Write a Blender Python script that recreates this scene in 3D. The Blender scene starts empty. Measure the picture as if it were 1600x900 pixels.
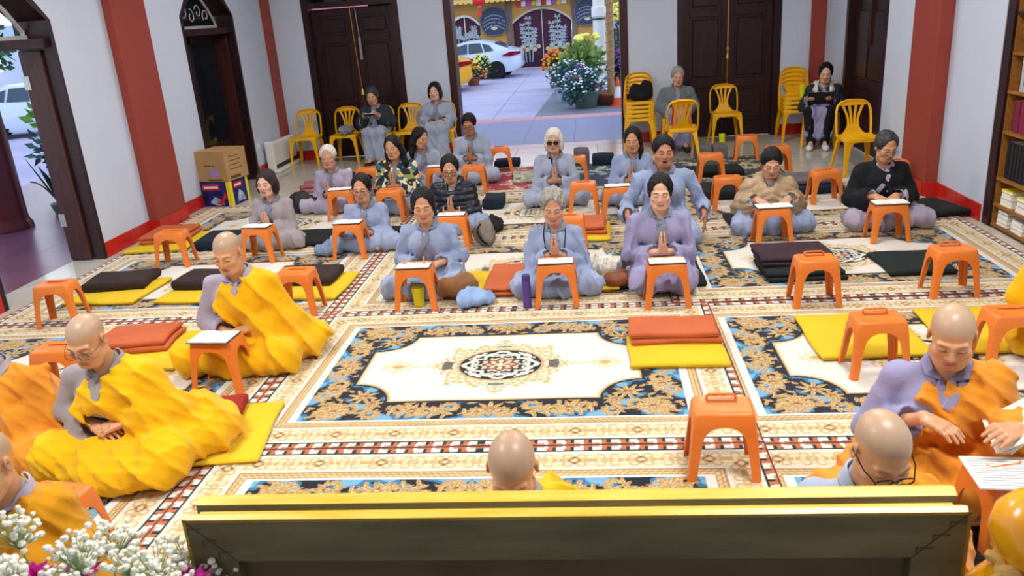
import bpy, math, random
import numpy as np
from mathutils import Vector, Matrix
PI = math.pi
R = math.radians
scene = bpy.context.scene
COL = scene.collection
rng = random.Random(7)

# ------------------------------------------------------------ camera, world, lights, exposure
cam = bpy.data.cameras.new('camera')
cam.sensor_width = 36.0
cam.lens = 28.155
cam.clip_end = 300
cam_o = bpy.data.objects.new('camera', cam)
COL.objects.link(cam_o)
_r = Vector((0.99361664, 0.08949064, -0.06868333))
_u = Vector((0.03522428, 0.33228192, 0.94252214))
_f = Vector((-0.10716914, 0.938925, -0.3270086))
cam_o.matrix_world = Matrix(((_r.x, _u.x, -_f.x, 0), (_r.y, _u.y, -_f.y, 0), (_r.z, _u.z, -_f.z, 2.0), (0, 0, 0, 1)))
cam.dof.use_dof = True
cam.dof.focus_distance = 6.5
cam.dof.aperture_fstop = 9.0
scene.camera = cam_o
scene.view_settings.view_transform = 'Standard'
scene.view_settings.look = 'None'
scene.view_settings.gamma = 1
scene.view_settings.exposure = 0.25

w = bpy.data.worlds.new('sky')
scene.world = w
w.use_nodes = True
nt = w.node_tree
bg = nt.nodes['Background']
tc = nt.nodes.new('ShaderNodeTexCoord')
sx = nt.nodes.new('ShaderNodeSeparateXYZ')
cr = nt.nodes.new('ShaderNodeValToRGB')
cr.color_ramp.elements[0].position = 0.0
cr.color_ramp.elements[0].color = (0.80, 0.88, 1.0, 1)
cr.color_ramp.elements[1].position = 1.0
cr.color_ramp.elements[1].color = (0.55, 0.70, 1.0, 1)
nt.links.new(tc.outputs['Generated'], sx.inputs[0])
nt.links.new(sx.outputs['Z'], cr.inputs[0])
nt.links.new(cr.outputs[0], bg.inputs[0])
bg.inputs[1].default_value = 1.55


def area(name, loc, sx_, sy_, power, col):
    l = bpy.data.lights.new(name, 'AREA')
    l.shape = 'RECTANGLE'
    l.size = sx_
    l.size_y = sy_
    l.energy = power
    l.color = col
    o = bpy.data.objects.new(name, l)
    o.location = loc
    COL.objects.link(o)
    return o


WARM = (1.0, 0.98, 0.95)
LIGHTS = [(-2.6, 2.2, 88), (1.2, 2.2, 88), (-2.6, 5.6, 66), (1.2, 5.6, 66), (-2.6, 9.3, 40), (1.2, 9.3, 40)]
for lx, ly, le in LIGHTS:
    area('ceiling_lamp_light', (lx, ly, 3.52), 1.2, 0.6, le, WARM)


# ------------------------------------------------------------ helpers
def lin(c):
    c = c / 255.0
    return c / 12.92 if c <= 0.04045 else ((c + 0.055) / 1.055) ** 2.4


def rgb(r, g, b):
    return (lin(r), lin(g), lin(b))


MATS = {}


def mat(name, col=(128, 128, 128), rough=0.6, var=0.08, scale=6.0, bump=0.0, bscale=60.0, metal=0.0, spec=0.4,
        col2=None, stretch=None, coat=0.0, attr=False, trans=0.0, alpha=1.0, sss=0.0, emit=0.0, sheen=0.0, ior=1.45):
    if name in MATS:
        return MATS[name]
    m = bpy.data.materials.new(name)
    m.use_nodes = True
    n = m.node_tree.nodes
    L = m.node_tree.links
    b = n['Principled BSDF']
    b.inputs['Roughness'].default_value = rough
    b.inputs['Metallic'].default_value = metal
    b.inputs['Specular IOR Level'].default_value = spec
    b.inputs['IOR'].default_value = ior
    b.inputs['Coat Weight'].default_value = coat
    b.inputs['Transmission Weight'].default_value = trans
    b.inputs['Alpha'].default_value = alpha
    if sheen:
        b.inputs['Sheen Weight'].default_value = sheen
    if sss:
        b.inputs['Subsurface Weight'].default_value = sss
        b.inputs['Subsurface Radius'].default_value = (0.02, 0.008, 0.004)
        b.inputs['Subsurface Scale'].default_value = 0.4
    c = rgb(*col)
    tcn = n.new('ShaderNodeTexCoord')
    mp = n.new('ShaderNodeMapping')
    L.new(tcn.outputs['Object'], mp.inputs[0])
    if stretch:
        mp.inputs['Scale'].default_value = stretch
    if var > 0 or col2:
        nz = n.new('ShaderNodeTexNoise')
        nz.inputs['Scale'].default_value = scale
        nz.inputs['Detail'].default_value = 4
        L.new(mp.outputs[0], nz.inputs['Vector'])
        mx = n.new('ShaderNodeMix')
        mx.data_type = 'RGBA'
        rp = n.new('ShaderNodeMapRange')
        rp.inputs[1].default_value = 0.35
        rp.inputs[2].default_value = 0.65
        L.new(nz.outputs[0], rp.inputs[0])
        L.new(rp.outputs[0], mx.inputs[0])
        if attr:
            at = n.new('ShaderNodeAttribute')
            at.attribute_name = 'Col'
            hs = n.new('ShaderNodeHueSaturation')
            hs.inputs['Value'].default_value = 1 - var
            L.new(at.outputs[0], hs.inputs['Color'])
            L.new(hs.outputs[0], mx.inputs[6])
            L.new(at.outputs[0], mx.inputs[7])
        elif col2:
            mx.inputs[6].default_value = (*c, 1)
            mx.inputs[7].default_value = (*rgb(*col2), 1)
        else:
            mx.inputs[6].default_value = (*[x * (1 - var) for x in c], 1)
            mx.inputs[7].default_value = (*[min(1, x * (1 + var)) for x in c], 1)
        L.new(mx.outputs[2], b.inputs['Base Color'])
        if emit:
            L.new(mx.outputs[2], b.inputs['Emission Color'])
            b.inputs['Emission Strength'].default_value = emit
    else:
        b.inputs['Base Color'].default_value = (*c, 1)
    if bump > 0:
        nb = n.new('ShaderNodeTexNoise')
        nb.inputs['Scale'].default_value = bscale
        nb.inputs['Detail'].default_value = 3
        L.new(mp.outputs[0], nb.inputs['Vector'])
        bp = n.new('ShaderNodeBump')
        bp.inputs['Strength'].default_value = bump
        bp.inputs['Distance'].default_value = 0.01
        L.new(nb.outputs[0], bp.inputs['Height'])
        L.new(bp.outputs[0], b.inputs['Normal'])
    MATS[name] = m
    return m


def fast_mesh(name, V, Q, smooth=True, cols=None):
    """numpy verts (n,3) and faces (m,k) of one size"""
    V = np.asarray(V, np.float32)
    Q = np.asarray(Q, np.int32)
    me = bpy.data.meshes.new(name)
    k = Q.shape[1]
    me.vertices.add(len(V))
    me.vertices.foreach_set('co', V.ravel())
    me.loops.add(Q.size)
    me.loops.foreach_set('vertex_index', Q.ravel())
    me.polygons.add(len(Q))
    me.polygons.foreach_set('loop_start', np.arange(0, Q.size, k, dtype=np.int32))
    if cols is not None:
        a = me.color_attributes.new('Col', 'FLOAT_COLOR', 'POINT')
        c4 = np.ones((len(V), 4), np.float32)
        c4[:, :3] = cols
        a.data.foreach_set('color', c4.ravel())
    me.update(calc_edges=True)
    if smooth:
        me.polygons.foreach_set('use_smooth', np.ones(len(Q), bool))
    return me


def link(name, me, m=None, parent=None, loc=None, rotz=0.0):
    o = bpy.data.objects.new(name, me)
    if m is not None and me is not None:
        if not me.materials:
            me.materials.append(m)
    COL.objects.link(o)
    if parent is not None:
        o.parent = parent
    if loc is not None:
        o.location = loc
    if rotz:
        o.rotation_euler = (0, 0, rotz)
    return o


class MB:
    """collects simple solids into one mesh"""

    def __init__(s):
        s.v = []
        s.f = []

    def add(s, vs, fs):
        b = len(s.v)
        s.v += [tuple(p) for p in vs]
        s.f += [tuple(b + i for i in f) for f in fs]
        return s

    def box(s, x0, x1, y0, y1, z0, z1, bev=0.0):
        if bev <= 0:
            vs = [(x, y, z) for z in (z0, z1) for y in (y0, y1) for x in (x0, x1)]
            return s.add(vs, [(0, 2, 3, 1), (4, 5, 7, 6), (0, 1, 5, 4), (2, 6, 7, 3), (0, 4, 6, 2), (1, 3, 7, 5)])
        b = bev
        lv = [(z0, b), (z0 + b, 0), (z1 - b, 0), (z1, b)]
        vs = []
        for z, i in lv:
            e = b
            xa, xb, ya, yb = x0 + i, x1 - i, y0 + i, y1 - i
            vs += [(xa + e, ya, z), (xb - e, ya, z), (xb, ya + e, z), (xb, yb - e, z), (xb - e, yb, z), (xa + e, yb, z), (xa, yb - e, z), (xa, ya + e, z)]
        fs = [tuple(range(7, -1, -1)), tuple(24 + i for i in range(8))]
        for k in range(3):
            for i in range(8):
                j = (i + 1) % 8
                fs.append((k * 8 + i, k * 8 + j, k * 8 + 8 + j, k * 8 + 8 + i))
        return s.add(vs, fs)

    def obox(s, c, h, M):
        """oriented box: centre, half sizes, 3x3 matrix"""
        vs = []
        for z in (-1, 1):
            for y in (-1, 1):
                for x in (-1, 1):
                    vs.append(tuple(Vector(c) + M @ Vector((x * h[0], y * h[1], z * h[2]))))
        return s.add(vs, [(0, 2, 3, 1), (4, 5, 7, 6), (0, 1, 5, 4), (2, 6, 7, 3), (0, 4, 6, 2), (1, 3, 7, 5)])

    def loft(s, rings, cap=True, closed=True):
        n = len(rings[0])
        vs = [p for r in rings for p in r]
        fs = []
        for k in range(len(rings) - 1):
            for i in range(n if closed else n - 1):
                j = (i + 1) % n
                fs.append((k * n + i, k * n + j, (k + 1) * n + j, (k + 1) * n + i))
        if cap:
            fs.append(tuple(range(n - 1, -1, -1)))
            fs.append(tuple((len(rings) - 1) * n + i for i in range(n)))
        return s.add(vs, fs)

    def lathe(s, prof, n=20, c=(0, 0, 0), sx=1.0, sy=1.0):
        rings = []
        for r, z in prof:
            rings.append([(c[0] + sx * r * math.cos(2 * PI * i / n), c[1] + sy * r * math.sin(2 * PI * i / n), c[2] + z) for i in range(n)])
        return s.loft(rings)

    def tube(s, pts, r, n=8, flat=1.0, closed=False):
        pts = [Vector(p) for p in pts]
        rs = r if isinstance(r, (list, tuple)) else [r] * len(pts)
        rings = []
        up = Vector((0, 0, 1))
        prev = None
        for i, p in enumerate(pts):
            if closed:
                t = pts[(i + 1) % len(pts)] - pts[i - 1]
            else:
                t = pts[min(i + 1, len(pts) - 1)] - pts[max(i - 1, 0)]
            t.normalize()
            if prev is None:
                a = up if abs(t.dot(up)) < 0.9 else Vector((1, 0, 0))
                x = a.cross(t).normalized()
            else:
                x = (prev - t * prev.dot(t)).normalized()
            prev = x
            y = t.cross(x)
            rings.append([tuple(p + (x * math.cos(2 * PI * k / n) + y * math.sin(2 * PI * k / n) * flat) * rs[i]) for k in range(n)])
        if closed:
            rings.append(rings[0])
        return s.loft(rings, cap=not closed)

    def ball(s, c, r, n=8, m=6, sc=(1, 1, 1)):
        prof = [(max(1e-4, r * math.sin(PI * k / m)), -r * math.cos(PI * k / m)) for k in range(m + 1)]
        rings = [[(c[0] + sc[0] * q * math.cos(2 * PI * i / n), c[1] + sc[1] * q * math.sin(2 * PI * i / n), c[2] + sc[2] * z) for i in range(n)] for q, z in prof]
        return s.loft(rings)

    def prism_y(s, poly, y0, y1):
        """polygon in (x,z) extruded along y"""
        return s.loft([[(x, y0, z) for x, z in poly], [(x, y1, z) for x, z in poly]])

    def prism_x(s, poly, x0, x1):
        return s.loft([[(x0, y, z) for y, z in poly], [(x1, y, z) for y, z in poly]])

    def prism_z(s, poly, z0, z1):
        return s.loft([[(x, y, z0) for x, y in poly], [(x, y, z1) for x, y in poly]])

    def mesh(s, name, smooth=False):
        me = bpy.data.meshes.new(name)
        me.from_pydata(s.v, [], s.f)
        me.update()
        import bmesh
        bm = bmesh.new()
        bm.from_mesh(me)
        bmesh.ops.recalc_face_normals(bm, faces=bm.faces)
        bm.to_mesh(me)
        bm.free()
        if smooth:
            me.polygons.foreach_set('use_smooth', np.ones(len(me.polygons), bool))
            me.set_sharp_from_angle(angle=R(40))
        return me

    def obj(s, name, m, parent=None, smooth=False, loc=None, rotz=0.0):
        return link(name, s.mesh(name, smooth), m, parent, loc, rotz)


def tag(o, label=None, cat=None, group=None, kind=None):
    if label:
        o['label'] = label
    if cat:
        o['category'] = cat
    if group:
        o['group'] = group
    if kind:
        o['kind'] = kind
    return o


def empty(name, loc=(0, 0, 0), rotz=0.0, label=None, cat=None, group=None, kind=None):
    o = bpy.data.objects.new(name, None)
    o.empty_display_size = 0.1
    COL.objects.link(o)
    o.location = loc
    o.rotation_euler = (0, 0, rotz)
    return tag(o, label, cat, group, kind)


def copy_tree(o, parent=None):
    c = o.copy()
    COL.objects.link(c)
    c.parent = parent
    for ch in list(o.children):
        copy_tree(ch, c)
    return c


# ------------------------------------------------------------ materials
M_wall = mat('wall_paint', (202, 212, 229), 0.55, 0.02, 1.5, bump=0.03, bscale=40)
M_ceil = mat('ceiling_paint', (225, 226, 228), 0.8, 0.01)
M_floor = mat('polished_floor_tile', (192, 184, 168), 0.12, 0.06, 3.0, spec=0.5, col2=(205, 199, 186))
M_grout = mat('grout', (150, 145, 135), 0.7, 0.05)
M_pilaster = mat('red_brown_paint', (150, 62, 50), 0.5, 0.05, 2.0, bump=0.02)
M_redtile = mat('red_glazed_tile', (190, 38, 30), 0.25, 0.08, 5.0)
M_wood = mat('dark_wood', (36, 20, 22), 0.35, 0.3, 7.0, stretch=(4, 4, 0.5), col2=(52, 27, 27))
M_wood2 = mat('reddish_wood', (54, 26, 24), 0.35, 0.2, 7.0, stretch=(5, 5, 0.5), col2=(72, 36, 30))
M_brass = mat('brass', (196, 160, 80), 0.3, 0.1, metal=0.9)
M_steel = mat('steel', (170, 170, 165), 0.35, 0.1, metal=0.8)
M_glass = mat('clear_glass', (235, 245, 250), 0.02, 0, trans=1.0, ior=1.05)
M_dglass = mat('dark_tinted_glass', (14, 24, 32), 0.05, 0.1, spec=0.6)
M_whitepl = mat('white_plastic', (232, 232, 226), 0.4, 0.03)
M_orange = mat('orange_plastic', (226, 124, 48), 0.33, 0.04, 3.0, spec=0.45)
M_yellowpl = mat('yellow_plastic', (240, 178, 10), 0.33, 0.04, 3.0, spec=0.45)
M_paper = mat('paper', (238, 236, 228), 0.8, 0.03, 20)
M_black = mat('black_fabric', (24, 24, 28), 0.9, 0.2, 30, bump=0.2, bscale=200)

# ------------------------------------------------------------ room shell
XL, XR, YB, YF, ZT = -4.74, 3.30, 12.20, -1.6, 3.6
T = 0.30
f = MB().box(XL - T, XR + T, YF - T, YB + T, -0.3, -0.012)
floor = f.obj('floor', M_grout)
tag(floor, kind='structure')
tm = MB().box(0.002, 0.598, 0.002, 0.598, -0.012, 0.0, 0.002).mesh('tile')
for i in range(14):
    for j in range(7):
        x = XL + i * 0.6
        y = 8.1 + j * 0.6
        if x + 0.6 > XR + 0.05:
            continue
        link('tile', tm, M_floor, floor, (x, y, 0))
MB().box(XL, XR, YF, 8.098, -0.012, 0.0).obj('tile_bed', M_floor, floor)

ceil = MB().box(XL - T, XR + T, YF - T, YB + T, ZT, ZT + 0.2).obj('ceiling', M_ceil)
tag(ceil, kind='structure')
for lx, ly, le in LIGHTS:
    MB().box(lx - 0.62, lx + 0.62, ly - 0.32, ly + 0.32, 3.535, 3.6, 0.01).obj('lamp_housing', M_whitepl, ceil)


def arch_pts(y0, y1):
    mid = (y0 + y1) / 2
    h = (y1 - y0) / 2
    a = [(0, 2.2), (0.18, 2.38), (0.42, 2.55), (h, 2.66)]
    return [(y0 + p, z) for p, z in a] + [(y1 - p, z) for p, z in reversed(a[:-1])]


def wall_over_arch(mb, x0, x1, y0, y1):
    P = arch_pts(y0, y1)
    for (ya, za), (yb, zb) in zip(P[:-1], P[1:]):
        mb.prism_x([(ya, za), (yb, zb), (yb, ZT), (ya, ZT)], x0, x1)


A0, A1, B0, B1 = 5.60, 7.06, 9.46, 10.92
wl = MB()
for a, b in ((YF, A0), (A1, B0), (B1, YB)):
    wl.box(XL - T, XL, a, b, 0, ZT)
wall_over_arch(wl, XL - T, XL, A0, A1)
wall_over_arch(wl, XL - T, XL, B0, B1)
tag(wl.obj('wall_left', M_wall), kind='structure')

# right wall: opening of the recessed bookcase 4.6..7.04, door 9.7..11.2
D0, D1 = 9.70, 11.20
wr = MB()
wr.box(XR, XR + T, YF, 4.6, 0, ZT).box(XR, XR + T, 7.05, D0, 0, ZT).box(XR, XR + T, D1, YB, 0, ZT)
wr.box(XR, XR + T, 4.6, 7.05, 2.9, ZT).box(XR, XR + T, D0, D1, 2.75, ZT).box(XR + T + 0.15, XR + T + 0.2, 4.5, 7.15, 0, ZT)
tag(wr.obj('wall_right', M_wall), kind='structure')

# back wall: left door -4.22..-2.77, centre opening -2.1..0.55, right door 1.25..2.70
BD = [(-4.22, -2.77), (-2.10, 0.55), (1.25, 2.70)]
wb = MB()
xs = [XL - T] + [v for d in BD for v in d] + [XR + T]
for a, b in zip(xs[0::2], xs[1::2]):
    wb.box(a, b, YB, YB + T, 0, ZT)
for a, b in BD:
    wb.box(a, b, YB, YB + T, 2.75, ZT)
tag(wb.obj('wall_back', M_wall), kind='structure')
tag(MB().box(XL - T, XR + T, YF - T, YF, 0, ZT).obj('wall_front', M_wall), kind='structure')


# pilasters
def pilaster(name, x0, x1, y0, y1):
    o = MB().box(x0, x1, y0, y1, 0.0, ZT, 0.008).obj(name, M_pilaster)
    tag(o, kind='structure')
    return o


pilaster('trim_1', XL, XL + 0.10, 7.92, 8.56)
pilaster('trim_2', XL, XL + 0.05, 11.93, YB)
pilaster('trim_3', XR - 0.13, XR, 8.0, 8.62)
pilaster('trim_4', 3.10, XR, YB - 0.06, YB)


# baseboards: red glazed tiles, each one a tile
def baseboard(name, runs):
    bb = empty(name, kind='structure')
    for axis, c, a, b, nrm in runs:
        n = max(1, round((b - a) / 0.24))
        d = (b - a) / n
        for i in range(n):
            p0, p1 = a + i * d + 0.003, a + (i + 1) * d - 0.003
            m = MB()
            if axis == 'y':
                m.box(min(c, c + nrm * 0.016), max(c, c + nrm * 0.016), p0, p1, 0, 0.15, 0.003)
            else:
                m.box(p0, p1, min(c, c + nrm * 0.016), max(c, c + nrm * 0.016), 0, 0.15, 0.003)
            m.obj('tile', M_redtile, bb)
    return bb


baseboard('baseboard_left', [('y', XL, 4.4, A0, 1), ('y', XL, A1, 7.92, 1), ('y', XL + 0.10, 7.92, 8.56, 1), ('y', XL, 8.56, B0, 1), ('y', XL, B1, 11.93, 1), ('x', 7.92, XL, XL + 0.10, -1)])
baseboard('baseboard_right', [('y', XR, 7.06, 8.0, -1), ('y', XR - 0.13, 8.0, 8.62, -1), ('y', XR, 8.62, D0, -1), ('x', 8.0, XR - 0.13, XR, -1), ('y', XR, D1, YB, -1)])
baseboard('baseboard_back', [('x', YB, XL, -4.22, -1), ('x', YB, -2.77, -2.1, -1), ('x', YB, 0.55, 1.25, -1), ('x', YB, 2.70, 3.10, -1)])


# ------------------------------------------------------------ double wooden doors in the back wall (closed)
def panel_leaf(parent, x0, x1, y, m, name='leaf'):
    """a leaf with stiles, rails and recessed panels, face towards -y"""
    lf = MB().box(x0, x1, y + 0.02, y + 0.045, 0.01, 2.2).obj(name, m, parent)
    s = 0.09
    st = MB()
    for a, b in ((x0, x0 + s), (x1 - s, x1)):
        st.box(a, b, y, y + 0.03, 0.01, 2.2, 0.004)
    st.obj('stile', m, lf)
    for za, zb in ((0.01, 0.18), (0.72, 0.84), (1.72, 1.82), (2.1, 2.2)):
        MB().box(x0 + s, x1 - s, y, y + 0.03, za, zb, 0.004).obj('rail', m, lf)
    for za, zb in ((0.22, 0.68), (0.88, 1.68), (1.86, 2.06)):
        MB().box(x0 + s + 0.035, x1 - s - 0.035, y + 0.006, y + 0.026, za, zb, 0.012).obj('panel', m, lf)
    return lf


def back_door(name, x0, x1, m):
    d = empty(name, (0, 0, 0), kind='structure')
    y = YB + 0.10
    fr = MB()
    fr.box(x0, x0 + 0.10, YB - 0.01, YB + 0.2, 0, 2.75).box(x1 - 0.10, x1, YB - 0.01, YB + 0.2, 0, 2.75)
    fr.box(x0 + 0.10, x1 - 0.10, YB - 0.01, YB + 0.2, 2.22, 2.30).box(x0, x1, YB - 0.01, YB + 0.2, 2.67, 2.75)
    fr.obj('door_frame', M_wood, d)
    mid = (x0 + x1) / 2
    panel_leaf(d, x0 + 0.10, mid - 0.003, y, m)
    panel_leaf(d, mid + 0.003, x1 - 0.10, y, m)
    MB().box(mid - 0.03, mid + 0.03, y - 0.02, y + 0.0, 0.01, 2.2, 0.004).obj('cover_strip', M_wood2, d)
    MB().box(x0 + 0.1, x1 - 0.1, y + 0.02, y + 0.03, 2.30, 2.67).obj('transom_pane', M_dglass, d)
    return d, mid, y


dl, mid, y = back_door('door_1', -4.22, -2.77, M_wood)
MB().tube([(mid - 0.02, y - 0.035, 2.33), (mid, y - 0.035, 1.6), (mid + 0.03, y - 0.04, 1.0)], 0.006, 6).obj('pull_cord', M_brass, dl)
MB().lathe([(0.006, 0.0), (0.03, 0.02), (0.022, 0.08), (0.006, 0.12)], 8, (mid + 0.03, y - 0.04, 0.92)).obj('cord_knot', M_brass, dl)
MB().tube([(mid + 0.03, y - 0.04, 0.92), (mid + 0.05, y - 0.04, 0.6)], 0.005, 6).obj('pull_cord', M_brass, dl)
MB().box(mid + 0.06, mid + 0.10, y - 0.04, y - 0.025, 1.45, 1.78, 0.004).obj('door_bolt', M_steel, dl)
MB().tube([(mid + 0.08, y - 0.033, 1.78), (mid + 0.06, y - 0.033, 2.25)], 0.007, 6).obj('bolt_rod', M_steel, dl)
MB().box(mid - 0.08, mid + 0.05, y - 0.06, y - 0.02, 2.22, 2.3, 0.006).obj('closer_box', mat('cream_plastic', (222, 215, 160), 0.5), dl)
dr, mid, y = back_door('door_2', 1.25, 2.70, M_wood)
MB().tube([(mid, y - 0.032, 0.75), (mid, y - 0.032, 2.25)], 0.008, 6).obj('bolt_rod', M_brass, dr)
MB().lathe([(0.01, 0.0), (0.028, 0.03), (0.02, 0.1), (0.028, 0.16), (0.01, 0.2)], 8, (mid, y - 0.04, 1.1)).obj('door_handle', M_brass, dr)

# centre opening: frame only, with leaves folded outwards
dc = empty('door_3', kind='structure')
fr = MB()
fr.box(-2.10, -1.99, YB - 0.015, YB + T + 0.01, 0, 2.75).box(0.44, 0.55, YB - 0.015, YB + T + 0.01, 0, 2.75).box(-1.99, 0.44, YB, YB + T, 2.62, 2.75)
fr.obj('door_frame', M_wood2, dc)
for sx_, xa, xb in ((-1, -3.30, -2.12), (1, 0.57, 1.75)):
    lf = MB().box(xa, xb, YB + T + 0.03, YB + T + 0.08, 0.02, 2.6, 0.004).obj('leaf', M_wood, dc)
    for za in (0.35, 1.1, 1.9):
        xh = xb if sx_ < 0 else xa
        MB().box(xh - 0.03, xh + 0.03, YB + T + 0.01, YB + T + 0.03, za, za + 0.1).obj('hinge', M_steel, lf)


# ------------------------------------------------------------ arched side openings in the left wall
def side_opening(name, y0, y1, dark):
    d = empty(name, kind='structure')
    P = arch_pts(y0, y1)
    x0, x1 = XL - T - 0.02, XL + 0.012
    t = 0.05
    for ya, yb in ((y0, y0 + t), (y1 - t, y1)):
        MB().box(x0, x1, ya, yb, 0, 2.2).obj('jamb', M_wood, d)
    ar = MB()
    inner = [(y0 + t + (y - y0) * (y1 - y0 - 2 * t) / (y1 - y0), z - t * 1.1 if 0 < i < len(P) - 1 else z) for i, (y, z) in enumerate(P)]
    for i in range(len(P) - 1):
        ar.prism_x([inner[i], inner[i + 1], P[i + 1], P[i]], x0, x1)
    ar.obj('arch_lining', M_wood, d)
    # outer half of the reveal: the leaf folded back against the jamb, with steel hinges
    lf = MB().box(x0 + 0.01, XL - 0.10, y1 - t - 0.035, y1 - t, 0.02, 1.95, 0.004).obj('folded_leaf', M_wood2, d)
    for za in (0.35, 1.62):
        MB().box(x0 + 0.0, x0 + 0.06, y1 - t - 0.042, y1 - t - 0.03, za, za + 0.12).obj('hinge', M_steel, lf)
    MB().box(x0, x1 - 0.04, y0 + t, y1 - t, 1.97, 2.05).obj('transom', M_wood, d)
    # fanlight with a pale metal frame
    xf = XL - 0.22
    ff = MB().box(xf - 0.015, xf + 0.015, y0 + t, y1 - t, 2.05, 2.085)
    inn = [(y0 + t + 0.03, 2.06)] + [(y0 + t + 0.03 + (y - y0) * (y1 - y0 - 2 * t - 0.06) / (y1 - y0), z - 0.09) for y, z in P] + [(y1 - t - 0.03, 2.06)]
    ff.tube([(xf, y, z) for y, z in inn], 0.02, 6)
    fo = ff.obj('fanlight_frame', mat('pale_metal', (190, 188, 180), 0.4, 0.05), d)
    MB().loft([[(xf - 0.003, y, z) for y, z in inn], [(xf + 0.003, y, z) for y, z in inn]]).obj('fanlight_pane', M_dglass if dark else M_glass, fo)
    if dark:
        # scroll ornament in the fanlight, dark glazed door below
        for k in range(5):
            cy = y0 + 0.3 + 0.2 * k
            sp = [(xf + 0.02, cy + (0.03 + 0.012 * a) * math.cos(a * 1.2 + k), 2.2 + 0.05 * (k % 2) + (0.03 + 0.012 * a) * math.sin(a * 1.2 + k)) for a in np.linspace(0, 5, 14)]
            MB().tube(sp, 0.008, 5).obj('scroll_ornament', mat('pale_metal'), fo)
        dg = MB().box(XL - 0.26, XL - 0.245, y0 + t, y1 - t - 0.04, 0.02, 1.97).obj('dark_glass_door', M_dglass, d)
        for ya in (y0 + t, y0 + 0.55, y1 - t - 0.12):
            MB().box(XL - 0.265, XL - 0.235, ya, ya + 0.07, 0.02, 1.97).obj('door_stile', M_wood, dg)
        for za in (0.02, 0.5, 1.87):
            MB().box(XL - 0.265, XL - 0.235, y0 + t + 0.07, y1 - t - 0.12, za, za + 0.1).obj('door_rail', M_wood, dg)
    return d


side_opening('door_4', A0, A1, False)
side_opening('door_5', B0, B1, True)

# dark door in the right wall
d6 = empty('door_6', kind='structure')
fr = MB()
fr.box(XR - 0.012, XR + 0.2, D0, D0 + 0.09, 0, 2.75).box(XR - 0.012, XR + 0.2, D1 - 0.09, D1, 0, 2.75).box(XR - 0.012, XR + 0.2, D0 + 0.09, D1 - 0.09, 2.66, 2.75)
fr.obj('door_frame', M_wood, d6)
for ya, yb in ((D0 + 0.09, (D0 + D1) / 2 - 0.003), ((D0 + D1) / 2 + 0.003, D1 - 0.09)):
    lf = MB().box(XR + 0.08, XR + 0.11, ya, yb, 0.01, 2.66).obj('leaf', M_wood, d6)
    for za, zb in ((0.2, 0.75), (0.9, 1.7), (1.85, 2.5)):
        MB().box(XR + 0.065, XR + 0.085, ya + 0.1, yb - 0.1, za, zb, 0.008).obj('panel', M_wood, lf)
MB().box(XR + 0.05, XR + 0.08, (D0 + D1) / 2 - 0.015, (D0 + D1) / 2 + 0.015, 1.3, 2.4).obj('door_bolt', M_wood2, d6)
# ------------------------------------------------------------ carpets: woven pattern held as colour per vertex
CW, CD, CH = 2.682, 1.879, 0.012


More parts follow.
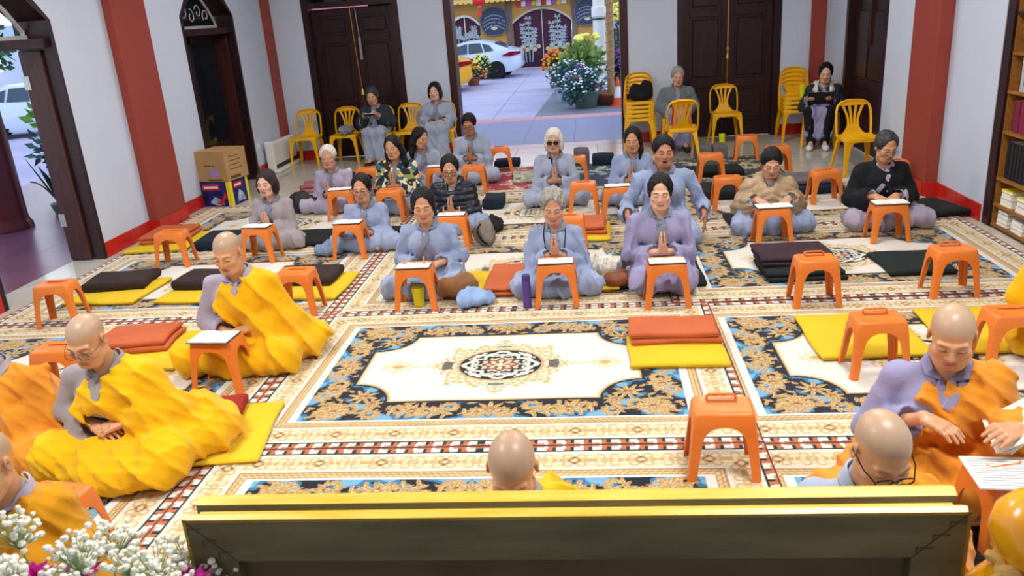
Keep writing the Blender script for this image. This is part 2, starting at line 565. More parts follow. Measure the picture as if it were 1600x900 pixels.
def paint_carpet(nx=470, ny=330, seed=3):
    rs = np.random.RandomState(seed)
    # quadrant painted once, mirrored fourfold
    xs = np.linspace(0, CW / 2, nx // 2 + 1)
    ys = np.linspace(0, CD / 2, ny // 2 + 1)
    A, B = np.meshgrid(xs, ys, indexing='ij')
    C = lambda *c: np.array(rgb(*c))
    ivory, cream, gold, lgold = C(229, 224, 213), C(223, 212, 187), C(194, 163, 106), C(222, 202, 154)
    tan, brown, navy, blue = C(204, 168, 108), C(140, 92, 58), C(22, 28, 40), C(52, 118, 160)
    green, orange = C(28, 50, 46), C(196, 108, 64)
    col = np.zeros(A.shape + (3,)) + cream

    def put(m, c, a=1.0):
        col[m] = col[m] * (1 - a) + c * a

    hx, hy = CW / 2, CD / 2
    ex, ey = hx - A, hy - B
    e = np.minimum(ex, ey)
    t = np.where(ex < ey, B, A)
    # floral border band
    for per, off, cb in ((0.305, 0.0, brown), (0.305, 0.1525, gold)):
        lt = ((t / per + off / per) % 1 - 0.5) * per
        v = e - 0.137
        big = 1.0 if cb is brown else 0.6
        put(np.abs(np.sqrt((np.abs(lt) - 0.075) ** 2 + v ** 2) - 0.04) < 0.007, lgold)
        put(np.abs(np.sqrt((np.abs(lt) - 0.12) ** 2 + (np.abs(v) - 0.03) ** 2) - 0.02) < 0.006, gold, 0.8)
        put(np.abs(lt) / (0.05 * big) + np.abs(v) / (0.035 * big) < 1, cb)
        put(np.abs(lt) / (0.022 * big) + np.abs(v) / (0.016 * big) < 1, lgold)
        put((np.abs(np.abs(lt) - 0.062) < 0.012) & (np.abs(v) < 0.012), gold)
    put((e < 0.074) | ((e > 0.205) & (e < 0.215)), ivory)
    # chain border
    per = 0.0872
    u = (t / per) % 1
    ch = (e > 0.006) & (e < 0.06)
    put(ch, ivory)
    put(ch & (u > 0.74), orange)
    put(ch & (u > 0.70) & (u < 0.78) & (e > 0.03), brown)
    put(ch & (u < 0.20), green)
    put(ch & (e > 0.048), green)
    put(ch & (e < 0.018) & (u < 0.55), orange, 0.8)
    put(e <= 0.006, C(96, 60, 56))
    # rope band
    bd = (e > 0.217) & (e < 0.264)
    put(bd, tan)
    put(bd & (np.sin((t + e * 0.9) * 2 * PI / 0.032) > 0.4), lgold)
    put((np.abs(e - 0.219) < 0.004) | (np.abs(e - 0.262) < 0.004) | (np.abs(e - 0.24) < 0.003), brown, 0.7)
    put((e > 0.266) & ~((ex > 0.31) & (ey > 0.285)), ivory)
    # field
    fx, fy = 1.031, 0.655
    fld = (A < fx) & (B < fy)
    nz = np.zeros(A.shape)
    for k in range(7):
        a = rs.uniform(8, 24, 2)
        nz += np.sin(A * a[0] * 1.6 + rs.uniform(0, 6)) * np.cos(B * a[1] * 1.6 + rs.uniform(0, 6))
    edge = np.minimum(fx - A, fy - B)
    put(fld, navy)
    bl = fld & (nz + 2.2 * np.clip(1 - edge / 0.14, 0, 1) > 1.5)
    put(bl, blue)
    put(fld & (nz + 2.2 * np.clip(1 - edge / 0.14, 0, 1) > 2.6), C(110, 170, 205))

    def leaf(cx, cy, ang, ln, wd, c1, c2):
        i0, i1 = np.searchsorted(xs, [cx - ln, cx + ln])
        j0, j1 = np.searchsorted(ys, [cy - ln, cy + ln])
        if i1 <= i0 or j1 <= j0:
            return
        a, b = A[i0:i1, j0:j1] - cx, B[i0:i1, j0:j1] - cy
        u_ = a * math.cos(ang) + b * math.sin(ang)
        v_ = -a * math.sin(ang) + b * math.cos(ang)
        q = (u_ / ln) ** 2 + (v_ / (wd * (0.65 + 0.5 * (0.5 - u_ / (2 * ln))))) ** 2
        sub = col[i0:i1, j0:j1]
        ok = fld[i0:i1, j0:j1]
        sub[ok & (q < 1)] = c1
        sub[ok & (q < 0.55) & (v_ > -0.002)] = c2
        sub[ok & (q < 0.9) & (np.abs(v_) < 0.0035)] = brown * 0.6 + gold * 0.4

    def rosette(cx, cy, r, n=8, ph=0.0):
        for k in range(n):
            a = 2 * PI * k / n + ph
            leaf(cx + 0.6 * r * math.cos(a), cy + 0.6 * r * math.sin(a), a, 0.42 * r, 0.15 * r, gold, lgold)
        leaf(cx, cy, 0, 0.24 * r, 0.24 * r, brown, lgold)

    def scroll(cx, cy, r, a0, sgn):
        for k in range(11):
            a = a0 + sgn * k * 0.62
            rr = r * (1 - k * 0.075)
            px, py = cx + rr * math.cos(a), cy + rr * math.sin(a)
            leaf(px, py, a + sgn * (PI / 2 + 0.25), 0.042, 0.0125, gold, lgold)
            leaf(cx + rr * 1.3 * math.cos(a + 0.2), cy + rr * 1.3 * math.sin(a + 0.2), a + sgn * 0.7, 0.028, 0.010, gold, lgold)

    for k in range(7):
        x = 0.075 + k * 0.14
        scroll(x, 0.56 + 0.025 * (-1) ** k, 0.056, k * 1.3, (-1) ** k)
    for k in range(4):
        y_ = 0.075 + k * 0.15
        scroll(0.93 + 0.025 * (-1) ** k, y_, 0.06, k * 1.7, (-1) ** k)
    for cx, cy, r in ((0.0, 0.555, 0.09), (0.42, 0.56, 0.085), (0.925, 0.0, 0.095), (0.925, 0.3, 0.085), (0.86, 0.56, 0.10), (0.735, 0.385, 0.09), (0.66, 0.47, 0.07)):
        rosette(cx, cy, r, 8, cx * 5)
    for k in range(22):
        leaf(rs.uniform(0.8, 1.02), rs.uniform(0, 0.64), rs.uniform(0, 6), 0.032, 0.011, gold, lgold)
        leaf(rs.uniform(0.0, 1.0), rs.uniform(0.46, 0.64), rs.uniform(0, 6), 0.032, 0.011, gold, lgold)
    # ivory ground with bulging corners
    corner = (np.sqrt((np.clip(0.82 - A, 0, None) / 0.235) ** 2 + (np.clip(0.455 - B, 0, None) / 0.225) ** 2) - 1) * 0.225
    dn = np.minimum(np.minimum(0.82 - A, 0.455 - B), np.where((A < 0.83) & (B < 0.47), corner, 1))
    put((dn > -0.014) & (dn <= 0), navy)
    put(dn > 0, ivory)
    put((dn > 0.0) & (dn < 0.014), tan)
    put((dn > 0.02) & (dn < 0.025), lgold, 0.7)
    # medallion
    r = np.sqrt((A / 0.25) ** 2 + (B / 0.21) ** 2)
    th = np.arctan2(B / 0.21, A / 0.25)
    lace = 1.34 + 0.3 * np.abs(np.cos(4 * th)) + 0.12 * np.cos(16 * th)
    fr_ = (r < lace) & (dn > 0)
    put(fr_, lgold, 0.9)
    put(fr_ & (np.sin(r * 34) * np.cos(28 * th) > 0.25), gold)
    put(fr_ & (np.sin(r * 23 + 1) * np.sin(20 * th) > 0.45), ivory)
    put((r > 1.15) & (r < 1.4) & (np.abs(th) < 0.2), navy, 0.8)
    put((r > 1.2) & (r < 1.3) & (np.abs(th - PI / 2) < 0.14), blue)
    put(r < 1.04, gold)
    put(r < 0.98, navy)
    pet = np.abs(np.cos(4 * th))
    put((r < 0.96) & (np.abs(r - 0.62 - 0.26 * pet) < 0.06), ivory)
    put((r < 0.93) & (np.abs(r - 0.55 - 0.2 * np.abs(np.sin(4 * th))) < 0.07), C(206, 208, 190))
    put((r < 0.95) & (np.sin(r * 30) * np.cos(12 * th) > 0.55), ivory)
    put(r < 0.45, C(216, 196, 160))
    put((r < 0.45) & (np.abs(r - 0.34 - 0.06 * np.cos(8 * th)) < 0.05), C(120, 60, 62))
    put((r < 0.24), lgold)
    put((r < 0.24) & (np.cos(6 * th) > 0.2), C(120, 60, 62))
    put(r < 0.08, ivory)
    # pendants
    pd = np.abs(A - 0.62) / 0.115 + B / 0.085
    put((pd < 1 + 0.12 * np.cos(A * 160)) & (dn > 0), lgold)
    put((pd < 0.9) & (np.sin(A * 150) * np.cos(B * 150) > 0.1), ivory)
    put(pd < 0.35, gold)
    put((B < 0.008) & (A > 0.4) & (A < 0.52), lgold)
    # mirror
    full = np.concatenate([col[::-1], col[1:]], 0)
    full = np.concatenate([full[:, ::-1], full[:, 1:]], 1)
    return full


def carpet_mesh(name, cols, W, D):
    nx, ny = cols.shape[:2]
    xs = np.linspace(-W / 2, W / 2, nx)
    ys = np.linspace(-D / 2, D / 2, ny)
    X, Y = np.meshgrid(xs, ys, indexing='ij')
    Z = np.full(X.shape, CH) + 0.0012 * np.sin(X * 9 + 2 * np.sin(Y * 4)) * np.sin(Y * 11)
    V = np.stack([X, Y, Z], -1).reshape(-1, 3)
    I = np.arange(nx * ny).reshape(nx, ny)
    Q = np.stack([I[:-1, :-1], I[1:, :-1], I[1:, 1:], I[:-1, 1:]], -1).reshape(-1, 4)
    # rim and underside
    rim = np.concatenate([I[:, 0], I[-1, 1:], I[-2::-1, -1], I[0, -2:0:-1]])
    n0 = len(V)
    low = V[rim].copy()
    low[:, 2] = 0.001
    V = np.concatenate([V, low])
    k = np.arange(len(rim))
    k2 = (k + 1) % len(rim)
    Q = np.concatenate([Q, np.stack([rim[k], n0 + k, n0 + k2, rim[k2]], -1)])
    c = cols.reshape(-1, 3)
    c = np.concatenate([c, c[rim]])
    return fast_mesh(name, V, Q, True, c)


M_carpet = mat('woven_carpet', (200, 190, 170), 0.95, 0.10, 90, bump=0.25, bscale=260, spec=0.1, attr=True, sheen=0.2)
carpet_me = carpet_mesh('carpet', paint_carpet(), CW, CD)
X0, Y0, DD = -1.936, 3.376, 1.8795
cx_c, cx_l, cx_r = X0 + CW / 2, X0 - CW / 2, 0.811 - 0.31 + CW / 2
GC = 'ivory and gold medallion carpets laid edge to edge'
cl = {
    (0, 'l'): 'front left medallion carpet under the monk in glasses', (0, 'c'): 'medallion carpet nearest the gilt frame, showing its border',
    (0, 'r'): 'front right medallion carpet under the monk turning pages',
    (1, 'l'): 'medallion carpet with the empty stool left of the yellow robed monks', (1, 'c'): 'open middle carpet whose whole dark oval medallion shows',
    (1, 'r'): 'medallion carpet under the wide yellow mat on the right',
    (2, 'l'): 'medallion carpet under the black cushions by the left wall', (2, 'c'): 'medallion carpet under the front row of three praying women',
    (2, 'r'): 'medallion carpet with purple folded cushions before the right wall',
    (3, 'l'): 'far left medallion carpet in front of the cartons', (3, 'c'): 'medallion carpet behind the grey haired woman, half hidden by sitters',
    (3, 'r'): 'far right medallion carpet under the beige jacket and black coat women',
}
for (row, c), lab in cl.items():
    x = {'l': cx_l, 'c': cx_c, 'r': cx_r}[c]
    z = 0.0
    if c == 'r':
        z = 0.004 if row >= 2 else -0.0055
    yy = Y0 + (row - 0.5) * DD
    o = link('carpet', carpet_me, M_carpet, None, (x, yy, 0.0))
    o.location.z = max(z, 0.0) if row >= 2 or c != 'r' else 0.0
    if c == 'c' and row < 2:
        o.location.z = 0.006
    if c == 'r' and row >= 2:
        o.location.z = 0.006
    tag(o, lab, 'carpet', GC)


def paint_rug(W, D, ground, motif, motif2, edge, seed):
    rs = np.random.RandomState(seed)
    nx, ny = int(W / 0.012), int(D / 0.012)
    X, Y = np.meshgrid(np.linspace(-W / 2, W / 2, nx), np.linspace(-D / 2, D / 2, ny), indexing='ij')
    col = np.zeros(X.shape + (3,)) + np.array(rgb(*ground))
    for k in range(int(W * D * 55)):
        cx, cy, r = rs.uniform(-W / 2, W / 2), rs.uniform(-D / 2, D / 2), rs.uniform(0.035, 0.085)
        rr = np.hypot(X - cx, Y - cy)
        th = np.arctan2(Y - cy, X - cx)
        m = rr < r * (0.65 + 0.35 * np.cos(5 * th + k))
        col[m] = np.array(rgb(*motif)) if k % 3 else np.array(rgb(*motif2))
        col[rr < r * 0.22] = np.array(rgb(*ground))
    e = np.minimum(W / 2 - np.abs(X), D / 2 - np.abs(Y))
    col[e < 0.07] = np.array(rgb(*edge))
    col[(e < 0.06) & (e > 0.03) & (np.sin((X + Y) * 60) > 0)] = np.array(rgb(*motif))
    return col


def rug(label, cx, cy, W, D, *a):
    o = link('rug', carpet_mesh('rug', paint_rug(W, D, *a), W, D), M_carpet, None, (cx, cy, 0.0))
    tag(o, label, 'rug')
    return o


rug('red floral rug between the back row of sitters, towards the open door', -0.98, 9.90, 0.78, 1.5, (158, 26, 40), (232, 196, 184), (206, 120, 110), (210, 190, 160), 4)
rug('navy blue rug with pale flowers, right of the red rug', -0.02, 9.85, 0.95, 1.5, (22, 52, 84), (220, 214, 170), (120, 160, 180), (206, 206, 196), 5)
rug('black and cream floral rug at the back, before the right door', 1.40, 9.85, 1.6, 1.5, (32, 36, 44), (208, 190, 130), (180, 180, 160), (60, 60, 60), 6)
rug('dull green and rose rug behind the white haired woman at the left', -2.45, 9.85, 1.5, 1.5, (84, 92, 88), (196, 150, 146), (210, 200, 180), (150, 90, 90), 8)
# ------------------------------------------------------------ sculpting kit: smooth signed distances -> surface nets
def rotm(rz=0.0, rx=0.0, ry=0.0):
    a, b, c = math.cos(rz), math.sin(rz), 0
    Z = np.array([[a, -b, 0], [b, a, 0], [0, 0, 1.0]])
    a, b = math.cos(rx), math.sin(rx)
    X = np.array([[1, 0, 0], [0, a, -b], [0, b, a]])
    a, b = math.cos(ry), math.sin(ry)
    Y = np.array([[a, 0, b], [0, 1, 0], [-b, 0, a]])
    return Z @ X @ Y


class Sdf:
    def __init__(s):
        s.p = []

    def ell(s, c, r, k=0.02, M=None, op='u'):
        c = np.array(c, float)
        r = np.array(r, float)
        s.p.append(('e', (c, r, M), k, op, c, r.max()))
        return s

    def cone(s, a, b, ra, rb, k=0.02, op='u'):
        a = np.array(a, float)
        b = np.array(b, float)
        s.p.append(('c', (a, b, ra, rb), k, op, (a + b) / 2, np.linalg.norm(b - a) / 2 + max(ra, rb)))
        return s

    def box(s, c, h, rd, k=0.02, M=None, op='u'):
        c = np.array(c, float)
        h = np.array(h, float)
        s.p.append(('b', (c, h, M, rd), k, op, c, np.linalg.norm(h) + rd))
        return s

    def chain(s, pts, rs, k=0.02):
        for a, b, ra, rb in zip(pts[:-1], pts[1:], rs[:-1], rs[1:]):
            s.cone(a, b, ra, rb, k)
        return s

    @staticmethod
    def d(kind, P, X, Y, Z):
        if kind == 'e':
            c, r, M = P
            x, y, z = X - c[0], Y - c[1], Z - c[2]
            if M is not None:
                x, y, z = (M[0, 0] * x + M[1, 0] * y + M[2, 0] * z, M[0, 1] * x + M[1, 1] * y + M[2, 1] * z, M[0, 2] * x + M[1, 2] * y + M[2, 2] * z)
            a, b, cc = (x / r[0]) ** 2, (y / r[1]) ** 2, (z / r[2]) ** 2
            k0 = np.sqrt(a + b + cc)
            k1 = np.sqrt(a / r[0] ** 2 + b / r[1] ** 2 + cc / r[2] ** 2) + 1e-9
            return k0 * (k0 - 1) / k1
        if kind == 'c':
            a, b, ra, rb = P
            ba = b - a
            L = ba @ ba + 1e-12
            x, y, z = X - a[0], Y - a[1], Z - a[2]
            t = np.clip((x * ba[0] + y * ba[1] + z * ba[2]) / L, 0, 1)
            return np.sqrt((x - t * ba[0]) ** 2 + (y - t * ba[1]) ** 2 + (z - t * ba[2]) ** 2) - (ra + (rb - ra) * t)
        c, h, M, rd = P
        x, y, z = X - c[0], Y - c[1], Z - c[2]
        if M is not None:
            x, y, z = (M[0, 0] * x + M[1, 0] * y + M[2, 0] * z, M[0, 1] * x + M[1, 1] * y + M[2, 1] * z, M[0, 2] * x + M[1, 2] * y + M[2, 2] * z)
        qx, qy, qz = np.abs(x) - h[0], np.abs(y) - h[1], np.abs(z) - h[2]
        return np.sqrt(np.maximum(qx, 0) ** 2 + np.maximum(qy, 0) ** 2 + np.maximum(qz, 0) ** 2) + np.minimum(np.maximum(qx, np.maximum(qy, qz)), 0) - rd

    @staticmethod
    def comb(A, B, k, op):
        if op == 's':
            B = -B
            h = np.clip(0.5 - 0.5 * (B - A) / k, 0, 1)
            return B * (1 - h) + A * h + k * h * (1 - h)
        h = np.clip(0.5 + 0.5 * (B - A) / k, 0, 1)
        return B * (1 - h) + A * h - k * h * (1 - h)

    def at(s, P, prims=None):
        P = np.asarray(P, float)
        D = np.full(P.shape[:-1], 9.0)
        for kind, par, k, op, c, rad in s.p:
            D = s.comb(D, s.d(kind, par, P[..., 0], P[..., 1], P[..., 2]), k, op)
        return D

    def grid(s, xs, ys, zs, pad=0.04):
        D = np.full((len(xs), len(ys), len(zs)), 0.5, np.float32)
        for kind, par, k, op, c, rad in s.p:
            m = rad + k + pad
            i0, i1 = np.searchsorted(xs, [c[0] - m, c[0] + m])
            j0, j1 = np.searchsorted(ys, [c[1] - m, c[1] + m])
            l0, l1 = np.searchsorted(zs, [c[2] - m, c[2] + m])
            if i1 <= i0 or j1 <= j0 or l1 <= l0:
                continue
            X = xs[i0:i1, None, None].astype(np.float32)
            Y = ys[None, j0:j1, None].astype(np.float32)
            Z = zs[None, None, l0:l1].astype(np.float32)
            sub = D[i0:i1, j0:j1, l0:l1]
            D[i0:i1, j0:j1, l0:l1] = s.comb(sub, s.d(kind, par, X, Y, Z).astype(np.float32), k, op)
        return D

    def bounds(s, pad=0.03):
        lo = np.min([c - r for _, _, _, op, c, r in s.p if op == 'u'], 0) - pad
        hi = np.max([c + r for _, _, _, op, c, r in s.p if op == 'u'], 0) + pad
        return lo, hi


def axis(lo, hi, coarse, fine=(), h=0.005):
    """grid line positions, dense inside the intervals of 'fine'"""
    out = [lo]
    while out[-1] < hi:
        x = out[-1]
        st = coarse
        for a, b in fine:
            if a - 1e-6 <= x < b:
                st = h
            elif x < a < x + st:
                st = max(h, a - x)
        out.append(x + st)
    return np.array(out)


def snet(D, xs, ys, zs):
    S = D < 0
    c = S.astype(np.int8)
    n = c[:-1, :-1, :-1] + c[1:, :-1, :-1] + c[:-1, 1:, :-1] + c[:-1, :-1, 1:] + c[1:, 1:, :-1] + c[1:, :-1, 1:] + c[:-1, 1:, 1:] + c[1:, 1:, 1:]
    mask = (n > 0) & (n < 8)
    I, J, K = np.nonzero(mask)
    idx = np.full(mask.shape, -1, np.int32)
    idx[I, J, K] = np.arange(len(I))
    acc = np.zeros((len(I), 3))
    cnt = np.zeros(len(I))
    ax = (xs, ys, zs)
    base = (I, J, K)
    for a in range(3):
        o1, o2 = [q for q in range(3) if q != a]
        for d1 in (0, 1):
            for d2 in (0, 1):
                p = [I.copy(), J.copy(), K.copy()]
                p[o1] = p[o1] + d1
                p[o2] = p[o2] + d2
                q = [v.copy() for v in p]
                q[a] = q[a] + 1
                v0 = D[p[0], p[1], p[2]]
                v1 = D[q[0], q[1], q[2]]
                cr_ = (v0 < 0) != (v1 < 0)
                t = np.where(cr_, v0 / np.where(cr_, v0 - v1, 1), 0)
                pos = np.empty((len(I), 3))
                pos[:, a] = ax[a][p[a]] + t * (ax[a][q[a]] - ax[a][p[a]])
                pos[:, o1] = ax[o1][p[o1]]
                pos[:, o2] = ax[o2][p[o2]]
                acc += pos * cr_[:, None]
                cnt += cr_
    V = acc / cnt[:, None]
    Qs = []
    for a in range(3):
        o1, o2 = (a + 1) % 3, (a + 2) % 3
        lo = [slice(None)] * 3
        hi = [slice(None)] * 3
        lo[a] = slice(0, -1)
        hi[a] = slice(1, None)
        for o in (o1, o2):
            lo[o] = slice(1, -1)
            hi[o] = slice(1, -1)
        s0, s1 = S[tuple(lo)], S[tuple(hi)]
        E = np.nonzero(s0 != s1)
        if len(E[0]) == 0:
            continue
        e = [v.copy() for v in E]
        e[o1] += 1
        e[o2] += 1

        def cell(d1, d2):
            q = [v.copy() for v in e]
            q[o1] -= d1
            q[o2] -= d2
            return idx[q[0], q[1], q[2]]
        quad = np.stack([cell(1, 1), cell(0, 1), cell(0, 0), cell(1, 0)], -1)
        fl = s1[E]
        quad[fl] = quad[fl][:, ::-1]
        Qs.append(quad)
    return V, np.concatenate(Qs)


def sculpt(name, s, m, parent, h=0.012, scale=1.0, post=None, smooth=True, xs=None, ys=None, zs=None, colf=None, zmin=None):
    if xs is None:
        lo, hi = s.bounds()
        xs, ys, zs = [axis(lo[a], hi[a], h) for a in range(3)]
    D = s.grid(xs, ys, zs)
    if post is not None:
        D = post(D, xs[:, None, None], ys[None, :, None], zs[None, None, :])
    if zmin is not None:
        D = np.maximum(D, (zmin - zs)[None, None, :].astype(np.float32))
    V, Q = snet(D, xs, ys, zs)
    cols = colf(V) if colf is not None else None
    return link(name, fast_mesh(name, V * scale, Q, smooth, cols), m, parent)


def folds(seed, amp, freq=1.0, vert=0.25, ang=None, quiet=None, tilt=None):
    """soft pleats: rounded ridges standing out of the cloth, one main direction, gently warped"""
    rs = np.random.RandomState(seed)
    a0 = rs.uniform(-0.5, 0.5) if ang is None else ang
    t0 = vert * rs.uniform(-1, 1) if tilt is None else tilt
    W = []
    for k in range(4):
        a = a0 + (0, 0.5, -0.6, 1.1)[k] * rs.uniform(0.6, 1.2)
        fq = freq * (36, 58, 84, 120)[k] * rs.uniform(0.85, 1.15)
        W.append((fq * math.cos(a), fq * math.sin(a), fq * (t0 + (0, 0.25, -0.25, 0.4)[k]), rs.uniform(4, 8), rs.uniform(0, 6), amp * (1.0, 0.55, 0.4, 0.2)[k]))

    def f(D, X, Y, Z):
        g = 0
        for a, b, c, w2, p2, am in W:
            ph = 1.7 * np.sin(w2 * (X * 0.7 + Z) + p2) + 1.5 * np.sin(w2 * 1.3 * (Y - 0.8 * Z) + p2 * 2)
            rdg = 1 - np.abs(np.sin((a * X + b * Y + c * Z + ph) * 0.5))
            g = g + am * (1.15 * rdg ** 2 - 0.35)
        if quiet is not None:
            d = np.sqrt((X - quiet[0]) ** 2 + (Y - quiet[1]) ** 2 + (Z - quiet[2]) ** 2)
            g = g * np.clip((d - 0.10) / 0.16, 0.15, 1)
        return D - g.astype(np.float32)
    return f


# ------------------------------------------------------------ people
SKIN = {'fair': (224, 178, 152), 'tan': (204, 152, 118), 'brown': (182, 128, 98), 'old': (208, 158, 132), 'monk': (210, 156, 116)}
M_skin = mat('skin', (210, 160, 130), 0.5, 0.05, 18, attr=True, sss=0.06, spec=0.35)
M_skin2 = mat('shaven_skin', (210, 160, 130), 0.36, 0.05, 18, attr=True, sss=0.06, spec=0.45)
M_lens = mat('spectacle_lens', (240, 245, 250), 0.03, 0, trans=1.0, ior=1.02)
M_darklens = mat('dark_lens', (30, 20, 20), 0.08, 0)
HAIRM = {
    'black': mat('black_hair', (13, 12, 13), 0.42, 0.35, 60, spec=0.35, bump=0.5, bscale=90, stretch=(6, 6, 0.6)),
    'brown': mat('dark_brown_hair', (30, 20, 19), 0.42, 0.35, 60, spec=0.5, bump=0.5, bscale=90, stretch=(6, 6, 0.6)),
    'red': mat('plum_hair', (40, 18, 27), 0.42, 0.35, 60, spec=0.5, bump=0.5, bscale=90, stretch=(6, 6, 0.6)),
    'grey': mat('grey_hair', (146, 142, 136), 0.6, 0.3, 60, bump=0.3, bscale=120),
    'white': mat('white_hair', (212, 208, 198), 0.6, 0.12, 60, bump=0.3, bscale=120),
    'dgrey': mat('dark_grey_hair', (52, 52, 56), 0.5, 0.3, 60, bump=0.3, bscale=120),
}


def cloth(name, c, **k):
    return mat(name, c, 0.85, 0.07, 5, bump=0.35, bscale=30, spec=0.2, sheen=0.15, **k)


ROBE = {
    'grey': cloth('grey_robe_cloth', (150, 152, 170)), 'blue': cloth('blue_grey_robe_cloth', (146, 160, 192)), 'lilac': cloth('lilac_robe_cloth', (148, 144, 180)),
    'mauve': cloth('mauve_grey_robe_cloth', (166, 158, 178)), 'pale': cloth('pale_blue_grey_robe_cloth', (158, 168, 188)), 'stone': cloth('stone_grey_robe_cloth', (156, 148, 150)),
}
ROBE['gold'] = cloth('yellow_robe_cloth', (234, 176, 6))
KESA = {'yellow': cloth('yellow_robe_cloth', (234, 176, 6)), 'orange': cloth('orange_robe_cloth', (222, 142, 40)), 'ochre': cloth('ochre_robe_cloth', (206, 142, 16))}
COAT = {
    'navy': mat('navy_quilted_nylon', (18, 24, 36), 0.4, 0.15, 20, spec=0.5, bump=0.1), 'beige': mat('beige_quilted_nylon', (176, 150, 118), 0.45, 0.08, 8, spec=0.4, bump=0.1),
    'black': mat('black_wool', (20, 22, 28), 0.9, 0.2, 60, bump=0.3, bscale=200), 'dark': mat('dark_slate_wool', (40, 50, 58), 0.9, 0.15, 40, bump=0.3, bscale=200),
    'greyw': mat('grey_wool', (104, 112, 116), 0.9, 0.12, 40, bump=0.3, bscale=200), 'fur': mat('white_fleece', (226, 222, 212), 0.95, 0.1, 60, bump=0.6, bscale=150),
}
COLLAR_M = cloth('grey_collar_cloth', (130, 133, 150))


def floral_mat():
    m = mat('floral_print', (60, 70, 70), 0.8, 0)
    n, L = m.node_tree.nodes, m.node_tree.links
    v = n.new('ShaderNodeTexVoronoi')
    v.inputs['Scale'].default_value = 22
    c = n.new('ShaderNodeValToRGB')
    c.color_ramp.interpolation = 'CONSTANT'
    E_ = c.color_ramp.elements
    pal = [(0.0, (30, 46, 52)), (0.22, (226, 190, 130)), (0.36, (60, 110, 120)), (0.5, (222, 120, 80)), (0.62, (236, 222, 190)), (0.78, (40, 36, 44)), (0.88, (150, 160, 90))]
    E_[0].color = (*rgb(*pal[0][1]), 1)
    E_[1].position = pal[1][0]
    E_[1].color = (*rgb(*pal[1][1]), 1)
    for p_, q in pal[2:]:
        e = E_.new(p_)
        e.color = (*rgb(*q), 1)
    t = n.new('ShaderNodeTexCoord')
    sep = n.new('ShaderNodeSeparateColor')
    L.new(t.outputs['Object'], v.inputs['Vector'])
    L.new(v.outputs['Color'], sep.inputs[0])
    L.new(sep.outputs[0], c.inputs[0])
    L.new(c.outputs[0], n['Principled BSDF'].inputs['Base Color'])
    return m


COAT['floral'] = floral_mat()


def hand_prims(s, wpt, d, nrm, side, curl=0.25, spread=0.0, sc=1.0):
    """palm, four unequal bent fingers and a thumb. d: finger direction, nrm: palm normal, side: +1 thumb towards d x nrm"""
    d = np.array(d, float)
    d /= np.linalg.norm(d)
    nrm = np.array(nrm, float)
    nrm -= d * (nrm @ d)
    nrm /= np.linalg.norm(nrm)
    lat = np.cross(d, nrm) * side
    w_ = np.array(wpt, float)
    M = np.stack([lat, d, nrm], 1)
    s.box(w_ + d * 0.047 * sc, (0.026 * sc, 0.032 * sc, 0.004), 0.009, 0.012, M)
    for i, ln in enumerate((0.068, 0.076, 0.070, 0.056)):
        b = w_ + d * (0.082 - 0.004 * abs(i - 1)) * sc + lat * (0.029 - 0.0195 * i) * sc
        d1 = d + lat * spread * (1.2 - i) + nrm * curl * 0.5
        d1 /= np.linalg.norm(d1)
        d2 = d + lat * spread * (1.2 - i) + nrm * curl * 2.0
        d2 /= np.linalg.norm(d2)
        m_ = b + d1 * ln * 0.5 * sc
        s.cone(b, m_, 0.0098, 0.0088, 0.005)
        s.cone(m_, m_ + d2 * ln * 0.5 * sc, 0.0088, 0.0068, 0.003)
    tb = w_ + d * 0.022 * sc + lat * 0.026 * sc + nrm * 0.006
    t1 = tb + (d * 0.7 + lat * 0.6 + nrm * 0.35) * 0.038 * sc
    t2 = t1 + (d * 0.9 + lat * 0.1 + nrm * 0.35) * 0.030 * sc
    s.cone(tb, t1, 0.013, 0.0105, 0.01)
    s.cone(t1, t2, 0.0105, 0.0078, 0.003)


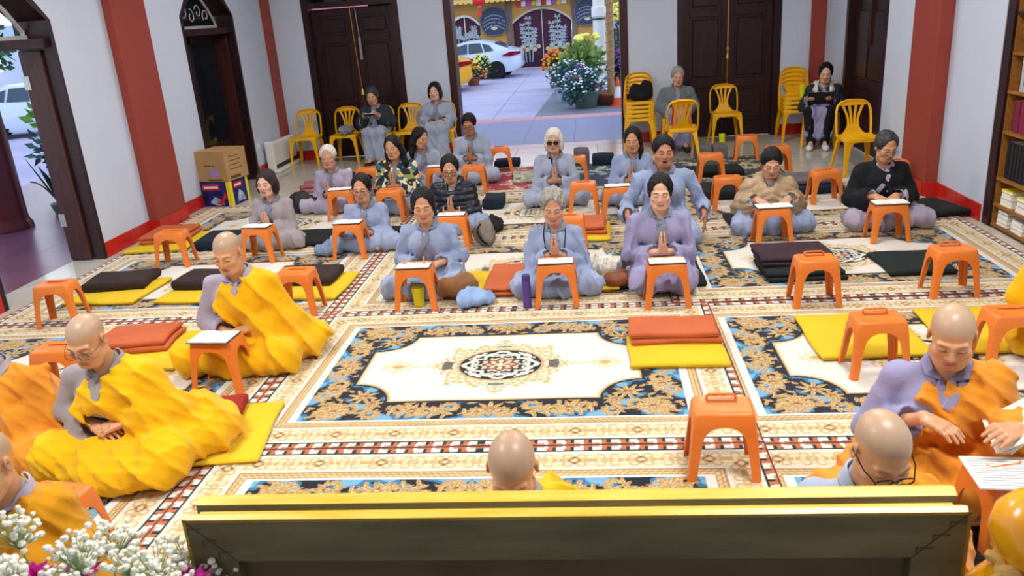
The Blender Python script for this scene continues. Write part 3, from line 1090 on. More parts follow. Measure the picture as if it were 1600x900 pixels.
def head_prims(s, H, M, p):
    W = lambda *q: H + M @ np.array(q, float)
    fat = p.get('fat', 1.0)
    s.ell(W(0, 0.018, 0.034), (0.0765, 0.095, 0.084), 0.02, M)
    s.ell(W(0, -0.03, -0.042), (0.06 * fat, 0.064, 0.076), 0.035, M)
    s.cone(W(-0.022 * fat, -0.062, -0.098), W(0.022 * fat, -0.062, -0.098), 0.019, 0.019, 0.035)
    for x in (-1, 1):
        s.cone(W(x * 0.052 * fat, -0.02, -0.07), W(x * 0.03 * fat, -0.05, -0.092), 0.02, 0.018, 0.03)
        s.ell(W(x * 0.041 * fat, -0.058, -0.028), (0.023, 0.022, 0.020), 0.024, M)
        s.cone(W(x * 0.012, -0.083, 0.022), W(x * 0.046, -0.07, 0.02), 0.009, 0.008, 0.014)
        s.ell(W(x * 0.032, -0.1, 0.001), (0.019, 0.014, 0.0105), 0.012, M, 's')
        s.ell(W(x * 0.031, -0.077, 0.0), (0.0145, 0.0115, 0.0115), 0.004, M)
        s.ell(W(x * 0.078, 0.012, -0.006), (0.010, 0.021, 0.033), 0.006, M @ rotm(x * 0.35))
        s.ell(W(x * 0.088, 0.006, -0.002), (0.006, 0.011, 0.018), 0.005, M @ rotm(x * 0.35), 's')
    s.cone(W(0, -0.088, 0.012), W(0, -0.104, -0.026), 0.0085, 0.0115, 0.010)
    for x in (-1, 1):
        s.ell(W(x * 0.0125, -0.093, -0.031), (0.0085, 0.010, 0.0075), 0.006, M)
    if p.get('mouth') == 'open':
        s.ell(W(0, -0.098, -0.070), (0.019, 0.03, 0.0125), 0.006, M, 's')
        s.ell(W(0, -0.090, -0.056), (0.025, 0.009, 0.006), 0.004, M)
        s.ell(W(0, -0.086, -0.085), (0.021, 0.010, 0.0065), 0.004, M)
    else:
        s.ell(W(0, -0.0905, -0.0605), (0.025, 0.0095, 0.0052), 0.004, M)
        s.ell(W(0, -0.0885, -0.070), (0.021, 0.0095, 0.006), 0.004, M)


def skin_cols(V, H, M, hs, p):
    base = np.array(rgb(*SKIN[p.get('skin', 'tan')]))
    c = np.tile(base, (len(V), 1))
    L = ((V - H) / hs) @ M
    x, y, z = np.abs(L[:, 0]), L[:, 1], L[:, 2]

    def blend(m, col, a):
        mm = np.clip(m, 0, 1)[:, None] * a
        c[:] = c * (1 - mm) + np.array(rgb(*col)) * mm
    g = lambda dx, dz, sx_, sz: np.exp(-(dx / sx_) ** 2 - (dz / sz) ** 2)
    face = (y < -0.05)
    blend(g(x - 0.044, z + 0.034, 0.022, 0.018) * face, (206, 120, 104), 0.16)
    blend(g(x, z + 0.03, 0.014, 0.012) * face, (196, 112, 96), 0.16)
    blend(np.clip(1.3 - (x / 0.0255) ** 4 - ((z + 0.065) / (0.0125 if p.get('mouth') != 'open' else 0.022)) ** 4, 0, 1) * (y < -0.078), (168, 92, 86), 0.7)
    blend((g(x - 0.0, z + 0.0653, 0.02, 0.0022) if p.get('mouth') != 'open' else g(x, z + 0.070, 0.016, 0.011)) * (y < -0.06), (70, 26, 28), 0.85)
    brow = {'white': (170, 160, 150), 'grey': (110, 100, 94)}.get(p.get('haircol'), (46, 34, 32))
    bz = 0.0235 - 0.10 * np.clip(x - 0.03, 0, 1)
    blend(np.clip(1.25 - ((x - 0.031) / 0.019) ** 4 - ((z - bz) / 0.0052) ** 2, 0, 1) * (y < -0.055), brow, 0.4 if p.get('bald') else 0.75)
    lz = -0.0035 - 0.06 * np.abs(x - 0.031) + 0.05 * (x - 0.031)
    blend(np.clip(1.3 - ((x - 0.031) / 0.0155) ** 4 - ((z - lz) / 0.0034) ** 2, 0, 1) * (y < -0.062), (34, 22, 22), 0.85)
    if p.get('bald'):
        sc = np.clip((z - 0.045 - 0.25 * np.clip(-y - 0.03, 0, 1) + 0.9 * np.clip(y, 0, 0.05)) / 0.02, 0, 1)
        blend(sc, (164, 152, 134), 0.62)
    return c


def ribbon(name, path, nrms, width, th, m, parent, scale):
    P = np.array(path)
    N = np.array(nrms)
    rings = []
    for i in range(len(P)):
        t = P[min(i + 1, len(P) - 1)] - P[max(i - 1, 0)]
        t /= np.linalg.norm(t) + 1e-9
        n = N[i] - t * (N[i] @ t)
        n /= np.linalg.norm(n) + 1e-9
        b = np.cross(t, n)
        c = P[i]
        rings.append([tuple((c + b * q * width / 2 + n * o * th) * scale) for q, o in ((-1, -0.6), (-0.85, 0.7), (0, 1.0), (0.85, 0.7), (1, -0.6), (0, -0.8))])
    return MB().loft(rings).obj(name, m, parent, True)


def smooth_path(pts, n=18):
    P = [np.array(p, float) for p in pts]
    P = [2 * P[0] - P[1]] + P + [2 * P[-1] - P[-2]]
    out = []
    m = len(P) - 3
    for k in range(n):
        u = k / (n - 1) * m
        i = min(int(u), m - 1)
        t = u - i
        a, b, c, d = P[i], P[i + 1], P[i + 2], P[i + 3]
        out.append(0.5 * (2 * b + (c - a) * t + (2 * a - 5 * b + 4 * c - d) * t * t + (3 * b - a - 3 * c + d) * t ** 3))
    return np.array(out)


def project(s, P, off=0.0, it=6):
    P = np.array(P, float)
    e = 0.004
    for _ in range(it):
        d = s.at(P)
        g = np.stack([s.at(P + np.eye(3)[a] * e) - s.at(P - np.eye(3)[a] * e) for a in range(3)], -1)
        g /= np.linalg.norm(g, axis=-1, keepdims=True) + 1e-9
        P = P - g * np.clip(d - off, -0.05, 0.05)[:, None]
    return P, g


SEED = [10]


def person(label, head, pel, p):
    """head: world centre of the head; pel: world (x, y) of the pelvis on the ground. Faces local -y."""
    SEED[0] += 1
    seed = SEED[0]
    yaw = R(p.get('yaw', 0))
    ppm = 1251 / max(1.0, math.hypot(head[0], head[1]))
    s = p.get('s', 0.96)
    hs = p.get('hs', 1.0) / s * 1.0
    root = empty('person', (pel[0], pel[1], 0), yaw, label, 'person', p.get('group'))
    ca, sa = math.cos(-yaw), math.sin(-yaw)
    dx, dy = head[0] - pel[0], head[1] - pel[1]
    H = np.array([ca * dx - sa * dy, sa * dx + ca * dy, head[2]]) / s
    M = rotm(R(p.get('hyaw', 0)), R(p.get('nod', 12)), R(p.get('roll', 0)))
    zc = p.get('zc', 0.05)
    wd = p.get('wide', 1.0)
    nod = R(p.get('nod', 12))
    N = np.array([H[0] * 0.75, H[1] + 0.05 + 0.05 * math.sin(nod), H[2] - 0.165 * hs])
    chair = p.get('legs') == 'chair'
    pz = (0.46 if chair else zc + 0.10)
    Pv = np.array([0, 0.02, pz])
    S = {k: np.array([N[0] + k * 0.158 * wd, N[1] + 0.012, N[2] - 0.058]) for k in (-1, 1)}
    arms = p.get('arms', 'pray')
    hands = {}
    if arms == 'pray':
        hc = np.array([N[0] * 1.0 + p.get('px', 0), N[1] - 0.215 + p.get('py', 0), N[2] - 0.235 + p.get('pz', 0)])
        for k in (-1, 1):
            Wp = hc + np.array([k * 0.013, 0, 0])
            hands[k] = (Wp, (0, -0.28, 0.96), (-k, 0, 0), -k * 1.0, 0.03, 0.0)
        E_ = {k: np.array([N[0] + k * 0.208 * wd, N[1] - 0.05, N[2] - 0.30]) for k in (-1, 1)}
        thumb = 1
    elif arms == 'lap':
        for k in (-1, 1):
            Wp = np.array([k * 0.085, -0.20, pz + 0.10 + 0.012 * k])
            hands[k] = (Wp, (-k * 0.85, -0.42, -0.12), (0, 0.25, -1), -k, 0.25, 0.05)
        E_ = {k: np.array([N[0] + k * 0.235 * wd, N[1] + 0.0, max(pz + 0.12, N[2] - 0.30)]) for k in (-1, 1)}
    elif arms == 'thigh':
        for k in (-1, 1):
            Wp = np.array([k * 0.16, -0.20, pz + 0.115])
            hands[k] = (Wp, (-k * 0.25, -0.9, -0.25), (0, 0.1, -1), -k, 0.2, 0.08)
        E_ = {k: np.array([N[0] + k * 0.24 * wd, N[1] + 0.0, max(pz + 0.13, N[2] - 0.28)]) for k in (-1, 1)}
    elif arms == 'hang':
        for k in (-1, 1):
            Wp = np.array([k * 0.27 * wd, -0.12, pz + 0.07])
            hands[k] = (Wp, (0, -0.25, -0.97), (-k, 0.2, 0), -k, 0.15, 0.05)
        E_ = {k: np.array([N[0] + k * 0.27 * wd, N[1] + 0.03, N[2] - 0.28]) for k in (-1, 1)}
    elif arms == 'read':
        q = p.get('rd', (0, -0.36, 0.30))
        for k in (-1, 1):
            Wp = np.array([q[0] + k * p.get('rw', 0.12), q[1] + 0.06, q[2] - 0.01])
            if p.get('palms') == 'down':
                hands[k] = (Wp, (-k * 0.4, -0.85, -0.15), (-k * 0.2, 0.1, -0.95), -k, 0.25, 0.06)
            else:
                hands[k] = (Wp, (-k * 0.35, -0.85, 0.12), (-k * 0.3, 0.1, 0.95), -k, 0.35, 0.05)
        E_ = {k: np.array([N[0] + k * 0.245 * wd, N[1] + 0.0, max(q[2] - 0.14, N[2] - 0.29)]) for k in (-1, 1)}
    for k, v in p.get('hand', {}).items():
        hands[k] = (np.array(v[0]),) + v[1:]
    if 'elbow' in p:
        for k, v in p['elbow'].items():
            E_[k] = np.array(v)

    # legs
    if chair:
        hip = {k: np.array([k * 0.09, 0, 0.50]) for k in (-1, 1)}
        kn = {k: np.array([k * 0.095, -0.40, 0.49]) for k in (-1, 1)}
        an = {k: np.array([k * 0.085, -0.42 + p.get('foot', 0), 0.10]) for k in (-1, 1)}
    elif p.get('legs') == 'seiza':
        hip = {k: np.array([k * 0.09, 0.0, zc + 0.13]) for k in (-1, 1)}
        kn = {k: np.array([k * 0.15, -0.36, zc * 0.5 + 0.09]) for k in (-1, 1)}
        an = {k: np.array([k * 0.10, 0.12, 0.075]) for k in (-1, 1)}
    else:
        hip = {k: np.array([k * 0.09, -0.02, zc + 0.10]) for k in (-1, 1)}
        kn = {k: np.array([k * 0.275, -0.27, zc * 0.4 + 0.095]) for k in (-1, 1)}
        an = {k: np.array([-k * 0.06, -0.27 + 0.03 * k, zc * 0.3 + 0.075]) for k in (-1, 1)}

    mid = (Pv + N) / 2 + np.array([0, 0.03, 0])
    ch = N + np.array([0, -0.015, -0.15])

    def trunk(b, off, arms_=(-1, 1), sl=True, legs=True, k=0.028):
        b.ell(Pv + np.array([0, 0, 0.03]), (0.175 * wd + off, 0.14 + off, 0.13 + off), k)
        b.ell((Pv + mid) / 2 + np.array([0, -0.0, 0.02]), (0.158 * wd + off, 0.125 + off, 0.16 + off), k)
        b.cone(mid + np.array([-0.05 * wd, 0, 0]), ch + np.array([-0.06 * wd, 0, 0]), 0.10 + off, 0.098 + off, k * 2.2)
        b.cone(mid + np.array([0.05 * wd, 0, 0]), ch + np.array([0.06 * wd, 0, 0]), 0.10 + off, 0.098 + off, k * 2.2)
        b.ell(ch + np.array([0, -0.012, 0.0]), (0.13 * wd + off, 0.098 + off, 0.14 + off), k)
        for q in (-1, 1):
            b.cone(N + np.array([0, 0.008, -0.028]), S[q], 0.045 + off, 0.052 + off, k)
        for q in arms_:
            e = E_[q]
            wv = hands[q][0]
            b.cone(S[q], e, 0.057 + off, 0.058 + off, k)
            if sl:
                wend = e + (wv - e) * p.get('cuff', 0.74)
                b.cone(e, wend, 0.056 + off, 0.064 + off, k * 0.7)
                if p.get('baggy', True):
                    b.ell(e + (wv - e) * 0.55 + np.array([0, 0.0, -0.045]), (0.06 + off, 0.075 + off, 0.07 + off), 0.04)

    def legprims(b, off, k=0.05):
        if chair:
            for q in (-1, 1):
                b.cone(hip[q], kn[q], 0.095 + off, 0.075 + off, k)
                b.cone(kn[q], kn[q] * np.array([1, 1, 0]) + np.array([0, 0.01, p.get('hem', 0.17)]), 0.075 + off, 0.085 + off, k)
            b.cone((0, -0.08, 0.50), (0, -0.40, 0.47), 0.08 + off, 0.075 + off, k)
            b.cone((0, -0.40, 0.46), (0, -0.39, p.get('hem', 0.17)), 0.075 + off, 0.08 + off, k)
            return
        for q in (-1, 1):
            b.cone(hip[q], kn[q], 0.105 + off, 0.085 + off, k)
            b.cone(kn[q], an[q], 0.078 + off, 0.065 + off, k)
        if p.get('legs') == 'seiza':
            b.ell((0, -0.14, 0.085 + zc * 0.4), (0.245 + off, 0.31 + off, 0.10 + off), k)
            b.ell((0, 0.05, 0.05), (0.26 + off, 0.24 + off, 0.07 + off), k)
        else:
            b.ell((0, -0.16, 0.075 + zc * 0.4), (0.28 + off, 0.21 + off, 0.095 + off), k)
            b.ell((0, -0.02, 0.055 + zc * 0.3), (0.30 + off, 0.26 + off, 0.075 + off), k)

    # ---- robe
    robe = Sdf()
    trunk(robe, 0.0)
    legprims(robe, 0.0)
    robe.cone(N + np.array([0, 0.014, 0.015]), N + np.array([0, 0.01, -0.03]), 0.058, 0.07, 0.03)
    # opening at the neck and the sleeve mouths
    robe.cone(N + np.array([0, -0.03, 0.05]), N + np.array([0, -0.055, -0.02]), 0.055, 0.035, 0.015, 's')
    for q in (-1, 1):
        e, wv = E_[q], hands[q][0]
        dv = (wv - e) / (np.linalg.norm(wv - e) + 1e-9)
        we = e + (wv - e) * p.get('cuff', 0.74)
        robe.cone(we + dv * 0.035, wv + dv * 0.06, 0.05, 0.05, 0.012, 's')
    hr = 0.0085 if ppm > 280 else (0.011 if ppm > 160 else 0.014)
    fl = folds(seed, 0.007 if p.get('kesa') else p.get('fold', 0.021), quiet=N + np.array([0, -0.06, -0.06]))
    zfl = 0.016 if not chair else 0.02
    m_robe = ROBE[p.get('robe', 'grey')]
    ro = sculpt('robe', robe, m_robe, root, hr, s, fl, zmin=zfl / s)
    # collar bands crossing on the chest
    for k, lay in ((-1, 0.003), (1, 0.009)):
        pts = [N + np.array(v) for v in ((k * 0.01, 0.062, 0.03), (k * 0.05, 0.035, 0.02), (k * 0.06, -0.01, -0.005), (k * 0.035, -0.06, -0.06), (-k * 0.005, -0.10, -0.12), (-k * 0.06, -0.12, -0.20), (-k * 0.10, -0.10, -0.27))]
        if p.get('kesa'):
            pts = pts[:5] if k > 0 else pts[:6]
        P, g = project(robe, smooth_path(pts, 16), 0.004)
        ribbon('collar', P + g * (lay + 0.003), g, 0.040, 0.006, m_robe if p.get('kesa') else p.get('collar', COLLAR_M), root, s)

    # ---- body: one continuous skin from crown to feet
    b = Sdf()
    head_off = len(b.p)
    tmp = Sdf()
    head_prims(tmp, np.zeros(3), M, p)
    for kind, par, k, op, c, rad in tmp.p:
        if kind == 'e':
            b.ell(H + par[0] * hs, par[1] * hs, k * hs, par[2], op)
        else:
            b.cone(H + par[0] * hs, H + par[1] * hs, par[2] * hs, par[3] * hs, k * hs, op)
    nk = H + M @ np.array([0, 0.022, -0.06]) * hs
    b.cone(nk, N + np.array([0, 0.015, -0.02]), 0.050 * hs, 0.054, 0.03)
    b.cone(N + np.array([0, 0.014, -0.03]), ch + np.array([0, 0.015, 0]), 0.055, 0.06, 0.03)
    b.ell(ch + np.array([0, 0.012, 0]), (0.11, 0.055, 0.11), 0.03)
    b.cone(ch + np.array([0, 0.015, 0]), Pv, 0.06, 0.09, 0.04)
    for q in (-1, 1):
        wv, d, nr, sd, curl, spr = hands[q]
        b.cone(N + np.array([0, 0.01, -0.05]), S[q], 0.04, 0.042, 0.03)
        b.cone(S[q], E_[q], 0.042, 0.036, 0.02)
        b.cone(E_[q], wv, 0.036, 0.024, 0.02)
        b.cone(wv, np.array(wv) + np.array(d) / np.linalg.norm(d) * 0.03, 0.023, 0.020, 0.015)
        hand_prims(b, wv, d, nr, sd, curl, spr, 0.98)
        b.cone(hip[q], kn[q], 0.07, 0.05, 0.03)
        b.cone(kn[q], an[q], 0.046, 0.034, 0.02)
        ft = an[q] + (np.array([q * 0.02, -0.15, -0.055]) if chair else (np.array([0, 0.12, -0.03]) if p.get('legs') == 'seiza' else np.array([-q * 0.08, -0.02, -0.03])))
        b.cone(an[q], ft, 0.032, 0.026, 0.02)
    hf = 0.0034 if ppm > 330 else (0.0042 if ppm > 190 else 0.006)
    hf /= s
    lo, hi = b.bounds()
    r_ = 0.125 * hs
    hb = [np.array([hands[q][0] + np.array(hands[q][1]) / np.linalg.norm(hands[q][1]) * 0.08]) for q in (-1, 1)]
    fx = [(H[0] - 0.10 * hs, H[0] + 0.10 * hs)]
    fy = [(H[1] - r_, H[1] + 0.12 * hs)]
    fz = [(H[2] - 0.14 * hs, H[2] + 0.13 * hs)]
    if p.get('hidehands'):
        hb = []
    for v in hb:
        c = v[0]
        fx.append((c[0] - 0.085, c[0] + 0.085))
        fy.append((c[1] - 0.085, c[1] + 0.085))
        fz.append((c[2] - 0.085, c[2] + 0.095))
    ax = axis(lo[0], hi[0], 0.02, fx, hf)
    ay = axis(lo[1], hi[1], 0.02, fy, hf)
    az = axis(lo[2], hi[2], 0.02, fz, hf)
    bo = sculpt('body', b, M_skin2 if p.get('bald') else M_skin, root, scale=s, xs=ax, ys=ay, zs=az, colf=lambda V: skin_cols(V, H, M, hs, p), zmin=0.017 / s)
    W = lambda *q: H + M @ np.array(q, float) * hs

    # ---- hair
    hair = p.get('hair')
    if hair:
        h = Sdf()
        hm = HAIRM[p.get('haircol', 'black')]
        big = {'grey': 0.010, 'wavy': 0.008}.get(hair, 0.003)
        E3 = lambda c, r, k=0.02, op='u', rot=None: h.ell(W(*c), np.array(r) * hs, k * hs, M if rot is None else M @ rot, op)
        E3((0, 0.022, 0.038), (0.083 + big, 0.101 + big, 0.088 + big))
        if hair in ('short', 'man', 'grey'):
            E3((0, 0.075, -0.02), (0.068, 0.05, 0.06))
            for x in (-1, 1):
                E3((x * 0.076, 0.012, 0.02), (0.014 + big, 0.045, 0.045 if hair == 'man' else 0.055))
        if hair in ('bob', 'wavy'):
            for x in (-1, 1):
                E3((x * 0.076, 0.012, -0.035), (0.028 + big * 0.5, 0.062, 0.088))
            E3((0, 0.07, -0.03), (0.085, 0.05, 0.085))
        if hair == 'long':
            for x in (-1, 1):
                h.chain([W(x * 0.076, 0.01, 0.02), W(x * 0.085, 0.02, -0.08), W(x * 0.098, -0.005, -0.19), W(x * 0.09, -0.03, -0.27)], [0.028, 0.036, 0.034, 0.016], 0.03)
            E3((0, 0.08, -0.07), (0.085, 0.045, 0.14))
        if hair in ('tied', 'side'):
            E3((0, 0.11, 0.0), (0.042, 0.034, 0.038))
            for x in (-1, 1):
                E3((x * 0.077, 0.02, 0.0), (0.012, 0.04, 0.05))
            if hair == 'side':
                h.chain([W(0.07, 0.05, -0.04), W(0.085, 0.0, -0.12), W(0.07, -0.05, -0.2)], [0.03, 0.026, 0.01], 0.02)
        fc = {'man': (0.078, 0.09, 0.116), 'long': (0.062, 0.115, 0.132), 'bob': (0.063, 0.095, 0.116), 'wavy': (0.064, 0.095, 0.118)}.get(hair, (0.069, 0.115, 0.136))
        E3((0, -0.098, -0.036), fc, 0.008, 's')
        if hair in ('man', 'short', 'grey'):
            for x in (-1, 1):
                E3((x * 0.095, -0.015, -0.045), (0.03, 0.055, 0.055), 0.01, 's')
        if hair in ('tied', 'long', 'side'):
            h.cone(W(0, -0.08, 0.105), W(0, 0.03, 0.137), 0.006 * hs, 0.005 * hs, 0.005, 's')
        E3((0, -0.01, -0.02), (0.064, 0.08, 0.075), 0.004, 's')
        rs = np.random.RandomState(seed)
        fq = 210 if hair != 'grey' else 130
        am = {'grey': 0.007, 'wavy': 0.005}.get(hair, 0.0032)
        p1, p2 = rs.uniform(0, 6, 2)

        def strands(D, X, Y, Z):
            x, y, z = X - H[0], Y - H[1], Z - H[2]
            q = np.sin(fq * (x + 0.35 * y) + 3 * np.sin(28 * z + p1) + p2) * np.cos(fq * 0.5 * (y - 0.3 * z) + 2 * np.sin(20 * x))
            return D + (am * q).astype(np.float32)
        sculpt('hair', h, hm, root, max(0.0045, hf * 1.15), s, strands)

    # ---- spectacles
    if p.get('glasses'):
        gm = mat('black_spectacle_frame', (20, 18, 18), 0.3, 0) if p['glasses'] != 'thin' else mat('thin_metal_frame', (110, 90, 80), 0.3, 0, metal=0.6)
        g = MB()
        lens = MB()
        tr = 0.0024 if p['glasses'] != 'thin' else 0.0016
        for x in (-1, 1):
            ring = [W(x * 0.033 + 0.025 * math.copysign(abs(math.cos(a)) ** 0.7, math.cos(a)), -0.104, -0.006 + 0.0185 * math.copysign(abs(math.sin(a)) ** 0.7, math.sin(a))) * s for a in np.linspace(0, 2 * PI, 20, endpoint=False)]
            g.tube([tuple(q) for q in ring], tr * hs * s, 5, closed=True)
            lens.loft([[tuple(q) for q in ring], [tuple(np.array(q) + M @ np.array([0, 0.0015, 0])) for q in ring]])
            g.tube([tuple(W(x * 0.058, -0.103, -0.002) * s), tuple(W(x * 0.078, -0.06, 0.002) * s), tuple(W(x * 0.086, 0.012, 0.004) * s)], tr * hs * s, 5)
        g.tube([tuple(W(-0.009, -0.105, -0.002) * s), tuple(W(0, -0.108, 0.001) * s), tuple(W(0.009, -0.105, -0.002) * s)], tr * hs * s, 5)
        go = g.obj('spectacles', gm, root, True)
        lens.obj('lens', M_darklens if p['glasses'] == 'dark' else M_lens, go)

    # ---- monk's outer robe over the left shoulder
    if p.get('kesa'):
        kz = Sdf()
        trunk(kz, 0.026, arms_=(1,), k=0.035)
        legprims(kz, 0.026, 0.045)
        e, wv = E_[1], hands[1][0]
        if p.get('drape', True):
          kz.ell(e + (wv - e) * 0.35 + np.array([0.02, 0.03, -0.09]), (0.10, 0.11, 0.14), 0.06)
          kz.cone(E_[1] + np.array([0.02, 0.06, -0.05]), np.array([0.22, 0.16, 0.10]), 0.10, 0.10, 0.08)
        if p.get('spill'):
            for c, r in p['spill']:
                kz.ell(c, r, 0.06)
        # cut along the diagonal from the right of the neck to the right hip
        a = N + np.array([-0.045, 0, 0.02])
        c_ = np.array([-0.20 * wd, 0, pz + 0.10])
        dv = c_ - a
        nr = np.array([-dv[2], 0, dv[0]])
        nr /= np.linalg.norm(nr)
        if nr[0] < 0:
            nr = -nr
        f2 = folds(seed + 100, 0.024, 0.8, ang=0.25, tilt=0.55)
        tp = N[2] + 0.02

        def cut(D, X, Y, Z):
            D = f2(D, X, Y, Z)
            pl = -((X - a[0]) * nr[0] + (Z - a[2]) * nr[2])
            pl = np.where(Z < pz + 0.08, -0.2, pl)
            D = np.maximum(D, pl.astype(np.float32))
            nkd = 0.088 - np.sqrt((X - N[0]) ** 2 + (Y - N[1] + 0.01) ** 2 + 0 * Z)
            return np.maximum(D, np.where(Z > tp - 0.10, nkd, -1).astype(np.float32))
        # the right sleeve and hand stay outside
        e, wv = E_[-1], hands[-1][0]
        kz.cone(S[-1] + np.array([-0.03, 0, -0.02]), e + np.array([-0.02, 0, 0]), 0.085, 0.082, 0.02, 's')
        kz.cone(e, wv, 0.080, 0.07, 0.02, 's')
        sculpt('outer_robe', kz, KESA[p['kesa']], root, hr * 1.05, s, cut, zmin=zfl / s)

    # ---- jacket
    if p.get('coat'):
        j = Sdf()
        trunk(j, 0.022 if p.get('puff') else 0.014, k=0.04)
        j.cone(N + np.array([0, 0.016, 0.02]), N + np.array([0, 0.01, -0.03]), 0.075, 0.085, 0.03)
        j.cone(N + np.array([0, -0.035, 0.06]), N + np.array([0, -0.06, -0.03]), 0.062, 0.04, 0.015, 's')
        for q in (-1, 1):
            e, wv = E_[q], hands[q][0]
            dv = (wv - e) / (np.linalg.norm(wv - e) + 1e-9)
            j.cone(e + (wv - e) * 0.74 + dv * 0.04, wv + dv * 0.07, 0.055, 0.055, 0.012, 's')
        if p.get('hood'):
            j.ell(N + np.array([0, 0.085, 0.01]), (0.12, 0.06, 0.075), 0.04)
            for q in (-1, 1):
                j.cone(N + np.array([q * 0.07, 0.05, 0.03]), N + np.array([q * 0.05, -0.06, -0.05]), 0.036, 0.03, 0.03)
        zb = p.get('coathem', pz + 0.02)
        opn = p.get('open', 0)
        puff = p.get('puff', 0)
        f3 = folds(seed + 300, 0.007)

        def shape(D, X, Y, Z):
            D = f3(D, X, Y, Z)
            if puff:
                D = D + (0.014 * (1 - np.abs(np.sin((Z + puff * np.abs(X)) * PI / 0.062)) ** 0.6)).astype(np.float32)
            D = np.maximum(D, (zb - Z).astype(np.float32))
            if opn:
                wdg = opn * (0.55 + 1.2 * np.clip(N[2] - Z, 0, 1)) - np.abs(X - N[0])
                D = np.maximum(D, np.where(Y < 0.02 + N[1] * 0.5, wdg, -1).astype(np.float32))
            return D
        co = sculpt('jacket', j, COAT[p['coat']], root, hr, s, shape, zmin=zfl / s)
        if p.get('fur'):
            fu = Sdf()
            for q in (-1, 1):
                fu.chain([N + np.array(v) for v in ((q * 0.02, 0.08, 0.03), (q * 0.09, 0.03, 0.02), (q * 0.10, -0.07, -0.05), (q * 0.07, -0.11, -0.13))], [0.03, 0.036, 0.036, 0.02], 0.02)
            sculpt('fleece_collar', fu, COAT['fur'], co, 0.012, s, folds(seed, 0.01, 3))
        if p.get('buttons'):
            for zz in (0.12, 0.2, 0.28):
                P, g_ = project(j, np.array([[N[0] + 0.01, N[1] - 0.12, N[2] - zz]]), 0.002)
                MB().ball(tuple(P[0] * s), 0.009, 8, 5).obj('button', M_steel, co)
    # ---- shoes
    if chair:
        sm = mat('white_shoe', (222, 222, 220), 0.5, 0.05) if p.get('shoes') == 'white' else mat('dark_shoe', (30, 30, 34), 0.5, 0.1)
        for q in (-1, 1):
            sh = Sdf()
            a = an[q]
            sh.cone(a + np.array([0, 0.02, -0.045]), a + np.array([q * 0.02, -0.15, -0.062]), 0.042, 0.038, 0.02)
            sh.ell(a + np.array([q * 0.02, -0.12, -0.06]), (0.045, 0.06, 0.035), 0.02)
            sculpt('shoe', sh, sm, root, 0.011, s, zmin=0.002)
        if p.get('trousers'):
            for q in (-1, 1):
                tq = Sdf().cone(kn[q] * np.array([1.25, 1, 1]), an[q] + np.array([0, 0.01, -0.02]), 0.092, 0.06, 0.03)
                sculpt('trouser_leg', tq, COAT['black'], root, 0.013, s, folds(seed, 0.008))
    elif p.get('trousers'):
        k = p['trousers']
        tq = Sdf().cone(kn[k] * np.array([0.8, 0.6, 1]), kn[k] + np.array([k * 0.03, -0.03, 0.0]), 0.09, 0.095, 0.03)
        tq.cone(kn[k] + np.array([k * 0.03, -0.03, 0]), (kn[k] * 0.5 + an[k] * 0.5) + np.array([0, -0.05, 0]), 0.092, 0.07, 0.03)
        sculpt('trousers', tq, cloth('brown_trouser_cloth', (132, 92, 58)), root, hr, s, folds(seed, 0.012), zmin=zfl / s)
    if p.get('beads'):
        q = -1
        wv, d = np.array(hands[q][0]), np.array(hands[q][1])
        bm = MB()
        for a in np.linspace(0, 2 * PI, 14, endpoint=False):
            c = wv + np.array([0.028 * math.cos(a), 0.028 * math.sin(a), 0.005])
            bm.ball(tuple(c * s), 0.006 * s, 6, 4)
        bm.obj('wrist_beads', mat('dark_bead', (50, 26, 20), 0.3, 0.1), root, True)
    if p.get('lanyard'):
        pts = [N + np.array(v) for v in ((-0.055, 0.04, 0.02), (-0.075, -0.03, -0.02), (-0.07, -0.09, -0.10), (-0.05, -0.12, -0.22), (0.0, -0.13, -0.30), (0.05, -0.12, -0.22), (0.07, -0.09, -0.10), (0.075, -0.03, -0.02), (0.055, 0.04, 0.02))]
        P, g_ = project(robe, smooth_path(pts, 30), 0.012)
        MB().tube([tuple(v * s) for v in P], 0.004, 5).obj('neck_cord', M_black, root)
    if p.get('strap'):
        pts = [N + np.array(v) for v in ((-0.06, 0.03, 0.02), (-0.05, -0.05, -0.05), (0.02, -0.11, -0.15), (0.10, -0.11, -0.27), (0.16, -0.06, -0.36))]
        P, g_ = project(robe, smooth_path(pts, 18), 0.008)
        ribbon('bag_strap', P, g_, 0.016, 0.004, M_black, root, s)
    return root
# ------------------------------------------------------------ orange step stools
def lerp(a, b, t):
    return a + (b - a) * t


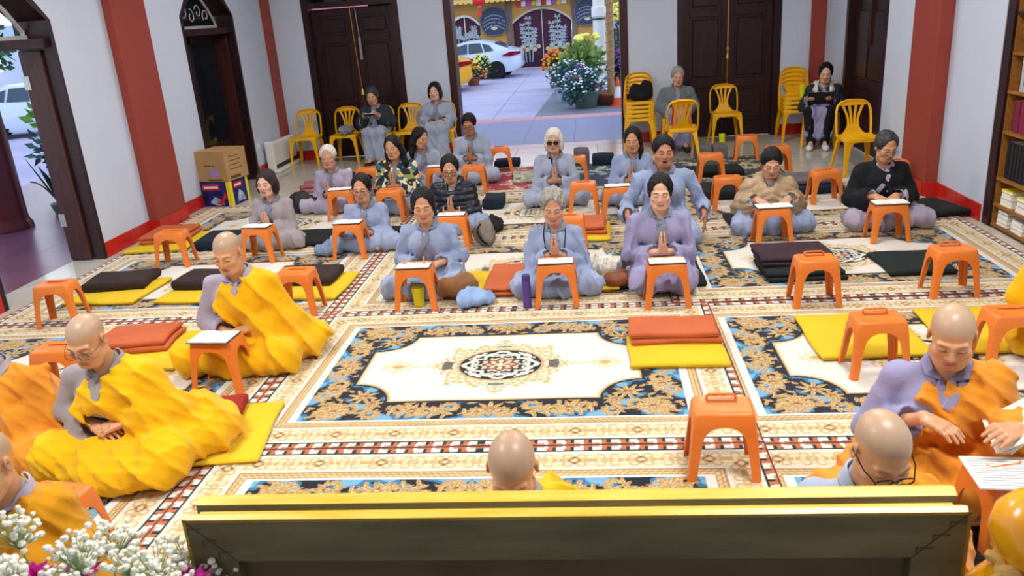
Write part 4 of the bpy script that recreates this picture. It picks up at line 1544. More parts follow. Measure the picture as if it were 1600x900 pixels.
def make_stool(label, loc, rz):
    t = empty('step_stool', loc, rz, label, 'stool', 'orange plastic step stools')
    Hs = 0.316
    bx, by, tx, ty = 0.158, 0.122, 0.128, 0.092     # half footprint at floor, half size under the top
    th = 0.006
    seat = MB()
    rings = []
    for z, g, c in ((0.256, 1.0, 0.020), (0.304, 0.985, 0.020), (0.313, 0.955, 0.022), (0.316, 0.90, 0.024), (0.3145, 0.86, 0.024)):
        f_ = (Hs - z) / Hs
        hx, hy = lerp(tx, bx, f_) * g, lerp(ty, by, f_) * g
        rings.append([(x * (hx - a), y * (hy - b), z) for x, y, a, b in (
            (-1, -1, c, 0), (1, -1, c, 0), (1, -1, 0.3 * c, 0.3 * c), (1, -1, 0, c), (1, 1, 0, c), (1, 1, 0.3 * c, 0.3 * c), (1, 1, c, 0), (-1, 1, c, 0), (-1, 1, 0.3 * c, 0.3 * c), (-1, 1, 0, c), (-1, -1, 0, c), (-1, -1, 0.3 * c, 0.3 * c))])
    inner = [[(x * 0.95, y * 0.93, z) for x, y, z in rings[0]]]
    inner.append([(x * 0.95, y * 0.93, 0.30) for x, y, z in rings[0]])
    seat.loft(inner[::-1] + rings, cap=True)
    seat.obj('seat', M_orange, t, True)
    prof = [(0.0, 0.040), (0.10, 0.043), (0.17, 0.047), (0.205, 0.053), (0.228, 0.064), (0.245, 0.082), (0.2565, 0.112)]
    for sx_ in (-1, 1):
        for sy in (-1, 1):
            rr = []
            for z, wv in prof:
                f_ = (Hs - z) / Hs
                hx, hy = lerp(tx, bx, f_), lerp(ty, by, f_)
                wx, wy = min(wv, hx - 0.001), min(wv * 0.82, hy - 0.001)
                c = 0.016
                o = [(hx - wx, hy), (hx - c, hy), (hx - 0.3 * c, hy - 0.3 * c), (hx, hy - c), (hx, hy - wy)]
                i_ = [(hx - th, hy - wy), (hx - th, hy - c), (hx - th - 0.3 * c, hy - th - 0.3 * c), (hx - c, hy - th), (hx - wx, hy - th)]
                rr.append([(sx_ * a, sy * b_, z) for a, b_ in o + i_])
            MB().loft(rr).obj('leg', M_orange, t, True)
    hp = [(-0.062, 0.05, 0.308), (-0.062, 0.052, 0.333), (-0.05, 0.054, 0.339), (0.05, 0.054, 0.339), (0.062, 0.052, 0.333), (0.062, 0.05, 0.308)]
    MB().tube(hp, 0.006, 6).obj('handle', M_orange, t, True)
    MB().box(-0.065, 0.065, 0.022, 0.046, 0.3145, 0.3165).obj('grip_slot', mat('dark_orange_plastic', (170, 80, 22), 0.5, 0.03), t)
    return t


STOOLS = [
    (-1.30, 5.37, 0, 'orange stool with open book and yellow cup beneath, in the front row left'),
    (-0.29, 5.345, 0, 'orange stool with open book before the grey haired praying woman, purple bottle beside it'),
    (0.465, 5.255, 1, 'orange stool with open book before the lilac robed woman in the front row'),
    (-3.02, 6.74, -4, 'orange stool with a book before the bob haired woman near the left wall'),
    (-2.18, 6.74, -2, 'orange stool with a book before the blue robed woman in glasses'),
    (-2.69, 8.2, 0, 'orange stool with a dark book before the white haired woman at the left'),
    (-2.12, 8.04, 0, 'orange stool before the woman in the floral jacket'),
    (-1.83, 9.25, 0, 'orange stool with a dark book, before the turning long haired woman'),
    (-1.40, 9.2, 0, 'orange stool right behind the woman in the black puffer jacket'),
    (-1.27, 6.85, 0, 'orange stool with a book stand before the woman in the black puffer jacket'),
    (-1.22, 10.42, 8, 'orange stool beside the kneeling person in glasses, by the open doorway'),
    (-0.22, 9.42, 0, 'orange stool at the elbow of the white haired woman in sunglasses'),
    (-0.115, 7.93, 0, 'empty orange stool right of the white haired woman in sunglasses, nearest to her knee'),
    (0.215, 7.71, 0, 'orange stool with a dark book, before the side ponytail woman'),
    (-0.23, 6.6, 0, 'orange stool hidden behind the shoulder of the grey haired woman'),
    (1.31, 9.16, 0, 'empty orange stool on the black floral rug, in front of the grey block cushions'),
    (1.29, 7.87, 0, 'orange stool left of the woman in the beige jacket'),
    (1.92, 10.36, -6, 'empty orange stool on the bare floor beyond the black rug'),
    (2.09, 9.4, 0, 'orange stool just behind the shoulder of the beige jacket woman'),
    (2.23, 7.95, 3, 'empty orange stool between the beige jacket woman and the black coat woman'),
    (1.455, 6.62, 1, 'orange stool with an open white book before the beige jacket woman'),
    (2.355, 6.57, 1, 'orange stool with an open book before the black coat woman'),
    (2.97, 8.25, 0, 'orange stool behind the black coat woman, close to the red pilaster'),
    (1.43, 5.2, 1, 'empty orange stool with raised handle in front of the purple folded cushions'),
    (2.33, 5.3, 1, 'empty orange stool in front of the flat dark green cushion'),
    (1.475, 4.13, 1, 'empty orange stool standing on the wide yellow mat'),
    (2.17, 4.16, 0, 'orange stool at the right edge, on the far yellow mat'),
    (0.515, 3.165, -2, 'large empty orange stool in the open foreground, right of the centre monk'),
    (1.44, 2.63, 12, 'orange stool with loose printed sheets before the monk turning pages'),
    (-4.0, 5.28, 8, 'empty orange stool by the left doorway, in front of a black cushion'),
    (-3.16, 4.05, 5, 'orange stool half hidden behind the bespectacled monk in bright yellow'),
    (-2.22, 4.13, -2, 'orange stool with white pages before the middle left yellow robed monk'),
    (-2.18, 5.36, -3, 'empty orange stool just behind the middle left yellow robed monk'),
    (-3.82, 6.69, 4, 'empty orange stool near the left wall, in front of the rust folded cushion'),
    (-2.17, 2.53, -8, 'orange stool in the lower left corner, between two monks'),
    (-2.72, 9.4, 0, 'orange stool behind the white haired woman at the left'),
]
zt = 0.014
proto = None
STO = []
for x, y, a, lab in STOOLS:
    if proto is None:
        proto = make_stool(lab, (x, y, zt), R(a))
        o = proto
    else:
        o = copy_tree(proto)
        o.location = (x, y, zt if y < 9 else 0.014)
        o.rotation_euler = (0, 0, R(a))
        o['label'] = lab
    STO.append(o)
STO[17].location.z = 0.001
# the wire-thin handle lies folded flat on every stool but four
flat = MB().tube([(-0.062, 0.05, 0.318), (-0.062, 0.028, 0.320), (-0.05, 0.020, 0.321), (0.05, 0.020, 0.321), (0.062, 0.028, 0.320), (0.062, 0.05, 0.318)], 0.005, 6).mesh('handle', True)
flat.materials.append(M_orange)
for i_, o in enumerate(STO):
    if i_ not in (23, 25, 27, 24):
        for ch in o.children:
            if ch.name.startswith('handle'):
                ch.data = flat


# ------------------------------------------------------------ yellow plastic chairs
def make_chair(label, loc, rz):
    t = empty('plastic_chair', loc, rz, label, 'chair', 'yellow plastic chairs')
    # seat: dished slab with a rolled apron
    rings = []
    for z, g in ((0.385, 1.0), (0.415, 1.0), (0.425, 0.985), (0.428, 0.93), (0.420, 0.80), (0.417, 0.4)):
        hx, hyf, hyb = 0.205 * g, 0.20 * g, 0.185 * g
        c = 0.05 * g
        rings.append([(-hx + c, -hyf, z), (hx - c, -hyf, z), (hx - 0.3 * c, -hyf + 0.3 * c, z), (hx, -hyf + c, z), (hx * 0.9, hyb - c, z), (hx * 0.88 - 0.3 * c, hyb - 0.3 * c, z), (hx * 0.88 - c, hyb, z), (-hx * 0.88 + c, hyb, z), (-hx * 0.88 + 0.3 * c, hyb - 0.3 * c, z), (-hx * 0.9, hyb - c, z), (-hx, -hyf + c, z), (-hx + 0.3 * c, -hyf + 0.3 * c, z)])
    inn = [[(x * 0.95, y * 0.95, 0.385) for x, y, z in rings[0]], [(x * 0.95, y * 0.95, 0.408) for x, y, z in rings[0]]]
    MB().loft(inn[::-1] + rings).obj('seat', M_yellowpl, t, True)
    # legs: L-shaped, splayed
    for sx_ in (-1, 1):
        for sy, yb, yt in ((-1, -0.225, -0.19), (1, 0.235, 0.165)):
            rr = []
            for z in (0.0, 0.2, 0.34, 0.385, 0.40):
                q = z / 0.40
                x = lerp(0.222, 0.198 if sy < 0 else 0.178, q)
                y = lerp(yb, yt, q)
                wv = lerp(0.030, 0.045, q) + (0.05 if z > 0.36 else (0.012 if z > 0.3 else 0))
                th = 0.008
                o = [(x - wv, y), (x, y), (x, y - sy * wv)]
                i_ = [(x - th, y - sy * wv), (x - th, y - sy * th), (x - wv, y - sy * th)]
                rr.append([(sx_ * a, b_, z) for a, b_ in o + i_])
            MB().loft(rr).obj('leg', M_yellowpl, t, True)

    def bp(x, z):          # backrest surface: leans back, curved round the sitter
        return (x, 0.165 + (z - 0.42) * 0.20 - 0.9 * x * x * 0.6, z)
    arch = [(-0.185, 0.40), (-0.192, 0.50), (-0.192, 0.60), (-0.188, 0.68), (-0.172, 0.735), (-0.135, 0.77), (-0.07, 0.787), (0, 0.79)]
    arch = arch + [(-x, z) for x, z in arch[-2::-1]]
    MB().tube([bp(x, z) for x, z in arch], [0.025] * len(arch), 8, 0.5).obj('back_frame', M_yellowpl, t, True)

    def strip(pts, wd, name):
        rr = []
        for (x, z), ww in zip(pts, wd):
            a, b_ = bp(x - ww, z), bp(x + ww, z)
            rr.append([a, b_, (b_[0], b_[1] + 0.009, b_[2]), (a[0], a[1] + 0.009, a[2])])
        MB().loft(rr).obj(name, M_yellowpl, t, True)
    # vase-shaped splat: solid foot, then slats fanning to the top rail
    strip([(0, 0.40), (0, 0.45), (0, 0.49), (0, 0.53)], [0.16, 0.105, 0.075, 0.062], 'splat_foot')
    for q in (-1.5, -0.5, 0.5, 1.5):
        strip([(q * 0.034, 0.525), (q * 0.034, 0.58), (q * 0.048, 0.65), (q * 0.068, 0.72), (q * 0.082, 0.775)], [0.014, 0.0125, 0.013, 0.015, 0.02], 'slat')
    strip([(0, 0.735), (0, 0.755), (0, 0.775), (0, 0.785)], [0.155, 0.135, 0.10, 0.06], 'top_panel')
    return t


CHAIRS = [
    (-4.28, 11.78, 0.0, 0, 'yellow chair in the far left corner beside the white heater'),
    (-3.68, 11.82, 0.0, 0, 'yellow chair with a crumpled bag on its seat, left of the dark jacketed sitter'),
    (-2.70, 11.82, 0.0, 0, 'empty yellow chair between the two seated women left of the doorway'),
    (-3.13, 11.72, 0.0, 0, 'yellow chair hidden under the sitter in the dark jacket'),
    (-2.22, 11.80, 0.0, 0, 'yellow chair under the pale robed woman by the doorway'),
    (1.17, 11.62, 0.0, 0, 'yellow chair under the old man in the grey jacket'),
    (1.14, 10.62, 0.0, 180, 'yellow chair turned with its back to the room, in front of the old man'),
    (1.88, 11.78, 0.0, 0, 'single empty yellow chair in front of the right double door'),
    (2.92, 9.22, 0.0, 4, 'single yellow chair standing before the dark side door on the right'),
    (3.02, 11.22, 0.0, -14, 'yellow chair under the reading woman with the white collar'),
]
for k in range(5):
    CHAIRS.append((0.66 + 0.006 * k, 11.80 + 0.014 * k, 0.057 * k, 0, 'yellow chair in the stack right of the doorway, %s' % ('bottom', 'second from bottom', 'middle', 'second from top', 'topmost with a black bag on it')[k]))
for k in range(4):
    CHAIRS.append((2.84 + 0.005 * k, 11.76 + 0.014 * k, 0.057 * k, 0, 'yellow chair in the stack beside the right double door, %s' % ('bottom', 'second from bottom', 'second from top', 'topmost holding a yellow cup')[k]))
proto = None
for x, y, z, a, lab in CHAIRS:
    if proto is None:
        o = proto = make_chair(lab, (x, y, z + 0.001), R(a))
    else:
        o = copy_tree(proto)
        o.location = (x, y, z + 0.001)
        o.rotation_euler = (0, 0, R(a))
        o['label'] = lab
    if lab.startswith(('yellow chair turned', 'single empty', 'single yellow')):
        pass


# ------------------------------------------------------------ mats and cushions
def pad_mesh(name, w_, d_, h_, seed=0, wob=0.006, puffy=0.25):
    """soft slab with rounded edges and a slightly uneven outline"""
    nx, ny = 14, 12
    rs = np.random.RandomState(seed)
    ph = rs.uniform(0, 6, 6)
    u = np.concatenate([[-1, -0.985, -0.95], np.linspace(-0.85, 0.85, nx - 6), [0.95, 0.985, 1]])
    v = np.concatenate([[-1, -0.985, -0.95], np.linspace(-0.85, 0.85, ny - 6), [0.95, 0.985, 1]])
    U, Vv = np.meshgrid(u, v, indexing='ij')
    X = U * w_ / 2 + wob * np.sin(Vv * 3 + ph[0])
    Y = Vv * d_ / 2 + wob * np.sin(U * 3 + ph[1])
    e = np.minimum(1, np.minimum(1 - np.abs(U), 1 - np.abs(Vv)) / 0.07)
    dome = np.sqrt(np.clip(1 - (1 - e) ** 2, 0, 1))
    Zt = h_ * (0.5 + 0.5 * dome * (1 - puffy) + 0.5 * puffy * (1 - np.maximum(np.abs(U), np.abs(Vv)) ** 3) * dome) + wob * 0.5 * np.sin(U * 4 + ph[2]) * np.sin(Vv * 3 + ph[3])
    Zb = h_ * 0.5 * (1 - dome)
    n = X.size
    I = np.arange(n).reshape(X.shape)
    V3 = np.concatenate([np.stack([X, Y, Zt], -1).reshape(-1, 3), np.stack([X, Y, Zb], -1).reshape(-1, 3)])
    Q = np.stack([I[:-1, :-1], I[1:, :-1], I[1:, 1:], I[:-1, 1:]], -1).reshape(-1, 4)
    return fast_mesh(name, V3, np.concatenate([Q, Q[:, ::-1] + n, ]), True), None


PADM = {
    'yellow': mat('yellow_mat_cloth', (220, 184, 40), 0.8, 0.05, 4, bump=0.15, bscale=200, spec=0.25), 'rust': mat('rust_cushion_cloth', (190, 96, 56), 0.85, 0.06, 4, bump=0.2, bscale=200),
    'black': mat('black_cushion_cloth', (28, 26, 28), 0.9, 0.12, 6, bump=0.2, bscale=200), 'purple': mat('dark_purple_cushion_cloth', (58, 38, 46), 0.9, 0.1, 6, bump=0.2, bscale=200),
    'green': mat('black_green_cushion_cloth', (26, 36, 36), 0.9, 0.1, 6, bump=0.2, bscale=200), 'navy': mat('navy_cushion_cloth', (24, 36, 50), 0.9, 0.1, 6, bump=0.2, bscale=200),
    'brown': mat('dark_brown_cushion_cloth', (50, 36, 34), 0.9, 0.1, 6, bump=0.2, bscale=200), 'grey': mat('grey_cushion_cloth', (104, 98, 102), 0.9, 0.08, 6, bump=0.2, bscale=200),
    'pink': mat('pink_striped_blanket', (178, 112, 118), 0.95, 0.2, 20, bump=0.4, bscale=120, col2=(150, 84, 92)), 'red': mat('red_cushion_cloth', (150, 40, 28), 0.85, 0.06, 4, bump=0.2, bscale=200),
}


def pad(col, x, y, w_, d_, h_, rz, z, label, layers=1, name='cushion', cat='cushion', group=None):
    if layers == 1:
        me, _ = pad_mesh(name, w_, d_, h_, int(abs(x * 100) + abs(y * 37)) % 1000)
        o = link(name, me, PADM[col], None, (x, y, z), R(rz))
    else:
        o = empty(name, (x, y, z), R(rz))
        for k in range(layers):
            me, _ = pad_mesh('layer', w_ - 0.012 * k, d_ - 0.012 * k, h_ / layers * 1.04, k + int(abs(x * 100)))
            link('layer', me, PADM[col], o, (0.006 * (-1) ** k, 0.004 * k, k * h_ / layers))
    tag(o, label, cat, group)
    return o


Z = 0.0185
pad('yellow', 0.445, 4.41, 0.56, 0.44, 0.04, 0, Z, 'yellow mat with a rust folded cushion on it, on the open middle carpet', name='floor_mat', cat='mat')
pad('rust', 0.445, 4.60, 0.54, 0.30, 0.075, 0, Z + 0.036, 'rust folded cushion on the yellow mat of the open middle carpet', 2)
pad('yellow', 1.54, 4.58, 0.62, 0.64, 0.04, 1, Z - 0.004, 'wide yellow mat under an empty stool, right of the middle carpet', name='floor_mat', cat='mat')
pad('yellow', 2.28, 4.62, 0.62, 0.66, 0.04, 1, Z - 0.004, 'yellow mat at the right edge behind the page turning monk', name='floor_mat', cat='mat')
pad('yellow', -0.93, 5.80, 0.5, 0.55, 0.03, 0, Z - 0.004, 'yellow mat under the front row woman on the left', name='floor_mat', cat='mat')
pad('rust', -0.69, 5.81, 0.30, 0.62, 0.07, 0, Z, 'rust folded cushion between the two left women of the front row', 2)
pad('yellow', -0.15, 5.80, 0.62, 0.5, 0.035, 0, Z - 0.004, 'yellow mat under the grey haired praying woman', name='floor_mat', cat='mat')
pad('green', 1.48, 5.84, 0.56, 0.50, 0.075, 1, Z + 0.003, 'black green cushion under the purple one, right carpet', 2)
pad('purple', 1.46, 5.92, 0.54, 0.42, 0.07, 1, Z + 0.078, 'dark purple cushion on top of the black green one', 2)
pad('green', 2.30, 5.88, 0.46, 0.5, 0.045, 1, Z + 0.003, 'flat dark green cushion lying alone on the right carpet')
pad('black', 2.98, 7.40, 0.52, 0.52, 0.06, 14, Z + 0.003, 'black cushion against the right wall beside the black coat woman')
pad('yellow', -3.95, 5.92, 0.62, 0.6, 0.04, -2, Z - 0.004, 'yellow mat with a black cushion, nearest the left doorway', name='floor_mat', cat='mat')
pad('brown', -3.97, 6.03, 0.52, 0.36, 0.08, 6, Z + 0.036, 'black brown cushion on the yellow mat nearest the left doorway', 1)
pad('yellow', -3.12, 5.88, 0.66, 0.6, 0.04, -2, Z - 0.004, 'yellow mat behind the shoulder of the middle left yellow robed monk', name='floor_mat', cat='mat')
pad('brown', -3.17, 5.98, 0.5, 0.36, 0.08, -3, Z + 0.036, 'black brown cushion left of the middle left yellow robed monk', 1)
pad('yellow', -2.30, 5.88, 0.66, 0.62, 0.04, -2, Z - 0.004, 'yellow mat right behind the middle left yellow robed monk', name='floor_mat', cat='mat')
pad('brown', -2.34, 5.98, 0.52, 0.36, 0.08, -3, Z + 0.036, 'black brown cushion behind the empty stool of the middle left monk', 1)
pad('yellow', -2.95, 4.66, 0.62, 0.62, 0.04, -4, Z - 0.004, 'yellow mat under the rust cushion behind the bespectacled monk', name='floor_mat', cat='mat')
pad('rust', -3.08, 4.72, 0.48, 0.36, 0.08, 6, Z + 0.036, 'rust cushion behind the bespectacled monk in bright yellow', 2)
pad('yellow', -4.28, 7.42, 0.62, 0.66, 0.04, 3, Z - 0.004, 'yellow mat along the left red tiled skirting', name='floor_mat', cat='mat')
pad('rust', -4.30, 7.52, 0.44, 0.5, 0.08, 3, Z + 0.036, 'rust folded cushion along the left red tiled skirting', 2)
pad('navy', -3.62, 7.32, 0.5, 0.45, 0.10, 0, Z, 'navy cushion between the left wall and the bob haired woman')
pad('yellow', -2.10, 3.50, 0.78, 0.62, 0.035, 8, Z - 0.004, 'yellow mat peeping from under the bespectacled monk', name='floor_mat', cat='mat')
pad('red', -2.12, 3.62, 0.42, 0.36, 0.07, 8, Z + 0.031, 'red cushion peeping from behind the bespectacled monk')
pad('yellow', -2.85, 3.62, 0.6, 0.6, 0.035, 4, Z - 0.004, 'yellow mat under the orange robed monk at the left edge', name='floor_mat', cat='mat')
pad('red', -2.92, 3.55, 0.44, 0.36, 0.07, 4, Z + 0.031, 'red cushion under the orange robed monk at the left edge')
pad('yellow', -2.30, 4.66, 0.66, 0.5, 0.035, 4, Z - 0.004, 'yellow mat under the middle left yellow robed monk', name='floor_mat', cat='mat')
pad('navy', 2.25, 8.50, 0.55, 0.5, 0.09, 0, Z, 'navy cushion behind the empty stool between two right hand sitters')
pad('grey', 2.22, 8.52, 0.42, 0.40, 0.06, 0, Z + 0.088, 'grey cushion on the navy one, right of the beige jacket woman')
pad('black', 1.36, 8.42, 0.62, 0.5, 0.10, 0, Z, 'black cushion left of the beige jacket woman')
pad('black', 1.42, 9.55, 0.62, 0.4, 0.08, 0, Z - 0.004, 'black cushion on the black floral rug')
pad('grey', 1.40, 10.55, 0.20, 0.24, 0.20, 0, 0.001, 'grey block cushion on edge, left of two, before the turned chair', name='block_cushion')
pad('grey', 1.61, 10.55, 0.18, 0.24, 0.20, 0, 0.001, 'grey block cushion on edge, right of two, before the turned chair', name='block_cushion')
pad('rust', -0.06, 7.18, 0.30, 0.45, 0.08, 0, Z + 0.036, 'rust cushion behind the grey haired woman', 2)
pad('yellow', -0.04, 7.15, 0.34, 0.60, 0.04, 0, Z - 0.004, 'yellow mat under the rust cushion behind the grey haired woman', name='floor_mat', cat='mat')
pad('navy', -1.16, 10.75, 0.34, 0.24, 0.10, 0, 0.013, 'small navy cushion by the stool at the doorway')
pad('navy', -1.08, 8.42, 0.22, 0.34, 0.12, 0, Z, 'navy cushion right of the black puffer jacket')
pad('navy', 0.12, 10.55, 0.28, 0.26, 0.14, 0, 0.013, 'navy cushion on the blue rug behind the white haired woman in sunglasses')
pad('grey', -0.16, 10.62, 0.2, 0.2, 0.22, 0, 0.013, 'grey block cushion behind the white haired woman in sunglasses', name='block_cushion')
pad('black', -2.72, 7.34, 0.5, 0.5, 0.05, 0, Z, 'black cushion right of the bob haired woman')
pad('black', -1.86, 7.26, 0.36, 0.5, 0.07, 0, Z, 'black cushion right of the blue robed woman in glasses')
pad('black', 0.47, 5.86, 0.62, 0.6, 0.045, 0, Z, 'black cushion under the lilac robed woman')
pad('black', 1.50, 7.2, 0.62, 0.62, 0.05, 0, Z, 'black cushion under the beige jacket woman')
pad('pink', -3.52, 9.85, 0.46, 0.4, 0.05, 20, 0.002, 'pink striped folded blanket on the bare floor at the left, lower one', 1, 'blanket', 'blanket')
pad('pink', -3.50, 9.87, 0.42, 0.36, 0.05, 12, 0.05, 'pink striped folded blanket lying on another, at the left', 1, 'blanket', 'blanket')
pad('pink', -2.92, 10.75, 0.5, 0.3, 0.06, 14, 0.013, 'pink folded blanket farther back before the yellow chairs', 1, 'blanket', 'blanket')
pad('black', -3.2, 10.45, 0.5, 0.3, 0.06, 10, 0.013, 'black cushion behind the white haired woman at the left')


# ------------------------------------------------------------ books and sheets
M_cover = mat('dark_book_cover', (44, 34, 36), 0.6, 0.1)


def open_book(x, y, z, rz, label, w_=0.21, d_=0.15, tilt=0, pegs=False, cover=None):
    t = empty('open_book', (x, y, z), R(rz), label, 'book')
    t.rotation_euler = (R(tilt), 0, R(rz))
    MB().box(-w_ - 0.006, w_ + 0.006, -d_ / 2 - 0.005, d_ / 2 + 0.005, 0.0, 0.004).obj('cover', cover or M_cover, t)
    for s_ in (-1, 1):
        rr = []
        for q in np.linspace(0, 1, 8):
            hh = 0.003 + 0.007 * math.sin(min(1, q * 2.2) * PI / 2) * (1 - 0.6 * q)
            rr.append([(s_ * q * w_, -d_ / 2, 0.004), (s_ * q * w_, -d_ / 2, 0.004 + hh), (s_ * q * w_, d_ / 2, 0.004 + hh), (s_ * q * w_, d_ / 2, 0.004)])
        MB().loft(rr).obj('pages', M_paper, t, True)
    if pegs:
        for s_ in (-0.6, 0.6):
            MB().lathe([(0.012, 0), (0.012, 0.006), (0.005, 0.012), (0.005, 0.035), (0.008, 0.042), (0.001, 0.05)], 8, (s_ * w_, d_ / 2 - 0.02, 0.014)).obj('page_weight', mat('pinkish_wood', (222, 150, 110), 0.5), t, True)
    return t


zs = 0.331
open_book(-1.30, 5.33, zs, 0, 'open book held by two small page weights, on the front left stool', 0.12, 0.11, pegs=True)
open_book(-0.29, 5.31, zs, 2, 'open book on the stool before the grey haired woman', 0.12, 0.11)
open_book(0.465, 5.22, zs, 1, 'open book on the stool before the lilac robed woman', 0.12, 0.11)
open_book(-3.02, 6.71, zs, -6, 'open book on the stool before the bob haired woman', 0.12, 0.12)
open_book(-2.18, 6.71, zs, -2, 'open book on the stool before the blue robed woman in glasses', 0.12, 0.12)
open_book(-2.69, 8.17, zs, 3, 'dark open book on the stool before the white haired woman at the left', 0.12, 0.11)
open_book(-1.83, 9.22, zs, 0, 'dark open book on the stool before the turning long haired woman', 0.12, 0.11)
open_book(-1.27, 6.82, zs, 0, 'open book with two page weights before the black puffer jacket', 0.12, 0.11, pegs=True)
open_book(0.215, 7.68, zs, 2, 'dark open book on the stool before the woman with hair over one shoulder', 0.12, 0.11)
open_book(1.455, 6.60, zs, 2, 'thick open white book on the stool of the beige jacket woman', 0.14, 0.14)
open_book(2.355, 6.55, zs, 1, 'open book on the stool of the black coat woman', 0.13, 0.14, pegs=False)
open_book(-2.22, 4.10, zs, -4, 'white open pages on the stool of the middle left yellow robed monk', 0.12, 0.17)
open_book(2.94, 10.88, 0.655, -14, 'dark covered book held open by the woman with the white collar', 0.15, 0.2, -52)
open_book(-3.14, 11.30, 0.735, 0, 'small open booklet held by the sitter in the dark jacket', 0.07, 0.11, -20)
al = MB().box(-0.15, 0.15, -0.3, 0.3, 0, 0.03, 0.006)
ao = al.obj('album', mat('cream_album_cover', (206, 204, 176), 0.6, 0.25, 14, col2=(120, 124, 96)), None, False, (-0.86, 9.85, 0.0145), R(6))
tag(ao, 'cream album lying on the red floral rug', 'book')
MB().box(-0.12, -0.05, -0.22, -0.08, 0.03, 0.032).obj('cover_picture', mat('brown_print', (130, 96, 60), 0.6, 0.2, 30), ao)

sh = empty('printed_sheets', (1.44, 2.60, zs), R(-4), 'loose printed sheets lying flat on the stool before the page turning monk', 'paper')
MB().box(-0.15, 0.15, -0.105, 0.105, 0, 0.006).obj('sheet_pile', M_paper, sh)
ln = MB()
for k in range(12):
    ln.box(-0.13, 0.13 - 0.04 * (k % 3), 0.085 - k * 0.0155, 0.088 - k * 0.0155, 0.0061, 0.0064)
ln.obj('text_lines', mat('grey_ink', (130, 130, 136), 0.8, 0), sh)
tp = empty('turned_pages', (1.52, 2.78, 0.36), R(-10), 'white pages curling up in the hands of the page turning monk', 'paper')
for k in range(5):
    rr = []
    for q in np.linspace(0, 1, 10):
        a = q * 2.0
        x = -0.04 + 0.15 * q - 0.012 * k
        zz = 0.0 + 0.10 * math.sin(a) * (1 - 0.12 * k)
        rr.append([(x, -0.11, zz), (x, 0.11, zz + 0.03), (x, 0.11, zz + 0.0315), (x, -0.11, zz + 0.0015)])
    MB().loft(rr).obj('page', M_paper, tp, True)

# ------------------------------------------------------------ small belongings
M_ycup = mat('yellow_cup_plastic', (222, 206, 20), 0.35, 0.04)
M_lime = mat('bright_lime_plastic', (236, 240, 30), 0.35, 0.04)


def tumbler(x, y, z, label, m, h=0.15, r=0.042, r2=None, lid=None):
    t = empty('tumbler', (x, y, z), 0, label, 'cup')
    r2 = r2 or r * 0.78
    MB().lathe([(r2 * 0.95, 0), (r2, 0.006), (r * 0.97, h * 0.94), (r, h * 0.96), (r, h), (r * 0.9, h), (r2 * 0.9, 0.012)], 20).obj('cup', m, t, True)
    if lid:
        MB().lathe([(r * 1.02, h - 0.012), (r * 1.02, h + 0.004), (r * 0.8, h + 0.008), (0.001, h + 0.008)], 20).obj('lid', lid, t, True)
    return t


tumbler(-1.30, 5.38, Z, 'yellow cup standing under the front left stool', M_ycup, 0.155, 0.048, lid=mat('olive_lid', (140, 130, 30), 0.5))
tumbler(1.72, 11.02, 0.001, 'lime yellow tumbler on the bare floor before the right double door', M_lime, 0.24, 0.045)
tumbler(2.90, 11.66, 0.60, 'lime yellow cup on the seat of the stacked chairs at the right', M_lime, 0.16, 0.045)
bt = empty('water_bottle', (-0.50, 5.27, Z), 0, 'slim purple bottle left of the stool of the grey haired woman', 'bottle')
mp_ = mat('purple_metal', (92, 72, 150), 0.3, 0.05, metal=0.4)
MB().lathe([(0.026, 0), (0.03, 0.004), (0.03, 0.185), (0.028, 0.195), (0.026, 0.2)], 18).obj('bottle_body', mp_, bt, True)
MB().lathe([(0.028, 0.2), (0.029, 0.202), (0.029, 0.235), (0.026, 0.24), (0.001, 0.24)], 18).obj('cap', mat('dark_purple_plastic', (70, 56, 120), 0.4), bt, True)


def soft(name, label, cat, prims, m, loc, rz=0, h=0.011, amp=0.012, seed=1, fr=1.6):
    s_ = Sdf()
    for q in prims:
        if len(q) == 2:
            s_.ell(q[0], q[1], 0.03)
        else:
            s_.cone(q[0], q[1], q[2], q[3], 0.03)
    t = empty(name, loc, R(rz), label, cat)
    sculpt('fabric' if cat != 'bag' else 'bag_body', s_, m, t, h, 1.0, folds(seed, amp, fr), zmin=0.001)
    return t


t = soft('cloth_bag', 'pale blue cloth bag knotted and lying right of the front left stool', 'bag', [((0, 0, 0.05), (0.13, 0.12, 0.06)), ((-0.05, -0.08, 0.05), (0.06, 0.07, 0.06)), ((-0.03, 0.03, 0.09), (-0.05, -0.08, 0.09), 0.035, 0.03), ((0.07, 0.03, 0.03), (0.09, 0.1, 0.035))], mat('pale_blue_cotton', (140, 168, 214), 0.85, 0.06, 8, bump=0.2, bscale=200), (-0.90, 5.38, Z), 0, 0.010, 0.012, 3)
soft('cloth_bundle', 'blue grey cloth heaped at the foot of the blue robed woman', 'cloth', [((0, 0, 0.05), (0.13, 0.11, 0.07)), ((0.06, 0.03, 0.08), (0.08, 0.08, 0.06))], mat('blue_grey_cotton', (128, 146, 176), 0.85, 0.1, 8, bump=0.2, bscale=200), (-2.42, 6.80, Z), 20, 0.012, 0.02, 5)
soft('shawl', 'white grey patterned shawl bundled between the grey haired and lilac robed women', 'cloth', [((0, 0, 0.08), (0.10, 0.13, 0.09)), ((0.06, -0.06, 0.09), (0.07, 0.1, 0.07)), ((-0.02, 0.08, 0.13), (0.08, 0.07, 0.06))], mat('white_woven_shawl', (216, 208, 198), 0.95, 0.2, 30, bump=0.4, bscale=100), (0.04, 5.90, Z), 10, 0.011, 0.02, 9, 2.2)
